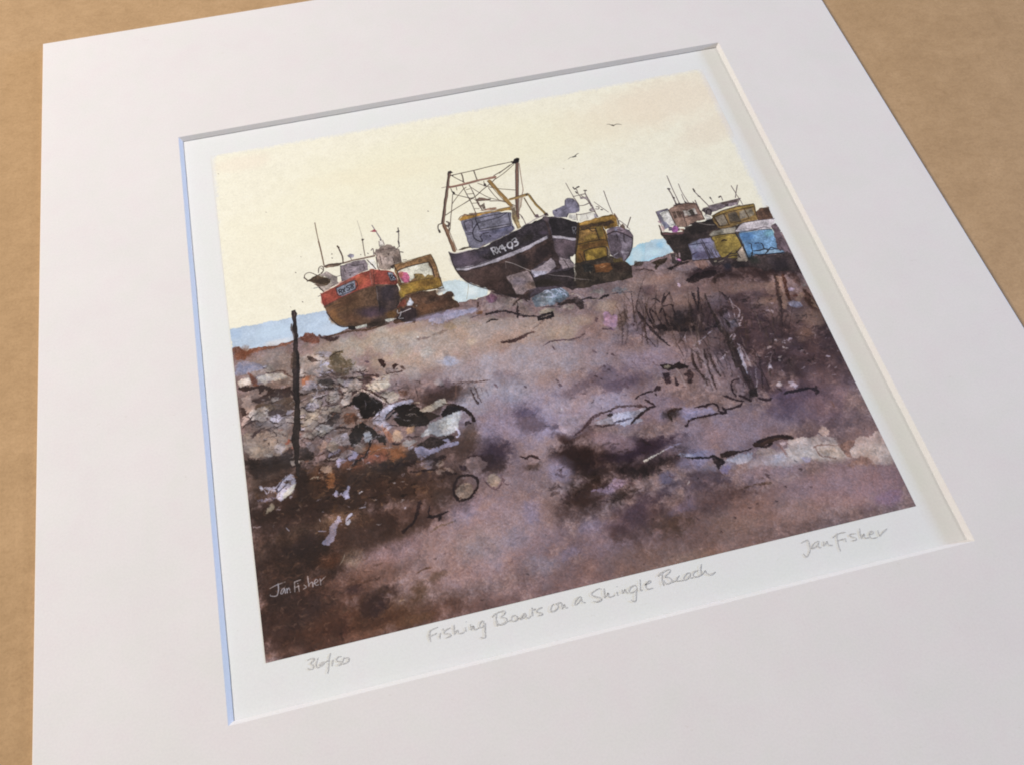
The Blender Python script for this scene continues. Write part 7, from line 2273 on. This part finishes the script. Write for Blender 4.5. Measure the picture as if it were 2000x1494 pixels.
B 4a4868 0.9 0.4 7457 4044 78 -29 7 66
B 5c5070 0.7 0.5 7548 4082 112 28 -28 78
S 33304a 19,0.9,1,0.3 7397,3836 7553,3842 7780,3874
S 3c3648 14,0.85,0,0.2 7649,3777 7660,3950 7670,4144
S 4a4250 12,0.8,0,0.2 7552,3810 7543,3872
S 3a3040 22,0.8,1,0.3 7357,4067 7426,4020 7484,4002
P 8c8478 1,5.67,0.15,0.08,0 7794,3723 7882,3663 8048,3646 8280,3670 8254,3738 8213,3777 8037,3750 7844,3768
P 8e7634 1,5.58,0.2,0.12,0 7832,3765 8222,3788 8253,3885 8228,4058 8246,4078 8228,4266 8007,4259 7842,4210 7819,4021
B 9a803a 0.6 0.7 7991 3983 161 40 -43 118
B 7a6228 0.7 0.6 7904 3897 64 53 -74 103
B a08840 0.6 0.7 8079 4101 97 24 -36 98
S 302418 30,0.95,1,0.2 7942,3882 8004,3876 8048,3900
S 40321e 14,0.85,0,0.2 7837,3750 8213,3777
S 4a3c22 13,0.8,1,0.3 7858,3804 8123,3804
S 33281c 16,0.95,0,0.15 8225,3780 8241,3915 8247,4111 8236,4347
P b8a494 1,4.61,0.15,0.08,0 8140,4116 8246,4078 8236,4347 8199,4378 8070,4338
P bcae9c 0.7,5.51,0.2,0.08,0 8050,4286 8138,4260 8140,4324 8070,4338
P cfc4cc 1,4.75,0.12,0.03,0 8242,3735 8422,3614 8703,3617 8949,3644 8956,3696 8870,3775 8828,3847 8676,3826 8280,3777
S 4a3e44 13,0.85,0,0.2 8242,3735 8355,3647 8449,3612 8700,3625 8961,3647
S 5a4a50 13,0.85,0,0.2 8243,3768 8529,3790 8733,3782 8813,3819
S 4a4048 11,0.6,1,0.3 8363,3732 8587,3779 8739,3767
P 6a92bc 1,5.59,0.15,0.07,0 8283,3803 8600,3815 8841,3850 8836,3964 8814,4154 8767,4271 8876,4330 8840,4353 8528,4308 8359,4267 8258,4289 8276,4070
B 74aabc 0.8 0.4 8774 3916 114 28 -31 80
B 5284c4 0.8 0.4 8386 3886 146 36 -34 89
B 5b8cc8 0.7 0.4 8457 4114 161 40 -38 98
B 9ab4cc 0.8 0.4 8659 4277 209 52 -19 49
B 6aa0d8 0.8 0.4 8346 4199 80 20 -45 117
S 2c2a30 16,0.95,0,0.15 8237,3783 8249,3966 8260,4146 8248,4350
S 2c3038 13,0.85,0,0.2 8274,3792 8602,3808 8841,3850
S 242128 17,0.93,1,0.2 8359,4025 8399,4060 8385,4113 8372,4198
S 242128 17,0.93,1,0.2 8453,4057 8541,4070
S 242128 19,0.93,1,0.2 8562,4067 8578,4112 8568,4206
S 242128 22,0.93,1,0.2 8360,4195 8472,4214 8580,4209 8616,4250 8545,4297
S 242128 20,0.93,1,0.2 8306,4301 8364,4220 8317,4240
S 242128 22,0.93,1,0.2 8365,4252 8465,4301 8642,4320 8792,4341 8888,4333
S 242128 17,0.93,1,0.2 8593,4276 8688,4204 8767,4271
S 242128 15,0.93,1,0.2 8754,4236 8809,4266 8804,4312
S 242128 13,0.93,1,0.2 8646,4241 8725,4245
P 5c4a52 1,7.5,0.25,0.1,0 8864,3790 8953,3737 8969,3899 8959,4157 8960,4383 8876,4330 8779,4274 8825,4124 8842,3949
P 7a6670 0.6,11.17,0.4,0.08,0 8946,4024 8971,4160 8949,4412 8852,4324 8875,4201
S 8f8088 11,0.5,1,0.5 8944,3826 8959,4157
P 3a2e2e 0.9,13.75,0.35,0.12,0 8236,4347 8342,4278 8534,4326 8786,4356 8924,4342 8949,4508 8945,4742 8701,4698 8475,4611 8313,4524 8203,4434
B 222620 0.8 0.5 8344 4374 112 28 -37 96
B 6a5860 0.6 0.7 8596 4436 87 72 -63 83
B 33282e 0.8 0.5 8699 4541 159 -55 8 111
S 3f3236 14,0.85,1,0.3 7661,3837 7655,3964 7658,4141
S 3f3236 14,0.85,1,0.3 7623,3795 7634,4023 7635,4167
S 3f3236 14,0.85,1,0.3 7671,3920 7724,4173
S 3f3236 14,0.85,1,0.3 7720,4077 7755,4197
S 3f3236 14,0.85,1,0.3 7788,3997 7788,4141 7839,4218
S 3f3236 14,0.85,1,0.3 7728,3982 7734,4112
S 35292a 22,0.9,1,0.25 7719,4188 7893,4215 8077,4213 8133,4274
S 35292a 24,0.9,1,0.25 7893,4215 8016,4166 8093,4169 8222,4072
S 35292a 18,0.9,1,0.25 8115,4110 8118,4175 8142,4285
S 35292a 17,0.9,1,0.25 7922,4206 8059,4120
S 35292a 20,0.9,1,0.25 7635,4278 7751,4243 7893,4215
S 35292a 18,0.9,1,0.25 7692,4371 7842,4282 7958,4215
P 33282a 0.85,13.73,0.4,0.1,0 7628,4150 7786,4220 7906,4250 8087,4326 8225,4376 8187,4477 8009,4465 7825,4435 7797,4334 7643,4327
B 2a2836 0.9 0.4 7870 4383 64 16 -25 67
S a89a86 24,0.9,0,0.3 7704,4248 7731,4246
S 9a8a7a 15,0.7,1,0.4 7753,4275 7865,4256
P 8a6a60 0.7,13.72,0.5,0.08,0 7387,4169 7493,4164 7584,4202 7583,4312 7479,4349 7406,4300
S 4a3634 15,0.7,1,0.4 7448,4216 7430,4306
P c47aaa 0.95,6.43,0.2,0.08,0 7124,4081 7169,4044 7195,4082 7159,4152 7136,4123
S 9a8a98 20,0.8,0,0.2 7124,4025 7121,4072
S 9a9088 22,0.8,0,0.2 7131,3963 7139,3981
S a89098 22,0.8,0,0.2 7205,3958 7189,4025
P 2a2424 0.8,9.2,0.3,0.08,0 7054,3960 7141,3934 7109,4069 7200,4107 7168,4163 7029,4113
M gulls
S 6f675e 16,0.9,1,0.15 6874,940 6916,945 6956,979 6983,986 7036,975 7083,984 7134,1013
S 5a534c 28,0.95,0,0.1 6962,978 6985,994
S 6a6660 15,0.9,1,0.15 5991,1564 6051,1535 6100,1532 6144,1512 6179,1490 6214,1483
S 5a5752 29,0.95,0,0.1 6090,1535 6139,1532
"""
PL, PT, PR, PB = -44.849, 45.142, 44.909, -43.575
TW = 1440
TK = TW / ((PR - PL) * 100)
TH = int(round((PT - PB) * 100 * TK))
PAPER_SRGB = (0.892, 0.892, 0.895)
art, motifs = paint(MARKS, TW, TH, TK, PAPER_SRGB)

# inks: the marks are given as they look on the sheet; turn them into reflectances of ink on that paper
lin = np.where(art <= .04045, art / 12.92, ((art + .055) / 1.055) ** 2.4)
plin = ((np.array(PAPER_SRGB) + .055) / 1.055) ** 2.4
lin = np.clip(lin * (np.array((0.778, 0.805, 0.811)) / plin), 0, .9)
art = np.where(lin <= .0031308, lin * 12.92, 1.055 * lin ** (1 / 2.4) - .055)
rgba = np.ones((TH, TW, 4), np.float32)
rgba[..., :3] = art[::-1]
tex_img = bpy.data.images.new('watercolour', TW, TH)
tex_img.pixels.foreach_set(rgba.ravel())
tex_img.update()
tex_img.pack()

M_ART, _nt, _b = new_mat('printed_watercolour')
_t = _nt.nodes.new('ShaderNodeTexImage')
_t.image = tex_img
_t.extension = 'EXTEND'
_t.interpolation = 'Linear'
_uv = _nt.nodes.new('ShaderNodeUVMap')
_nt.links.new(_uv.outputs['UV'], _t.inputs['Vector'])
_tooth = ramp(_nt, noise(_nt, coords(_nt), 1300, 3, .7), [(0.35, (0.95, 0.95, 0.95)), (0.6, (1, 1, 1))])
_nt.links.new(mix(_nt, _t.outputs['Color'], _tooth, 1.0, 'MULTIPLY'), _b.inputs['Base Color'])
_b.inputs['Roughness'].default_value = 0.8
_b.inputs['Specular IOR Level'].default_value = 0.25

# the sheet of ink is cut along its motifs, so that each painted boat is a piece of its own
GX = 420
GY = int(GX * TH / TW)
ids = np.zeros((GY, GX), int)
names = list(motifs)
sx = ((np.arange(GX) + .5) / GX * TW).astype(int)
sy = ((np.arange(GY) + .5) / GY * TH).astype(int)
KEEP = {'red_boat': 'painted_boat', 'yellow_machine': 'painted_tractor', 'trawler': 'painted_boat', 'tractor': 'painted_tractor',
        'grey_boat': 'painted_boat', 'dark_boat': 'painted_boat', 'yellow_boat': 'painted_boat', 'sheds': 'painted_shed', 'post': 'painted_post', 'sea': 'painted_sea', 'sea_gap': 'painted_sea', 'sea_right': 'painted_sea'}
ART_LABELS = {'red_boat': 'painted red and brown fishing boat with a numbered bow', 'yellow_machine': 'painted yellow tractor cab behind the red boat',
              'trawler': 'painted large dark trawler with a tall gantry', 'tractor': 'painted yellow tractor behind the dark trawler',
              'grey_boat': 'painted small grey boat behind the yellow tractor', 'dark_boat': 'painted dark boat with a pink-brown wheelhouse',
              'yellow_boat': 'painted boat with a yellow wheelhouse behind the sheds', 'sheds': 'painted mauve, yellow and blue huts at the right edge',
              'post': 'painted dark post standing at the left', 'sea': 'painted pale blue sea at the left of the red boat', 'sea_gap': 'painted pale sea between the two numbered boats', 'sea_right': 'painted blue sea between the grey boat and the dark boat'}
for i, n in enumerate(names):
    if n in KEEP:
        ids[motifs[n][sy][:, sx]] = i + 1
gx = np.linspace(PL, PR, GX + 1)
gy = np.linspace(PT, PB, GY + 1)


def art_piece(name, sel, parent, label):
    r, c = np.nonzero(sel)
    quad = np.stack([r * (GX + 1) + c, (r + 1) * (GX + 1) + c, (r + 1) * (GX + 1) + c + 1, r * (GX + 1) + c + 1], 1)
    used, inv = np.unique(quad, return_inverse=True)
    inv = inv.reshape(-1)
    vr, vc = used // (GX + 1), used % (GX + 1)
    co = np.stack([gx[vc], gy[vr], np.full(len(used), ZP + .03)], 1) * U
    me = bpy.data.meshes.new(name)
    me.vertices.add(len(used))
    me.vertices.foreach_set('co', co.ravel())
    me.loops.add(len(inv))
    me.loops.foreach_set('vertex_index', inv.astype(np.int32))
    me.polygons.add(len(quad))
    me.polygons.foreach_set('loop_start', np.arange(0, len(inv), 4, dtype=np.int32))
    uv = me.uv_layers.new(name='UVMap')
    uv.data.foreach_set('uv', np.stack([(vc / GX)[inv], 1 - (vr / GY)[inv]], 1).ravel().astype(np.float32))
    me.update(calc_edges=True)
    me.validate()
    me.materials.append(M_ART)
    o = bpy.data.objects.new(name, me)
    COL.objects.link(o)
    o.parent = parent
    if label:
        o['label'] = label
    return o


picture = art_piece('printed_picture', ids == 0, root, 'watercolour of fishing boats hauled up on a shingle beach')
for i, n in enumerate(names):
    if n in KEEP and (ids == i + 1).any():
        art_piece(KEEP[n], ids == i + 1, picture, ART_LABELS[n])
